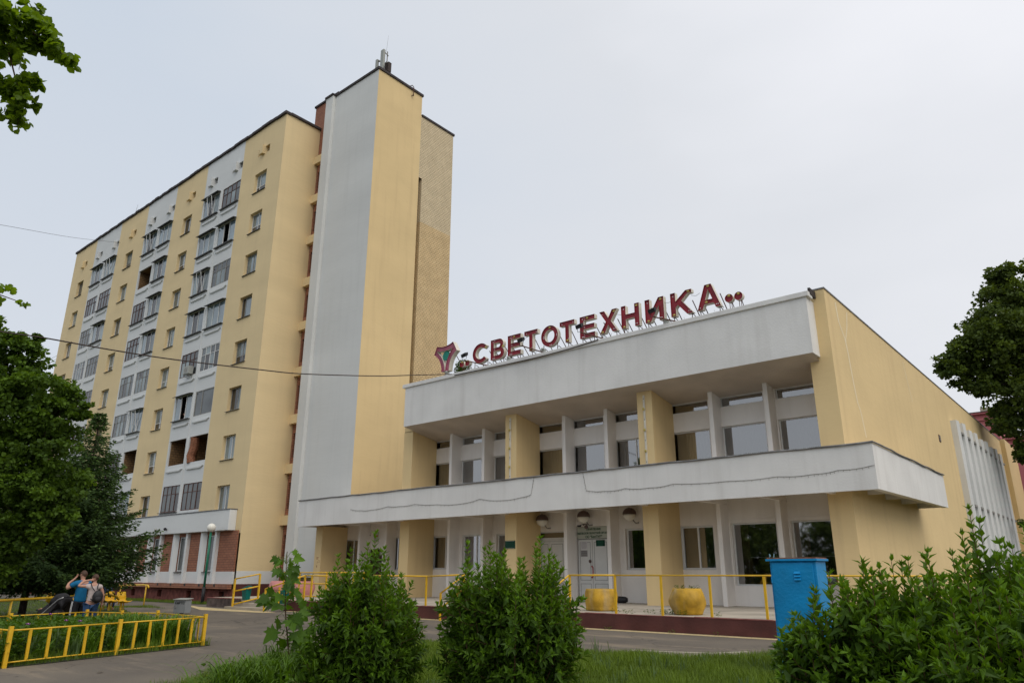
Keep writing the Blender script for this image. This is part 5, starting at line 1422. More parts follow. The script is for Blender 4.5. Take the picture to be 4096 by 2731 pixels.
# blue cabinet
bc = thing('blue_cabinet', 'tall bright blue metal cabinet with a rusty top beside the right hedge', 'cabinet', (-4.6, 12.8, 0))
bx0, bx1, by0, by1, bh = -4.93, -4.17, 12.62, 13.10, 1.80
q = MB(); q.box(bx0, bx1, by0, by1, -.02, bh); q.build('body', 'blue', bc, bevel=.008)
q = MB(); q.box(bx0 - .05, bx1 + .04, by0 - .05, by1 + .04, bh + .001, bh + .035); q.build('roof_rim', 'blue', bc)
q = MB(); q.box(bx0 - .03, bx1 + .02, by0 - .04, by1 + .02, bh + .036, bh + .055); q.build('rusty_roof', 'rust_top', bc)
q = MB(); q.box(bx0 + .035, bx1 - .05, by0 - .022, by0 - .001, .06, bh - .03); dr = q.build('door', 'blue', bc, bevel=.005)
for k in range(3):
    q = MB(); z = 1.50 + k * .05
    q.add([(bx0 + .40, by0 - .023, z + .035), (bx0 + .50, by0 - .023, z + .035), (bx0 + .50, by0 - .052, z), (bx0 + .40, by0 - .052, z), (bx0 + .40, by0 - .023, z - .004), (bx0 + .50, by0 - .023, z - .004)], [(0, 3, 2, 1), (3, 4, 5, 2), (0, 4, 3), (1, 2, 5)]); q.build('louvre', 'blue', dr)
for z in (.35, 1.45):
    q = MB(); q.tube((bx0 + .02, by0 - .02, z), (bx0 + .02, by0 - .02, z + .1), .014, 6); q.build('hinge', 'blue', dr)
q = MB(); q.path([(bx0 - .01, by0 + .05, bh + .05), (bx0 - .01, by0 + .05, bh + .12), (bx0 + .01, by0 + .05, bh + .08)], .006, 4); q.path([(bx0 + .06, by0 + .05, bh + .05), (bx0 + .07, by0 + .05, bh + .12)], .006, 4); q.build('lifting_lug', 'blue_pale', bc)
q = MB(); q.box(bx1 - .14, bx1 - .11, by0 - .05, by0 - .023, .95, 1.12); q.build('handle', 'blue', dr)

# ------------------------------------------------------------------ people
def skin_part(name, V_, E_, mat, parent, levels=2, root=0, mtx=None, flat=None):
    """V_: list of (x,y,z,r or (rx,ry)) joints, E_: bones; grown with a skin modifier into one surface"""
    me = bpy.data.meshes.new(name)
    vv = [Vector(v[:3]) for v in V_]
    me.from_pydata(vv, E_, [])
    o = bpy.data.objects.new(name, me); COL.objects.link(o)
    sk = o.modifiers.new('skin', 'SKIN'); sk.use_smooth_shade = True; sk.branch_smoothing = .3
    for i, v in enumerate(V_):
        r = v[3]; r = (r, r) if not isinstance(r, tuple) else r
        me.skin_vertices[0].data[i].radius = r
        me.skin_vertices[0].data[i].use_root = (i == root)
    sb = o.modifiers.new('sub', 'SUBSURF'); sb.levels = levels; sb.render_levels = levels
    dg = bpy.context.evaluated_depsgraph_get(); dg.update()
    m2 = bpy.data.meshes.new_from_object(o.evaluated_get(dg))
    bpy.data.objects.remove(o)
    if mtx is not None: m2.transform(mtx)
    m2.materials.clear(); m2.materials.append(M[mat])
    m2.polygons.foreach_set('use_smooth', [True] * len(m2.polygons))
    q = bpy.data.objects.new(name, m2); COL.objects.link(q); q.parent = parent
    return q

def fingers(V_, E_, wrist, direction, side, curl, s=1.0):
    """palm and five finger chains growing from vertex index wrist"""
    w = Vector(V_[wrist][:3]); d = Vector(direction).normalized(); sd = Vector(side).normalized(); nrm_ = d.cross(sd).normalized()
    palm = w + d * .05 * s
    V_.append((*palm, (.038 * s, .018 * s))); pi_ = len(V_) - 1; E_.append((wrist, pi_))
    for k, (off_, ln) in enumerate(((-.030, .075), (-.010, .085), (.010, .08), (.030, .062))):
        p0 = palm + d * .035 * s + sd * off_ * s
        V_.append((*p0, .0095 * s)); a = len(V_) - 1; E_.append((pi_, a))
        p1 = p0 + (d * math.cos(curl * .6) + nrm_ * math.sin(curl * .6)) * ln * .55 * s
        V_.append((*p1, .0085 * s)); b = len(V_) - 1; E_.append((a, b))
        p2 = p1 + (d * math.cos(curl * 1.6) + nrm_ * math.sin(curl * 1.6)) * ln * .45 * s
        V_.append((*p2, .0075 * s)); E_.append((b, len(V_) - 1))
    t0 = w + d * .025 * s - sd * .038 * s
    V_.append((*t0, .011 * s)); a = len(V_) - 1; E_.append((pi_, a))
    t1 = t0 + (d * .7 - sd * .5 + nrm_ * .4) * .05 * s
    V_.append((*t1, .0095 * s)); E_.append((a, len(V_) - 1))

def head(parent, c, r, ang, hair, mtx, long_=False, bun=False):
    """ears, nose, eyes, mouth and hair around the head centre c; local +y is the face"""
    c = Vector(c)
    def place(mb_, name, mat):
        mb_.v = [tuple(mtx @ Vector(v)) for v in mb_.v]
        me = bpy.data.meshes.new(name); me.from_pydata(mb_.v, [], mb_.f); me.materials.append(M[mat])
        me.polygons.foreach_set('use_smooth', [True] * len(mb_.f))
        o = bpy.data.objects.new(name, me); COL.objects.link(o); o.parent = parent; return o
    def tl(mb_):
        mb_.v = [tuple(c + Matrix.Rotation(ang, 3, 'Z') @ (Vector(v) - c)) for v in mb_.v]; return mb_
    h = MB(); n = 18
    # hair cap: sphere shell cut away over the face
    base = 0; rows = 10; verts = []
    for i in range(rows + 1):
        t = math.pi * .62 * i / rows
        for j in range(n):
            a = 2 * math.pi * j / n
            back = .5 - .5 * math.sin(a)          # 1 at the nape, 0 at the face
            tt = t * (.62 + .48 * back)
            wob = 1 + .02 * math.sin(5 * a + i)
            verts.append((c.x + r * .86 * wob * math.sin(tt) * math.cos(a), c.y - .012 + r * 1.02 * wob * math.sin(tt) * math.sin(a), c.z + r * 1.10 * wob * math.cos(tt)))
    fs_ = []
    for i in range(rows):
        for j in range(n):
            fs_.append((i * n + j, i * n + (j + 1) % n, (i + 1) * n + (j + 1) % n, (i + 1) * n + j))
    h.add(verts, fs_)
    if bun: h.ball((c.x, c.y - r * 1.15, c.z + r * .1), r * .35, 8)
    place(tl(h), 'hair', hair)
    f = MB()
    for s_ in (-1, 1): f.ball((c.x + s_ * r * .84, c.y - r * .05, c.z - r * .12), r * .2, 8, 0, .4, .7, 1.1)
    f.ball((c.x, c.y + r * .98, c.z - r * .15), r * .14, 8, 0, .7, 1.1, 1.5)
    place(tl(f), 'ears_and_nose', 'skin')
    e_ = MB()
    for s_ in (-1, 1): e_.ball((c.x + s_ * r * .33, c.y + r * .80, c.z + r * .02), r * .09, 6)
    place(tl(e_), 'eyes', 'black')
    m_ = MB(); m_.ball((c.x, c.y + r * .80, c.z - r * .48), r * .12, 6, 0, 1.6, .5, .4); place(tl(m_), 'mouth', 'sign_pink')

def person(x, y, ang, H_, label, spec, loc_z=None, scale=1.0):
    z = gz(x, y) if loc_z is None else loc_z
    t = thing('person', label, 'person', (x, y, z))
    mtx = Matrix.Rotation(ang, 4, 'Z') @ Matrix.Scale(scale, 4)
    spec(t, mtx)
    return t

def arm_chain(V_, E_, start, pts):
    prev = start
    for p in pts:
        V_.append(p); E_.append((prev, len(V_) - 1)); prev = len(V_) - 1
    return prev

def man_spec(t, m):
    # local: +y where he faces, +x his right hand is at +x
    V_ = [(0, 0, .95, (.135, .105)), (0, -.01, 1.12, (.145, .105)), (0, -.02, 1.30, (.185, .13)), (0, -.02, 1.43, (.15, .10)), (0, 0, 1.51, .062), (0, .015, 1.585, (.072, .08)), (0, .02, 1.665, (.085, .10)), (0, .01, 1.735, (.066, .08))]
    E_ = [(i, i + 1) for i in range(7)]
    for s_ in (-1, 1):
        k = arm_chain(V_, E_, 0, [(s_ * .10, 0, .88, .09), (s_ * .12, .02, .50, .06), (s_ * .12, -.01, .30, .058), (s_ * .125, -.02, .09, .042), (s_ * .13, .10, .035, (.045, .03))])
    # left arm raised to the face, right arm forward to the stroller handle
    k = arm_chain(V_, E_, 3, [(-.20, -.02, 1.42, .066), (-.38, .12, 1.26, .05), (-.26, .26, 1.40, .038), (-.14, .20, 1.53, .030)]); fingers(V_, E_, k, (.5, -.3, .8), (0, 1, 0), .5)
    k = arm_chain(V_, E_, 3, [(.20, -.02, 1.42, .066), (.30, .10, 1.17, .05), (.26, .33, 1.06, .036), (.22, .42, 1.02, .028)]); fingers(V_, E_, k, (0, 1, -.2), (1, 0, 0), 1.0)
    skin_part('body', V_, E_, 'skin', t, 2, 0, m)
    head(t, (0, .02, 1.665), .105, R(20), 'hair', m)
    # t-shirt
    W = [(0, 0, .87, (.185, .15)), (0, -.01, 1.08, (.185, .145)), (0, -.02, 1.28, (.21, .15)), (0, -.02, 1.42, (.18, .12)), (0, -.005, 1.49, (.085, .08))]
    F = [(i, i + 1) for i in range(4)]
    arm_chain(W, F, 3, [(-.21, -.02, 1.42, .086), (-.33, .07, 1.32, .080)]); arm_chain(W, F, 3, [(.21, -.02, 1.42, .086), (.28, .06, 1.26, .078)])
    skin_part('tshirt', W, F, 'shirt_blue', t, 2, 1, m)
    W = [(0, 0, .97, (.165, .13))]; F = []
    for s_ in (-1, 1): arm_chain(W, F, 0, [(s_ * .10, 0, .86, .125), (s_ * .12, .02, .50, .085), (s_ * .12, -.01, .12, .065)])
    tr_ = skin_part('tracksuit_trousers', W, F, 'trousers', t, 2, 0, m)
    q = MB()
    for k in range(3): q.path([(-.205 - .008, -.03 + k * .028, .90), (-.215, -.01 + k * .028, .70), (-.210, .0 + k * .028, .50), (-.190, -.02 + k * .028, .15)], .006, 4)
    q.v = [tuple(m @ Vector(v)) for v in q.v]
    me = bpy.data.meshes.new('stripes'); me.from_pydata(q.v, [], q.f); me.materials.append(M['white_cloth']); o = bpy.data.objects.new('stripes', me); COL.objects.link(o); o.parent = tr_
    for s_ in (-1, 1): skin_part('shoe', [(s_ * .125, -.05, .045, .05), (s_ * .13, .08, .04, (.05, .038)), (s_ * .135, .17, .03, (.04, .025))], [(0, 1), (1, 2)], 'white_cloth', t, 1, 0, m)

def woman_spec(t, m):
    V_ = [(0, 0, .90, (.13, .105)), (0, 0, 1.06, (.12, .10)), (0, -.01, 1.22, (.145, .11)), (0, -.015, 1.34, (.13, .085)), (0, 0, 1.42, .05), (0, .015, 1.485, (.065, .075)), (0, .02, 1.56, (.08, .095)), (0, .01, 1.625, (.062, .075))]
    E_ = [(i, i + 1) for i in range(7)]
    arm_chain(V_, E_, 0, [(-.10, 0, .82, .09), (-.10, .0, .46, .058), (-.10, -.04, .28, .055), (-.10, -.05, .08, .038), (-.10, .06, .03, (.04, .027))])
    arm_chain(V_, E_, 0, [(.10, 0, .82, .09), (.11, .12, .48, .058), (.11, .06, .28, .052), (.11, -.02, .09, .038), (.11, .08, .03, (.04, .027))])
    # left hand up behind the neck, elbow out to the left; right arm down by the side
    k = arm_chain(V_, E_, 3, [(-.17, -.02, 1.33, .056), (-.42, -.02, 1.33, .043), (-.28, .02, 1.46, .034), (-.13, -.04, 1.50, .027)]); fingers(V_, E_, k, (1, -.3, .15), (0, .2, 1), .5, .9)
    k = arm_chain(V_, E_, 3, [(.17, -.02, 1.32, .056), (.27, .0, 1.10, .044), (.30, .08, .92, .034), (.30, .12, .84, .027)]); fingers(V_, E_, k, (0, .3, -1), (0, 1, 0), .5, .9)
    skin_part('body', V_, E_, 'skin', t, 2, 0, m)
    head(t, (0, .02, 1.56), .10, R(25), 'hair', m, bun=True)
    W = [(0, 0, .90, (.175, .145)), (0, 0, 1.06, (.145, .125)), (0, -.01, 1.22, (.165, .13)), (0, -.015, 1.33, (.15, .10)), (0, 0, 1.395, (.07, .065))]
    F = [(i, i + 1) for i in range(4)]
    arm_chain(W, F, 3, [(-.17, -.02, 1.33, .072), (-.25, -.02, 1.33, .065)]); arm_chain(W, F, 3, [(.17, -.02, 1.32, .072), (.21, -.01, 1.24, .066)])
    skin_part('tshirt', W, F, 'shirt_pale', t, 2, 1, m)
    W = [(0, 0, .93, (.175, .145))]; F = []
    arm_chain(W, F, 0, [(-.095, -.02, .82, .128), (-.10, .0, .46, .078), (-.10, -.04, .10, .056)]); arm_chain(W, F, 0, [(.095, -.02, .82, .128), (.11, .12, .48, .078), (.11, -.02, .12, .056)])
    skin_part('jeans', W, F, 'jeans', t, 2, 0, m)
    for s_ in (-1, 1): skin_part('shoe', [(s_ * .105, -.05, .04, .045), (s_ * .105, .07, .035, (.045, .033)), (s_ * .105, .14, .03, (.035, .022))], [(0, 1), (1, 2)], 'white_cloth', t, 1, 0, m)

def local_obj(name, mb_, mat, parent, m, smooth=True, **kw):
    me = bpy.data.meshes.new(name); me.from_pydata([tuple(m @ Vector(v)) for v in mb_.v], [], mb_.f); me.materials.append(M[mat])
    me.polygons.foreach_set('use_smooth', [smooth] * len(mb_.f))
    o = bpy.data.objects.new(name, me); COL.objects.link(o)
    if parent: o.parent = parent
    return props(o, **kw)

face_left = R(40.07 + 25 + 50)     # heading of the man: away and to the left
mx_, my_ = -22.93, 9.22
person(-24.75, 9.35, R(103), 1.78, 'man in a blue t-shirt and black striped trousers, hand at his face, beside the woman', man_spec)
wm = person(-24.05, 9.42, R(78), 1.66, 'woman in a pale t-shirt and jeans with a black backpack, hand behind her neck', woman_spec)
# backpack
wmx = Matrix.Rotation(R(78), 4, 'Z')
bp_ = thing('backpack', 'small black backpack hanging low on the back of the woman in jeans', 'backpack', wm.location)
q = MB(); q.ball((.10, -.23, 1.02), .17, 14, 0, .85, .55, 1.15)
q.v = [(vx, vy, vz) if vz > .95 else (vx, vy, .95 + (vz - .95) * .75) for vx, vy, vz in q.v]
local_obj('bag', q, 'black', bp_, wmx @ Matrix.Translation((.0, 0, 0)))
q = MB(); q.ball((.10, -.315, .97), .09, 10, 0, 1.0, .4, .8); local_obj('pocket', q, 'stroller', bp_, wmx)
for s_ in (-1, 1):
    q = MB(); q.path([(.06 + s_ * .04, -.19, 1.18), (s_ * .07, -.155, 1.30), (s_ * .105, -.06, 1.425), (s_ * .12, .06, 1.38), (s_ * .14, .10, 1.2), (s_ * .15, 0, 1.05), (.10 + s_ * .10, -.16, .93)], .013, 6)
    local_obj('strap', q, 'black', bp_, wmx)

def seated_spec(t, m):
    V_ = [(0, 0, .50, (.15, .13)), (0, -.03, .70, (.14, .11)), (0, .02, .92, (.17, .12)), (0, .05, 1.03, (.13, .09)), (0, .10, 1.10, .055), (0, .13, 1.17, (.075, .08)), (0, .14, 1.25, (.082, .10)), (0, .13, 1.32, (.066, .08))]
    E_ = [(i, i + 1) for i in range(7)]
    for s_ in (-1, 1):
        arm_chain(V_, E_, 0, [(s_ * .10, .05, .49, .09), (s_ * .14, .45, .50, .06), (s_ * .14, .43, .28, .05), (s_ * .14, .42, .08, .038), (s_ * .14, .52, .035, (.04, .027))])
        k = arm_chain(V_, E_, 3, [(s_ * .19, .04, 1.01, .06), (s_ * .26, .12, .78, .048), (s_ * .16, .34, .66, .035), (s_ * .10, .42, .62, .027)]); fingers(V_, E_, k, (-s_ * .4, 1, -.3), (s_, 0, 0), .8)
    skin_part('body', V_, E_, 'skin', t, 2, 0, m)
    head(t, (0, .14, 1.25), .10, 0, 'hair', m)
    W = [(0, 0, .50, (.17, .15)), (0, -.03, .70, (.165, .135)), (0, .02, .92, (.195, .14)), (0, .05, 1.02, (.16, .11)), (0, .09, 1.075, (.075, .07))]
    F = [(i, i + 1) for i in range(4)]
    for s_ in (-1, 1): arm_chain(W, F, 3, [(s_ * .20, .04, 1.01, .08), (s_ * .255, .11, .84, .07)])
    skin_part('checked_shirt', W, F, 'shirt_check', t, 2, 1, m)
    W = [(0, 0, .50, (.16, .13))]; F = []
    for s_ in (-1, 1): arm_chain(W, F, 0, [(s_ * .10, .05, .49, .11), (s_ * .14, .46, .50, .08), (s_ * .14, .42, .14, .062)])
    skin_part('jeans', W, F, 'jeans', t, 2, 0, m)
person(-38.75, 15.75, R(-70), 1.7, 'person in a blue checked shirt and jeans sitting behind the couple', seated_spec)
seat(-38.75, 15.75, R(-70) + math.pi, 'yellow plastic seat under the person in the checked shirt')

def window_person_spec(t, m):
    V_ = [(0, 0, .0, (.14, .11)), (0, 0, .25, (.14, .10)), (0, .03, .42, (.12, .08)), (0, .06, .50, .045), (0, .09, .57, (.07, .075)), (0, .10, .65, (.08, .09)), (0, .09, .71, (.06, .07))]
    E_ = [(i, i + 1) for i in range(6)]
    for s_ in (-1, 1):
        k = arm_chain(V_, E_, 2, [(s_ * .17, .04, .40, .05), (s_ * .24, .10, .22, .04), (s_ * .10, .26, .20, .03), (s_ * .04, .28, .21, .026)]); fingers(V_, E_, k, (-s_, .2, 0), (0, 1, 0), .6, .9)
    skin_part('body', V_, E_, 'skin', t, 2, 0, m); head(t, (0, .10, .65), .10, 0, 'hair', m)
    W = [(0, 0, -.05, (.17, .13)), (0, 0, .25, (.165, .12)), (0, .03, .40, (.145, .10)), (0, .05, .47, (.06, .06))]
    skin_part('pink_top', W, [(0, 1), (1, 2), (2, 3)], 'shirt_pale', t, 2, 1, m)
person(-53.4, 25.42, R(165), 1.2, 'person in a pink top leaning on the sill of an open loggia window', window_person_spec, 12.30, 1.0)

# ------------------------------------------------------------------ stroller with a toddler
SX, SY, SAg = -25.75, 8.95, R(122)
stl = thing('stroller', 'black stroller with a folded-back hood, pushed by the couple', 'stroller', (SX, SY, gz(SX, SY)))
sm = Matrix.Rotation(SAg, 4, 'Z')
# local +y forward (travel direction, to the left), origin on the ground under the seat
q = MB()
prof = [(-.56, .86), (-.50, 1.02), (-.36, 1.10), (-.22, 1.08), (-.14, 1.0)]
nn = 9; base = 0
for (yy, zz) in prof:
    for i in range(nn):
        a = math.pi * i / (nn - 1)
        q.v.append((.25 * math.cos(a), yy, zz - .22 + .24 * math.sin(a) ** .6))
for j in range(len(prof) - 1):
    for i in range(nn - 1):
        q.f.append((j * nn + i, j * nn + i + 1, (j + 1) * nn + i + 1, (j + 1) * nn + i))
hd_ = local_obj('hood', q, 'stroller', stl, sm); hd_.modifiers.new('s', 'SOLIDIFY').thickness = .015
q = MB(); q.add([(-.22, -.40, .90), (.22, -.40, .90), (.22, -.05, .46), (-.22, -.05, .46), (-.22, .22, .44), (.22, .22, .44), (.22, .40, .22), (-.22, .40, .22), (-.25, -.36, 1.0), (.25, -.36, 1.0), (.25, .22, .60), (-.25, .22, .60), (-.25, -.05, .40), (.25, -.05, .40)],
                [(0, 1, 2, 3), (3, 2, 5, 4), (4, 5, 6, 7), (0, 8, 11, 4, 3), (1, 2, 5, 10, 9), (8, 0, 12, 11), (9, 10, 13, 1)])
st_ = local_obj('seat', q, 'stroller', stl, sm, smooth=False); st_.modifiers.new('s', 'SOLIDIFY').thickness = .03
q = MB(); q.ball((0, -.22, .52), .22, 12, 0, .95, 1.1, .85); local_obj('basket', q, 'stroller', stl, sm)
for s_ in (-1, 1):
    q = MB(); q.path([(s_ * .26, -.58, 1.02), (s_ * .26, -.40, .95), (s_ * .26, .10, .50), (s_ * .26, .55, .12)], .016, 6); local_obj('frame_bar', q, 'alu', stl, sm)
    q = MB(); q.path([(s_ * .26, -.10, .62), (s_ * .26, -.42, .12)], .014, 6); local_obj('frame_bar', q, 'black', stl, sm)
    for yy in (-.42, .56):
        q = MB(); q.tube((s_ * .26 - .02, yy, .10), (s_ * .26 + .02, yy, .10), .10, 16); w_ = local_obj('wheel', q, 'black', stl, sm, smooth=False)
        q = MB(); q.tube((s_ * .26 - .024, yy, .10), (s_ * .26 + .024, yy, .10), .04, 10); local_obj('hub', q, 'alu', w_, sm, smooth=False)
q = MB(); q.path([(-.26, -.58, 1.02), (-.2, -.66, 1.03), (.2, -.66, 1.03), (.26, -.58, 1.02)], .018, 6); local_obj('handlebar', q, 'black', stl, sm)
q = MB(); q.path([(-.25, .12, .62), (-.2, .30, .66), (.2, .30, .66), (.25, .12, .62)], .02, 6); local_obj('bumper_bar', q, 'stroller', stl, sm)
def toddler_spec(t, m):
    V_ = [(0, -.10, .52, (.09, .085)), (0, -.16, .64, (.085, .08)), (0, -.20, .76, (.09, .07)), (0, -.19, .82, .04), (0, -.16, .88, (.07, .07)), (0, -.15, .95, (.08, .085)), (0, -.16, 1.0, (.06, .065))]
    E_ = [(i, i + 1) for i in range(6)]
    for s_ in (-1, 1):
        arm_chain(V_, E_, 0, [(s_ * .06, -.03, .51, .055), (s_ * .10, .20, .52, .042), (s_ * .10, .32, .40, .035), (s_ * .10, .42, .33, .028), (s_ * .10, .48, .35, .025)])
        k = arm_chain(V_, E_, 2, [(s_ * .10, -.18, .74, .038), (s_ * .15, -.02, .66, .032), (s_ * .14, .14, .68, .026), (s_ * .13, .22, .69, .02)]); fingers(V_, E_, k, (0, 1, -.2), (1, 0, 0), .9, .55)
    skin_part('body', V_, E_, 'skin', t, 2, 0, m)
    head(t, (0, -.15, .95), .085, 0, 'white_cloth', m)
    W = [(0, -.10, .50, (.105, .10)), (0, -.16, .64, (.10, .095)), (0, -.19, .76, (.105, .08))]; F = [(0, 1), (1, 2)]
    for s_ in (-1, 1): arm_chain(W, F, 2, [(s_ * .11, -.17, .74, .05), (s_ * .145, -.06, .68, .045)])
    M.setdefault('bright_blue', paint('bright_blue_cloth', (.01, .06, .42), .8, .1, 8))
    skin_part('blue_top', W, F, 'bright_blue', t, 2, 1, m)
    W = [(0, -.10, .52, (.095, .09))]; F = []
    for s_ in (-1, 1): arm_chain(W, F, 0, [(s_ * .06, -.03, .51, .065), (s_ * .10, .20, .52, .052), (s_ * .10, .34, .38, .044)])
    skin_part('jeans', W, F, 'jeans', t, 2, 0, m)
    for s_ in (-1, 1): skin_part('shoe', [(s_ * .10, .38, .34, .035), (s_ * .10, .48, .37, (.033, .028))], [(0, 1)], 'black', t, 1, 0, m)
td = thing('person', 'toddler in a blue top and pale hat sitting in the black stroller', 'child', stl.location)
toddler_spec(td, sm)

# ------------------------------------------------------------------ vegetation helpers
def norm(a): return a / np.maximum(np.linalg.norm(a, axis=1, keepdims=True), 1e-9)
LANCE = np.array([(0, 0, 0), (-.5, .42, .10), (0, .5, -.02), (.5, .42, .10), (0, 1.0, -.10)])
LANCE_F = [(0, 3, 2), (3, 4, 2), (0, 2, 1), (2, 4, 1)]
HEART = np.array([(0, 0, 0), (-.48, .10, .05), (-.50, .52, .07), (0, 1.0, -.05), (.50, .52, .07), (.48, .10, .05)])
HEART_F = [(0, 5, 4, 3), (0, 3, 2, 1)]
ROUND = np.array([(0, .04, 0), (-.34, -.02, .04), (-.50, .30, .07), (-.44, .66, .05), (0, 1.0, -.08), (.44, .66, .05), (.50, .30, .07), (.34, -.02, .04)])
ROUND_F = [(0, 7, 6, 5, 4), (0, 4, 3, 2, 1)]
DIAM = np.array([(0, 0, 0), (-.5, .5, 0.05), (0, 1, 0), (.5, .5, .05)])
DIAM_F = [(0, 3, 2), (0, 2, 1)]

def bulk(name, P, D, Nn, Ls, Ws, tint, mat, parent, shape, kind=None, smooth=False):
    tv, tf = shape
    n = len(P); k = len(tv)
    D = norm(D); X = norm(np.cross(D, Nn)); Z = np.cross(X, D)
    V = (P[:, None, :] + X[:, None, :] * (tv[None, :, 0, None] * Ws[:, None, None]) + D[:, None, :] * (tv[None, :, 1, None] * Ls[:, None, None]) + Z[:, None, :] * (tv[None, :, 2, None] * Ls[:, None, None]))
    V = V.reshape(-1, 3)
    if parent is not None: V = V - np.array(wloc(parent))[None, :]
    fl = [len(f) for f in tf]
    idx = np.concatenate([np.array(f) for f in tf])
    loops = (idx[None, :] + (np.arange(n) * k)[:, None]).reshape(-1)
    tot = np.tile(np.array(fl), n); start = np.concatenate([[0], np.cumsum(tot)[:-1]])
    me = bpy.data.meshes.new(name)
    me.vertices.add(len(V)); me.vertices.foreach_set('co', V.astype(np.float32).reshape(-1))
    me.loops.add(len(loops)); me.loops.foreach_set('vertex_index', loops.astype(np.int32))
    me.polygons.add(len(tot)); me.polygons.foreach_set('loop_start', start.astype(np.int32)); me.polygons.foreach_set('loop_total', tot.astype(np.int32))
    me.materials.append(M[mat])
    ca = me.color_attributes.new('tint', 'FLOAT_COLOR', 'POINT')
    c = np.ones((len(V), 4), np.float32); c[:, :3] = np.repeat(np.clip(tint, 0, 1), k)[:, None]
    ca.data.foreach_set('color', c.reshape(-1))
    if smooth: me.polygons.foreach_set('use_smooth', np.ones(len(tot), bool))
    me.update(calc_edges=True); me.validate()
    o = bpy.data.objects.new(name, me); COL.objects.link(o)
    if parent is not None: o.parent = parent
    return props(o, kind=kind)

_unit = {}
def unit_leaf(shape, mat, tl):
    key = (id(shape[0]), mat, tl)
    if key not in _unit:
        me = bpy.data.meshes.new('leaf'); me.from_pydata([tuple(v) for v in shape[0]], [], shape[1]); me.materials.append(M[mat])
        ca = me.color_attributes.new('tint', 'FLOAT_COLOR', 'POINT')
        for d_ in ca.data: d_.color = (tl / 5, tl / 5, tl / 5, 1)
        _unit[key] = me
    return _unit[key]

def foliage(parent, P, D, Nn, Ls, Ws, tint, mat, shape, singles=300, name='foliage', leaf='leaf'):
    """the nearest leaves to the road become single parts, the rest one mass"""
    n = len(P)
    if singles and n > singles:
        d = np.linalg.norm(P - np.array([0, 0, 1.6]), axis=1) - .0 * P[:, 2]
        order = np.argsort(d); near, far = order[:singles], order[singles:]
    else: near, far = (np.arange(0), np.arange(n))
    off = np.array(wloc(parent))
    D = norm(D); X = norm(np.cross(D, Nn)); Z = np.cross(X, D)
    for i in near:
        me = unit_leaf(shape, mat, int(round(min(1, max(0, tint[i])) * 5)))
        o = bpy.data.objects.new(leaf, me); COL.objects.link(o); o.parent = parent
        x, y, z, p = X[i] * Ws[i], D[i] * Ls[i], Z[i] * Ls[i], P[i] - off
        o.matrix_local = Matrix(((x[0], y[0], z[0], p[0]), (x[1], y[1], z[1], p[1]), (x[2], y[2], z[2], p[2]), (0, 0, 0, 1)))
    if len(far): bulk(name, P[far], D[far], Nn[far], Ls[far], Ws[far], tint[far], mat, parent, shape, kind='stuff')

def rv(r, n): v = r.normal(size=(n, 3)); return norm(v)

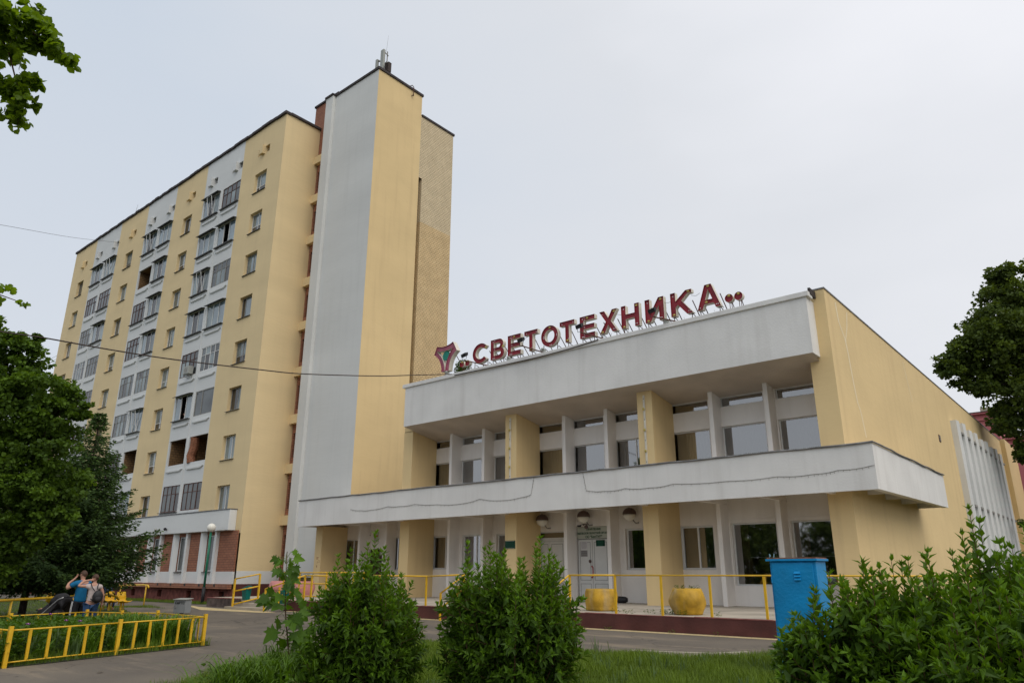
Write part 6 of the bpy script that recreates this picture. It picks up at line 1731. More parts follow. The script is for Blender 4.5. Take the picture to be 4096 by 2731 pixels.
def shrub(root, cx, cy, z0, Rad, H, stems, seed, leafL=.10, spread0=.18, r_out=None, twn=6, open_=0.0, lean=(0, 0)):
    """upright shoots with opposite pairs of lance-shaped leaves"""
    r = np.random.RandomState(seed)
    P, D, Nn, Ls, Ws, Tn = [], [], [], [], [], []
    wood = MB()
    def shoot(p0, p1, p2, rad, first, dens, tipyoung, size):
        L_ = (p1 - p0).length + (p2 - p1).length
        n = max(3, int(L_ / dens))
        last = None; pts = []
        for i in range(n + 1):
            t = i / n
            p = p0 * (1 - t) ** 2 + p1 * 2 * t * (1 - t) + p2 * t * t
            tg = ((p1 - p0) * (1 - t) + (p2 - p1) * t).normalized()
            pts.append(p)
            if t < first: continue
            if r.rand() < open_ * (1 - t): continue
            a0 = i * math.pi / 2 + r.uniform(-.5, .5)
            u = tg.cross(Vector((math.cos(a0), math.sin(a0), .2))).normalized()
            for s_ in (-1, 1):
                up = .55 + .6 * t
                d = (u * s_ + tg * up + Vector((r.normal() * .18, r.normal() * .18, r.normal() * .18 - .25 * (1 - t)))).normalized()
                k = size * (.75 + .5 * r.rand()) * (1 - .35 * max(0, t - .8) / .2)
                P.append(tuple(p)); D.append(tuple(d)); nn_ = (tg * 1.0 - d * .5 + Vector((r.normal() * .35, r.normal() * .35, .5))); Nn.append(tuple(nn_)); Ls.append(k); Ws.append(k * r.uniform(.34, .46))
                Tn.append(min(1, .38 * r.rand() ** 2 + tipyoung * max(0, (t - .72) / .28) * r.uniform(.5, 1)))
        tg = (p2 - p1).normalized()
        for k in range(5):
            d = (tg + Vector((r.normal() * .35, r.normal() * .35, r.normal() * .2))).normalized()
            P.append(tuple(p2)); D.append(tuple(d)); Nn.append((r.normal(), r.normal(), 1)); kk = size * r.uniform(.4, .7); Ls.append(kk); Ws.append(kk * .35); Tn.append(tipyoung * r.uniform(.6, 1.1))
        return pts
    for s in range(stems):
        a = r.uniform(0, 2 * math.pi); u = r.rand() ** .42
        wig = 1 + .12 * math.sin(3 * a + seed) + .08 * math.sin(5 * a + 2 * seed)
        h = H * (.50 + .50 * math.sqrt(max(0, 1 - u * u))) * (r.uniform(.74, 1.02) if s % 11 else r.uniform(1.04, 1.15))
        tip = Vector((cx + Rad * wig * u * math.cos(a) + lean[0] * h, cy + Rad * wig * u * math.sin(a) + lean[1] * h, z0 + h))
        b = Vector((cx + spread0 * u * math.cos(a), cy + spread0 * u * math.sin(a), z0))
        mid = b.lerp(tip, .45); mid.x += (tip.x - cx) * .34; mid.y += (tip.y - cy) * .34; mid.z = z0 + h * .40
        pts = shoot(b, mid, tip, .012, .42 if u < .6 else .2, .045, .9, leafL)
        wood.path([pts[0], pts[len(pts) // 4], pts[len(pts) // 2], pts[3 * len(pts) // 4], pts[-1]], .011, 4, 0, .0025)
        for k in range(twn):
            t = r.uniform(.22, .88)
            p = pts[int(t * (len(pts) - 1))]
            ang = math.atan2(p.y - cy, p.x - cx) + r.uniform(-1.0, 1.0)
            ll = r.uniform(.18, .42) * (1.15 - .5 * t)
            el = r.uniform(-.15, 1.0)
            q1 = p + Vector((math.cos(ang) * math.cos(el), math.sin(ang) * math.cos(el), math.sin(el))) * ll * .5
            q2 = q1 + Vector((math.cos(ang) * math.cos(el + .35), math.sin(ang) * math.cos(el + .35), math.sin(el + .35))) * ll * .5
            shoot(p, q1, q2, .004, .12, .042, .75 * (.3 + t), leafL * .92)
            if r.rand() < .6: wood.path([p, q1, q2], .0035, 3, 0, .0015)
    A = [np.array(v, float) for v in (P, D, Nn, Ls, Ws, Tn)]
    return A, wood

def make_shrub(name, label, cat, clusters, leafL=.120, singles=300, group=None):
    c0 = clusters[0]
    root = thing(name, label, cat, (c0[0], c0[1], 0), group)
    acc = None
    for (cx, cy, Rad, H, stems, seed, kw) in clusters:
        A, wood = shrub(root, cx, cy, 0, Rad, H, stems, seed, leafL, **kw)
        wood.build('branches', 'twig', root, kind='stuff')
        acc = A if acc is None else [np.concatenate([a, b]) for a, b in zip(acc, A)]
    foliage(root, *acc, 'leaf_forsythia', (LANCE, LANCE_F), singles)
    return root

make_shrub('leafy_shrub', 'tall leafy shrub left of centre, behind it the yellow entrance pillars', 'shrub',
           [(-7.50, 6.15, .58, 1.90, 98, 3, {}), (-7.95, 5.85, .42, .90, 24, 5, {})])
make_shrub('leafy_shrub', 'round leafy shrub in the middle of the picture before the white doors', 'shrub',
           [(-6.0, 7.12, .80, 1.98, 130, 8, {}), (-6.0, 7.1, .50, 1.2, 24, 12, {})])
make_shrub('hedge', 'wide dense hedge at the right, partly hiding the blue cabinet', 'hedge',
           [(-2.17, 6.99, .42, 1.66, 60, 21, {}), (-1.66, 7.35, .50, 1.74, 76, 22, {}), (-1.20, 7.55, .50, 1.95, 80, 23, {}), (-.70, 7.85, .50, 2.08, 80, 24, {}), (-.15, 8.0, .5, 2.0, 60, 25, {}),
            (-1.48, 6.84, .48, 1.35, 55, 26, {}), (-1.15, 6.85, .5, 1.5, 60, 27, {}), (-.6, 7.1, .5, 1.6, 50, 28, {})], leafL=.130)
# weeds and a small plant by the planters
def tuft(root, cx, cy, z0, n, h, w, mat, seed, name='leaves', young=.3, wid=.012, droop=.8, singles=False):
    """arching ribbon leaves"""
    r = np.random.RandomState(seed); vs_, fs_, tn = [], [], []
    for i in range(n):
        a = r.uniform(0, 2 * math.pi); L_ = h * r.uniform(.6, 1.15); out = w * r.uniform(.25, 1.1)
        bx, by = cx + r.normal() * .06 * w * 3, cy + r.normal() * .06 * w * 3
        seg = 6; tv = np.clip(r.rand() * .5 + young * r.rand(), 0, 1)
        wd = wid * r.uniform(.7, 1.3); px_, py_ = -math.sin(a), math.cos(a)
        b0 = len(vs_)
        for k in range(seg + 1):
            t = k / seg
            x = bx + math.cos(a) * out * t ** 1.5; y = by + math.sin(a) * out * t ** 1.5
            z = z0 + L_ * (t - droop * .55 * t ** 3)
            ww = wd * (1 - t) ** .6 + .0008
            vs_.append((x - px_ * ww, y - py_ * ww, z)); vs_.append((x + px_ * ww, y + py_ * ww, z)); tn += [tv, tv]
        for k in range(seg): fs_.append((b0 + 2 * k, b0 + 2 * k + 1, b0 + 2 * k + 3, b0 + 2 * k + 2))
    return vs_, fs_, tn
def ribbons(name, mat, parent, specs, **kw):
    V_, F_, T_ = [], [], []
    for s_ in specs:
        v, f, t = tuft(None, *s_['a'], mat, s_['seed'], **{k: s_[k] for k in s_ if k not in ('a', 'seed')})
        b = len(V_); V_ += v; F_ += [tuple(i + b for i in ff) for ff in f]; T_ += t
    off = wloc(parent) if parent else Vector((0, 0, 0))
    me = bpy.data.meshes.new(name); me.from_pydata([(x - off.x, y - off.y, z - off.z) for x, y, z in V_], [], F_); me.materials.append(M[mat])
    ca = me.color_attributes.new('tint', 'FLOAT_COLOR', 'POINT')
    c = np.ones((len(V_), 4), np.float32); c[:, :3] = np.array(T_)[:, None]; ca.data.foreach_set('color', c.reshape(-1))
    me.polygons.foreach_set('use_smooth', [True] * len(F_))
    o = bpy.data.objects.new(name, me); COL.objects.link(o)
    if parent: o.parent = parent
    return props(o, **kw)

def weeds(name, parent, spots, mat='leaf_tree', L_=.06, seed=4, h=.12, **kw):
    r = np.random.RandomState(seed); P, D = [], []
    for (x, y, z, n, s_) in spots:
        for i in range(n):
            a = r.uniform(0, 6.28); rr = s_ * math.sqrt(r.rand())
            P.append((x + rr * math.cos(a), y + rr * math.sin(a), z + r.uniform(0, h))); D.append((math.cos(a), math.sin(a), r.uniform(-.1, .9)))
    P = np.array(P); D = np.array(D); n = len(P)
    return bulk(name, P, D, np.tile([0, 0, 1.], (n, 1)) + r.normal(size=(n, 3)) * .3, L_ * r.uniform(.6, 1.3, n), L_ * .5 * r.uniform(.6, 1.2, n), r.rand(n) * .4, mat, parent, (LANCE, LANCE_F), kind='stuff' if parent is None or True else None)
weeds('weeds', pr1, [(-10.85, 20.66, PZ + .70, 60, .14), (-10.4, 20.66, PZ + .70, 50, .14)], h=.10)
weeds('weeds', pk1, [(-35.0, 22.9, PZ + .70, 60, .35)], h=.1)
weeds('weeds', pk2, [(-33.0, 22.9, PZ + .72, 240, .45)], h=.40, L_=.09, seed=9)
o = weeds('porch_weeds', None, [(-11.15, 20.45, PZ, 160, .26), (-10.6, 20.2, PZ, 60, .12), (-12.2, 19.9, PZ, 40, .16), (-11.7, 20.3, PZ, 40, .16), (-13.0, 20.4, PZ, 40, .14), (-9.4, 20.0, PZ, 20, .1), (-10.5, 19.35, .0, 20, .08), (-12.6, 19.35, 0, 24, .1), (-9.2, 19.35, 0, 14, .05), (-15.6, 19.4, 0, 20, .12), (-7.9, 20.3, PZ, 10, .08)], h=.12)
# shrub growing on the roof behind the emblem
rs_ = thing('roof_shrub', 'green self-sown shrub growing on the roof beside the emblem', 'shrub', (-25.1, 25.7, 10.9))
r = np.random.RandomState(31); n = 1500
P = rv(r, n) * (r.rand(n)[:, None] ** .4) * np.array([.46, .35, .55]) + np.array([-25.1, 25.9, 11.5]); P[:, 2] -= .5 * np.maximum(0, P[:, 0] + 24.9)
bulk('foliage', P, rv(r, n) + np.array([0, -.4, .2]), rv(r, n), r.uniform(.06, .10, n), r.uniform(.04, .07, n), r.rand(n) * .4, 'leaf_tree', rs_, (DIAM, DIAM_F), kind='stuff')
mb = MB(); mb.path([(-25.2, 25.75, 10.85), (-25.1, 25.8, 11.2), (-24.95, 25.85, 11.5)], .02, 5); mb.build('stem', 'twig', rs_)

# ------------------------------------------------------------------ trees
def branch_tree(name, label, cat, base, clumps, leaf, mat, seed, trunk_r=.2, leafsz=.12, shape=(HEART, HEART_F), flat=1.0, parent_extra=None, density=1.0, top=None, singles=0, branches=True):
    root = thing(name, label, cat, base)
    r = np.random.RandomState(seed); P, D = [], []
    zt = max(c[2] + c[3] * .3 for c in clumps) if top is None else top
    mb = MB(); pts = []
    cxm = sum(c[0] for c in clumps) / len(clumps); cym = sum(c[1] for c in clumps) / len(clumps)
    for k in range(8):
        t = k / 7
        pts.append((base[0] + (cxm - base[0]) * .25 * t + .12 * math.sin(3 * t + seed), base[1] + (cym - base[1]) * .25 * t + .12 * math.cos(4 * t), base[2] - .1 + (zt - base[2]) * t))
    mb.path(pts, trunk_r, 10, 0, .03); mb.build('trunk', 'bark', root, smooth=True)
    if branches:
        for i, c in enumerate(clumps):
            t = min(.9, max(.12, (c[2] - c[3] * .6 - base[2]) / (zt - base[2])))
            k = int(t * 7); p0 = Vector(pts[k]); p1 = Vector(c[:3]); mid = p0.lerp(p1, .5) + Vector((0, 0, .25 * (p1 - p0).length * .4))
            mb = MB(); mb.path([p0, mid, p1], trunk_r * .35, 6, 0, .012); 
            for q_ in range(7):
                a = rv(r, 1)[0] * c[3] * .8; mb.path([mid.lerp(p1, .3 + .1 * q_), p1 + Vector(a) * .6, p1 + Vector(a)], .018, 3, 0, .005)
            mb.build('branch', 'bark', root, smooth=True)
    allP, allT, allD = [], [], []
    for c in clumps:
        x, y, z, rad, n = c[:5]
        sz = c[5] if len(c) > 5 else .85
        n = int(n * density)
        # sub-clumps make the outline ragged
        m = max(14, int(46 * rad))
        cen = rv(r, m) * (r.rand(m)[:, None] ** .33) * rad * .98 * np.array([1, 1, sz])
        rad2 = rad * r.uniform(.12, .30, m)
        w_ = rad2 ** 2; w_ /= w_.sum()
        pick = r.choice(m, n, p=w_)
        off_ = rv(r, n) * (r.rand(n)[:, None] ** .45) * rad2[pick][:, None] * np.array([1.15, 1.15, .62])
        p = cen[pick] + off_ + np.array([x, y, z])
        allP.append(p); allD.append(off_ + rv(r, n) * rad2[pick][:, None] * .7 + np.array([0, 0, -.25]) * rad2[pick][:, None])
        sub_t = r.rand(m) ** 2
        allT.append(np.clip(.35 * r.rand(n) + .6 * sub_t[pick], 0, 1))
    P = np.concatenate(allP); D = np.concatenate(allD); T_ = np.concatenate(allT); n = len(P)
    Nn = rv(r, n) + np.array([0, 0, .8])
    Ls = leafsz * r.uniform(.65, 1.25, n)
    foliage(root, P, D, Nn, Ls, Ls * r.uniform(.8, 1.0, n), T_, mat, shape, singles, 'crown')
    return root

branch_tree('linden_tree', 'big green linden tree at the left edge in front of the flats', 'tree', (-30.4, 7.0, gz(-30, 7)),
            [(-28.35, 5.9, 8.9, 1.35, 7000), (-28.5, 6.5, 7.0, 1.5, 6500), (-27.9, 6.9, 8.1, 1.2, 6500), (-27.45, 7.25, 8.9, .55, 1500), (-27.25, 7.8, 7.0, 1.25, 6500), (-26.95, 8.2, 6.45, .90, 4200), (-26.3, 8.9, 6.75, .42, 1300), (-27.2, 8.3, 5.6, 1.25, 6000), (-28.3, 7.6, 5.0, 1.5, 7000),
             (-27.3, 8.6, 4.3, 1.2, 5500), (-27.9, 8.4, 3.2, 1.25, 5500), (-28.8, 7.9, 2.6, 1.1, 4000), (-29.3, 6.3, 6.6, 1.8, 7000), (-29.4, 7.0, 3.6, 1.6, 6000), (-27.0, 8.95, 3.4, .7, 1800), (-30.5, 7.5, 4.5, 2.0, 5000), (-28.6, 8.2, 1.75, .8, 1500)],
            None, 'leaf_tree', 51, .17, .115, top=8.0, density=.72)
branch_tree('dark_tree', 'large dark tree rising behind the right end of the hall', 'tree', (-1.6, 58.1, 0),
            [(-3.51, 56.67, 19.14, 2.16, 7000), (-4.58, 55.60, 16.98, 2.30, 8000), (-5.80, 55.60, 15.49, 2.02, 7000), (-7.56, 54.93, 14.96, 1.21, 2800), (-6.61, 56.00, 13.74, 1.35, 3200), (-2.98, 57.75, 15.63, 3.24, 10000), (-4.33, 57.21, 13.21, 2.30, 6500), (-5.26, 58.02, 11.32, 1.49, 3000),
             (-2.16, 58.70, 12.12, 2.42, 5000), (-4.58, 58.84, 9.30, 1.07, 1500), (-0.54, 58.70, 17.65, 3.37, 6000), (-5.80, 59.91, 4.84, 0.47, 220), (-3.91, 56.14, 20.77, 1.07, 2200), (-1.89, 57.21, 20.89, 1.35, 3000), (-3.51, 59.37, 7.95, 0.81, 700)],
            None, 'leaf_dark', 52, .40, .205, density=.8)
# overhanging linden branch, near the camera
branch_tree('overhanging_linden', 'round-leaved linden branch hanging into the top left corner', 'tree', (-9.4, -.4, 0),
            [(-6.95, 1.18, 6.30, .30, 420, 1.0), (-6.75, 1.32, 6.22, .20, 200, .9), (-6.62, 1.45, 6.10, .15, 110, .9), (-6.52, 1.62, 5.98, .085, 34, .8), (-6.93, 1.28, 5.85, .22, 200, 1.0), (-6.90, 1.40, 5.62, .13, 90, 1.2), (-6.98, 1.42, 5.48, .11, 60, 1.1), (-7.12, 1.25, 5.55, .13, 70, 1), (-7.25, .9, 6.3, .4, 420, 1),
             (-8.02, 1.80, 4.18, .13, 42, .9), (-8.15, 1.72, 4.05, .12, 24, .8), (-7.84, 1.99, 4.06, .045, 6, .8)],
            None, 'leaf_lime', 53, .2, .064, shape=(ROUND, ROUND_F), top=6.6, density=1.25, singles=280, branches=False)
root = [o for o in COL.objects if o.get('label', '').startswith('round-leaved')][0]
mb = MB()
mb.path([(-9.3, -.3, 5.2), (-8.3, .4, 6.4), (-7.4, .9, 6.6), (-6.9, 1.2, 6.35), (-6.6, 1.5, 6.05), (-6.5, 1.65, 5.95)], .035, 6, 0, .004)
mb.path([(-7.2, 1.0, 6.5), (-7.0, 1.25, 6.1), (-6.92, 1.38, 5.7), (-6.95, 1.45, 5.35)], .012, 5, 0, .003)
mb.path([(-9.35, -.3, 3.6), (-8.7, .9, 4.2), (-8.2, 1.6, 4.25), (-7.9, 1.95, 4.1)], .02, 5, 0, .004)
mb.build('branch', 'twig', root, smooth=True)

def spruce(name, label, base, H, Rad, seed, levels=30, f0=.20):
    root = thing(name, label, 'tree', base)
    r = np.random.RandomState(seed)
    mb = MB(); mb.path([(base[0], base[1], base[2] - .1), (base[0] + .02, base[1], base[2] + H * .5), (base[0], base[1], base[2] + H)], .15, 8, 0, .015); mb.build('trunk', 'bark', root, smooth=True)
    P, D, Nn, Ls, Ws, Tn = [], [], [], [], [], []
    br = MB()
    for li in range(levels):
        f = f0 + (.99 - f0) * (li / (levels - 1)) ** .92
        z = base[2] + H * f
        ln = Rad / 2.75 * float(np.interp(f, [.2, .27, .35, .45, .58, .68, .8, .9, .99], [2.6, 3.05, 3.05, 2.55, 1.9, 1.40, .92, .46, .08])) * (1 if li % 2 else .86)
        nb = 8 if f < .8 else 5
        for b_ in range(nb):
            a = 2 * math.pi * (b_ + r.rand() * .7) / nb + li * 1.3
            l_ = ln * r.uniform(.68, 1.15)
            ca, sa = math.cos(a), math.sin(a)
            m = max(4, int(l_ / .12)); pts = []
            for k in range(m + 1):
                t = k / m
                x = l_ * t; zz = z - .50 * l_ * t + .50 * l_ * t ** 2.2
                if f > .9: zz = z + .5 * l_ * t
                pts.append(Vector((base[0] + ca * x, base[1] + sa * x, zz)))
            br.path(pts[::max(1, m // 4)] + [pts[-1]], .018 * (1 - f) + .006, 3, 0, .004)
            for k in range(1, m + 1):
                t = k / m
                tg = (pts[k] - pts[k - 1]).normalized()
                sd = Vector((-sa, ca, 0))
                for s_ in (-1, 1, 0):
                    tl_ = (.18 + .20 * l_ * math.sin(math.pi * min(1, t * .9 + .1))) * r.uniform(.7, 1.25) * (1 if s_ else .8)
                    dr = (tg * .75 + sd * s_ * .8 + Vector((0, 0, -.35 * r.rand() - (.55 if s_ == 0 else .15)))).normalized()
                    nn_ = max(3, int(tl_ / .065))
                    for q_ in range(nn_):
                        pp = pts[k] + dr * tl_ * (q_ / nn_) + Vector((0, 0, -.08 * (q_ / nn_) ** 2))
                        a2 = r.uniform(0, 6.28)
                        dd = (dr * .9 + Vector((math.cos(a2), math.sin(a2), .25)) * .6)
                        P.append(tuple(pp)); D.append(tuple(dd)); Nn.append((r.normal(), r.normal(), r.normal() + .4)); Ls.append(r.uniform(.11, .19)); Ws.append(r.uniform(.05, .085)); Tn.append(.12 * r.rand() + (.55 * r.rand() if q_ > nn_ - 2 else 0) + (.25 * r.rand() if t > .85 else 0))
    br.build('branches', 'bark', root, kind='stuff')
    A = [np.array(v, float) for v in (P, D, Nn, Ls, Ws, Tn)]
    bulk('needles', *A, 'needles', root, (DIAM, DIAM_F), kind='stuff')
    return root
spruce('spruce_tree', 'dark spruce with a clear pointed top, right of the big linden', (-33.45, 12.2, -.12), 8.25, 2.75, 61)
spruce('spruce_tree', 'shaded dark spruce behind the linden, near the left edge', (-34.7, 11.05, -.12), 7.6, 2.9, 62, 28)

for i, (x, y, h) in enumerate(((-52, -17, 10), (-41, -20, 12), (-31, -18, 10.5), (-21, -20, 12), (-11, -19, 11))):
    branch_tree('roadside_tree', ['farthest left', 'second from the left', 'middle', 'second from the right', 'farthest right'][i] + ' of five trees across the road, mirrored in the hall windows', 'tree', (x, y, -.05),
                [(x, y, h * .62, 3.6, 3000, 1.1), (x + 2.6, y + .5, h * .36, 2.8, 2200, 1.2), (x - 2.6, y, h * .40, 2.8, 2200, 1.2), (x, y + .5, h * .2, 2.6, 1600)], None, 'leaf_dark', 80 + i, .2, .42, (DIAM, DIAM_F), top=h * .7, branches=False)

# young maple with big single leaves
mp_ = thing('young_maple', 'young maple sapling with big lobed leaves left of the tall shrub', 'sapling', (-8.99, 6.14, 0))
tr = [(-8.99, 6.14, 0), (-8.94, 6.06, .59), (-8.90, 5.93, 1.1), (-8.80, 5.82, 1.5), (-8.70, 5.74, 1.87)]
mb = MB(); mb.path(tr, .013, 6, 0, .004); mb.build('trunk', 'twig', mp_, smooth=True)
lobes = [(0, -.02), (.12, .0), (.44, -.10), (.30, .14), (.52, .20), (.40, .34), (.50, .55), (.27, .48), (.20, .62), (.14, .80), (0, 1.0), (-.14, .80), (-.20, .62), (-.27, .48), (-.50, .55), (-.40, .34), (-.52, .20), (-.30, .14), (-.44, -.10), (-.12, 0)]
def maple_mesh(tl, sick=False):
    me = bpy.data.meshes.new('leaf'); n = len(lobes)
    vs_ = [(x, y, .12 * abs(x) - .10 * y * y) for x, y in lobes] + [(0, .3, -.02)]
    me.from_pydata(vs_, [], [(i, (i + 1) % n, n) for i in range(n)]); me.materials.append(M['leaf_maple'])
    ca = me.color_attributes.new('tint', 'FLOAT_COLOR', 'POINT')
    for d_ in ca.data: d_.color = (tl, tl, tl, 1)
    return me
mm = [maple_mesh(t) for t in (0, .12, .3, .6)]
r = np.random.RandomState(77)
for k in range(62):
    t = r.rand() ** .9
    seg = min(3, int(t * 4)); f = t * 4 - seg
    zt_ = .55 + 1.32 * t
    # point on the trunk at this height
    for i in range(4):
        if tr[i][2] <= zt_ <= tr[i + 1][2]:
            ff = (zt_ - tr[i][2]) / (tr[i + 1][2] - tr[i][2]); b = Vector(tr[i]).lerp(Vector(tr[i + 1]), ff); break
    else: b = Vector(tr[-1])
    a = r.uniform(0, 6.28); ll = r.uniform(.10, .30) * (1.15 - .7 * t)
    e_ = b + Vector((math.cos(a) * ll, math.sin(a) * ll, r.uniform(.0, .12)))
    sz = r.uniform(.15, .235) * (1.1 - .45 * t)
    mb = MB(); mb.path([b, b.lerp(e_, .6) + Vector((0, 0, .02)), e_], .0035, 4, 0, .002); mb.build('petiole', 'stem_green', mp_)
    o = bpy.data.objects.new('leaf', mm[3 if t > .85 and r.rand() < .6 else int(r.randint(0, 3))]); COL.objects.link(o); o.parent = mp_
    yv = Vector((math.cos(a) * .7, math.sin(a) * .7, r.uniform(-1.1, -.15))).normalized()
    zv = Vector((r.normal() * .35, r.normal() * .35, .45)) + Vector((.82, -.55, 0)) * .9; xv = yv.cross(zv).normalized(); zv = xv.cross(yv)
    p = e_ - Vector(mp_.location)
    o.matrix_local = Matrix(((xv.x * sz, yv.x * sz, zv.x * sz, p.x), (xv.y * sz, yv.y * sz, zv.y * sz, p.y), (xv.z * sz, yv.z * sz, zv.z * sz, p.z), (0, 0, 0, 1)))

# daylily clump round the maple
cl = thing('daylily_clump', 'dense clump of arching daylily leaves round the young maple', 'plant', (-8.9, 5.7, 0))
r = np.random.RandomState(5)
cv = [(-9.06, 5.26), (-8.82, 5.46), (-8.58, 5.66), (-8.35, 5.86), (-8.7, 5.25), (-8.45, 5.5), (-9.3, 5.75), (-9.0, 5.95), (-8.7, 6.1), (-8.2, 5.6), (-9.35, 6.2), (-8.5, 6.35), (-8.3, 6.15), (-9.1, 6.45), (-8.75, 6.6)]
ribbons('leaves', 'leaf_lily', cl, [dict(a=(x + r.normal() * .06, y + r.normal() * .06, 0, 95, r.uniform(.92, 1.22), r.uniform(.50, .85)), seed=100 + i, wid=.010, droop=1.0) for i, (x, y) in enumerate(cv)], kind='stuff')
weeds('undergrowth', cl, [(x, y, .05, 90, .28) for x, y in cv], mat='leaf_forsythia', L_=.07, seed=15, h=.50)
# flower bed
fb = thing('flower_bed_plants', 'dense green flower bed inside the yellow fence', 'plants', (-19, 7.5, 0)); 
r = np.random.RandomState(6); specs_l, specs_i = [], []
def in_poly(x, y, poly):
    c = False; j = len(poly) - 1
    for i in range(len(poly)):
        if (poly[i][1] > y) != (poly[j][1] > y) and x < (poly[j][0] - poly[i][0]) * (y - poly[i][1]) / (poly[j][1] - poly[i][1]) + poly[i][0]: c = not c
        j = i
    return c
leafy = []
for k in range(900):
    x, y = r.uniform(-24, -15.6), r.uniform(4.6, 9.9)
    if not in_poly(x, y, BED): continue
    xl = -15.79 - .305 * (y - 4.91)              # the front rail
    if x > xl - .30 or y > 9.0: continue
    z = gz(x, y)
    if y > 8.3 and x < -19.3: continue
    if y > 7.9 and x > -19.6 and len(specs_l) < 60: specs_l.append(dict(a=(x, y, z, 75, r.uniform(.85, 1.15), .5), seed=200 + k, wid=.013, droop=.85))
    elif y <= 8.0 and x > -17.3 and len(specs_i) < 50:
        if r.rand() < .5: specs_i.append(dict(a=(x, y, z, 18, r.uniform(.45, .70), .16), seed=300 + k, wid=.018, droop=.15))
        elif r.rand() < .6: specs_l.append(dict(a=(x, y, z, 50, r.uniform(.6, .85), .36), seed=400 + k, wid=.011, droop=.9))
    if y < 8.1 and len(leafy) < 120: leafy.append((x, y, z, 110, .30))
ribbons('daylily_leaves', 'leaf_lily', fb, specs_l, kind='stuff')
ribbons('iris_leaves', 'iris', fb, specs_i, kind='stuff')
weeds('peony_leaves', fb, leafy, mat='leaf_forsythia', L_=.13, seed=16, h=.58)
for x, y, z in ((-19.92, 6.94, .66), (-18.51, 6.79, .58), (-18.28, 6.99, .57), (-17.98, 5.88, .57)):
    i_ = (-19.92, -18.51, -18.28, -17.98).index(x)
    fw = thing('purple_flower', ['purple flower nearest the stroller wheel, highest of the four', 'purple flower just left of the rightmost one', 'purple flower farthest right in the bed', 'purple flower farthest left, nearest the fence'][i_], 'flower', (x, y, gz(x, y)), 'purple flowers in the bed')
    q = MB(); q.tube((x, y, gz(x, y)), (x, y, z), .006, 5); q.build('stem', 'stem_green', fw)
    q = MB()
    for k in range(12):
        a = k * 2.4; e_ = .2 + .8 * (k / 12)
        d = Vector((math.cos(a) * math.cos(e_), math.sin(a) * math.cos(e_), math.sin(e_))) * .06; s_ = d.cross(Vector((0, 0, 1))).normalized() * .022
        c = Vector((x, y, z)); q.add([c, c + d * .6 - s_, c + d, c + d * .6 + s_], [(0, 1, 2, 3)])
    q.build('petals', 'purple', fw, kind='stuff')

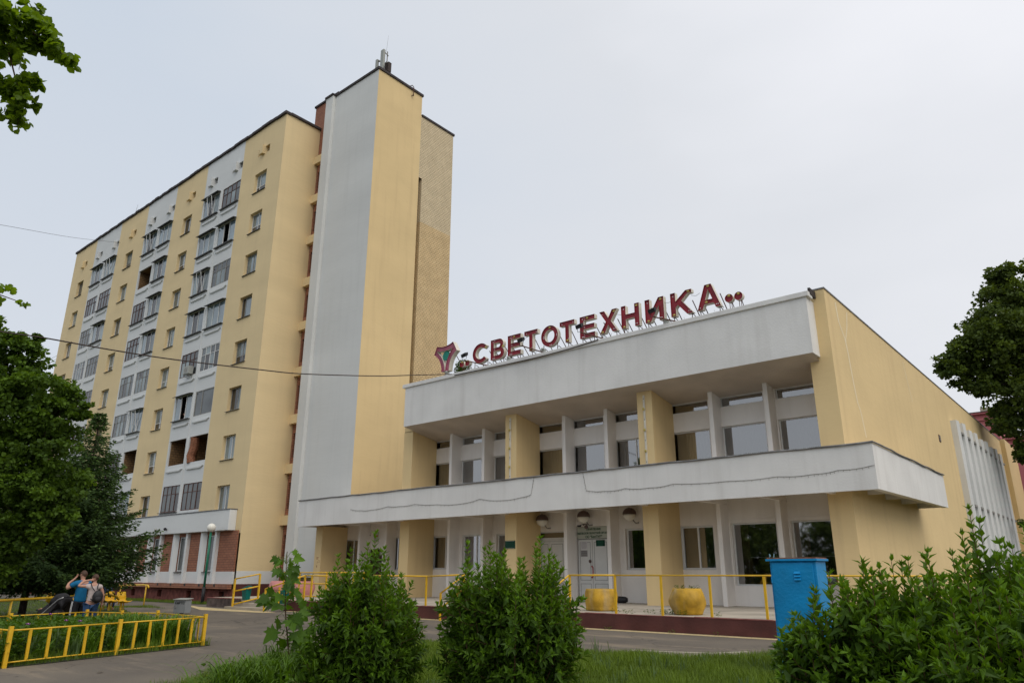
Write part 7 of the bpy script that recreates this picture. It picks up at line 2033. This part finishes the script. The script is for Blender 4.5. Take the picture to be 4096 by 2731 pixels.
# grass
def grass(name, poly, n, h0, h1, seed, label=None, box=None, dz=0):
    r = np.random.RandomState(seed)
    xs = [p[0] for p in poly]; ys = [p[1] for p in poly]
    b = box or (min(xs), max(xs), min(ys), max(ys))
    X = r.uniform(b[0], b[1], n * 2); Y = r.uniform(b[2], b[3], n * 2)
    # point in polygon, vectorised
    c = np.zeros(len(X), bool); j = len(poly) - 1
    for i in range(len(poly)):
        xi, yi, xj, yj = *poly[i], *poly[j]
        if yi != yj:
            m = ((yi > Y) != (yj > Y)) & (X < (xj - xi) * (Y - yi) / (yj - yi) + xi); c ^= m
        j = i
    X, Y = X[c][:n], Y[c][:n]; n = len(X)
    Z = np.array([gz(x, y) for x, y in zip(X, Y)]) + dz
    patch = .5 + .5 * np.sin(X * 1.7 + 2 * np.sin(Y * 1.1)) * np.cos(Y * 1.9 + np.sin(X * 2.3))
    H = r.uniform(h0, h1, n) * (.65 + .6 * patch)
    a = r.uniform(0, 6.28, n); lean = r.uniform(.1, .6, n) * H
    w = r.uniform(.003, .006, n); px, py = -np.sin(a) * w, np.cos(a) * w
    dx, dy = np.cos(a) * lean, np.sin(a) * lean
    V = np.stack([np.stack([X - px, Y - py, Z], 1), np.stack([X + px, Y + py, Z], 1), np.stack([X + dx * .35 + px * .8, Y + dy * .35 + py * .8, Z + H * .6], 1), np.stack([X + dx * .35 - px * .8, Y + dy * .35 - py * .8, Z + H * .6], 1), np.stack([X + dx, Y + dy, Z + H * .95], 1)], 1).reshape(-1, 3)
    me = bpy.data.meshes.new(name)
    me.vertices.add(len(V)); me.vertices.foreach_set('co', V.astype(np.float32).reshape(-1))
    idx = np.array([0, 1, 2, 3, 3, 2, 4]); loops = (idx[None] + (np.arange(n) * 5)[:, None]).reshape(-1)
    tot = np.tile([4, 3], n); start = np.concatenate([[0], np.cumsum(tot)[:-1]])
    me.loops.add(len(loops)); me.loops.foreach_set('vertex_index', loops.astype(np.int32))
    me.polygons.add(len(tot)); me.polygons.foreach_set('loop_start', start.astype(np.int32)); me.polygons.foreach_set('loop_total', tot.astype(np.int32))
    me.materials.append(M['grass'])
    ca = me.color_attributes.new('tint', 'FLOAT_COLOR', 'POINT'); cc = np.ones((len(V), 4), np.float32); cc[:, :3] = np.repeat(np.clip(r.rand(n) * .5 + .3 * patch, 0, 1), 5)[:, None]; ca.data.foreach_set('color', cc.reshape(-1))
    me.update(calc_edges=True)
    o = bpy.data.objects.new(name, me); COL.objects.link(o)
    return props(o, label, 'grass', None, 'stuff')
grass('lawn_grass', LAWN, 150000, .09, .22, 91, 'unmown light green lawn in the foreground', box=(-17, -2, 5, 17))
grass('tree_lawn_grass', LAWN2, 45000, .05, .12, 92, 'darker short lawn under the trees at the left', box=(-60, -24, 6, 20))
grass('verge_grass', [(-43.5, 23.6), (-43.5, 24.9), (-70, 24.9), (-70, 23.2)], 12000, .08, .2, 93, 'narrow strip of grass along the maroon plinth')
grass('bed_edge_grass', BED, 26000, .08, .28, 94, 'tangled low grass under the flower bed plants')
grass('edge_grass', [(-36.2, 17.6), (-41.5, 17.0), (-50, 18.0), (-50, 19.0), (-41.6, 18.6)], 5000, .06, .14, 95, 'thin patch of grass under the yellow seats')
r = np.random.RandomState(44); sp_ = []
for k in range(170):
    x, y = r.uniform(-12.3, -4.2), r.uniform(7.5, 13.6)
    if in_poly(x, y, LAWN): sp_.append(dict(a=(x, y, 0, 9, r.uniform(.22, .46), r.uniform(.06, .2)), seed=900 + k, wid=.0045, droop=r.uniform(.2, .9)))
o = ribbons('tall_grass_tufts', 'iris', None, sp_, kind='stuff'); props(o, 'taller pale grass tufts standing out of the lawn', 'grass')
q = MB(); q.add([(-13.9, 5.75, .012), (-13.84, 5.80, .035), (-13.80, 5.72, .03), (-13.87, 5.69, .014), (-13.93, 5.81, .02)], [(0, 1, 4), (0, 3, 2, 1)])
o = q.build('fallen_leaf', 'tan_line', None); props(o, 'small pale fallen leaf lying on the asphalt before the fence', 'leaf')
bpy.context.view_layer.update()
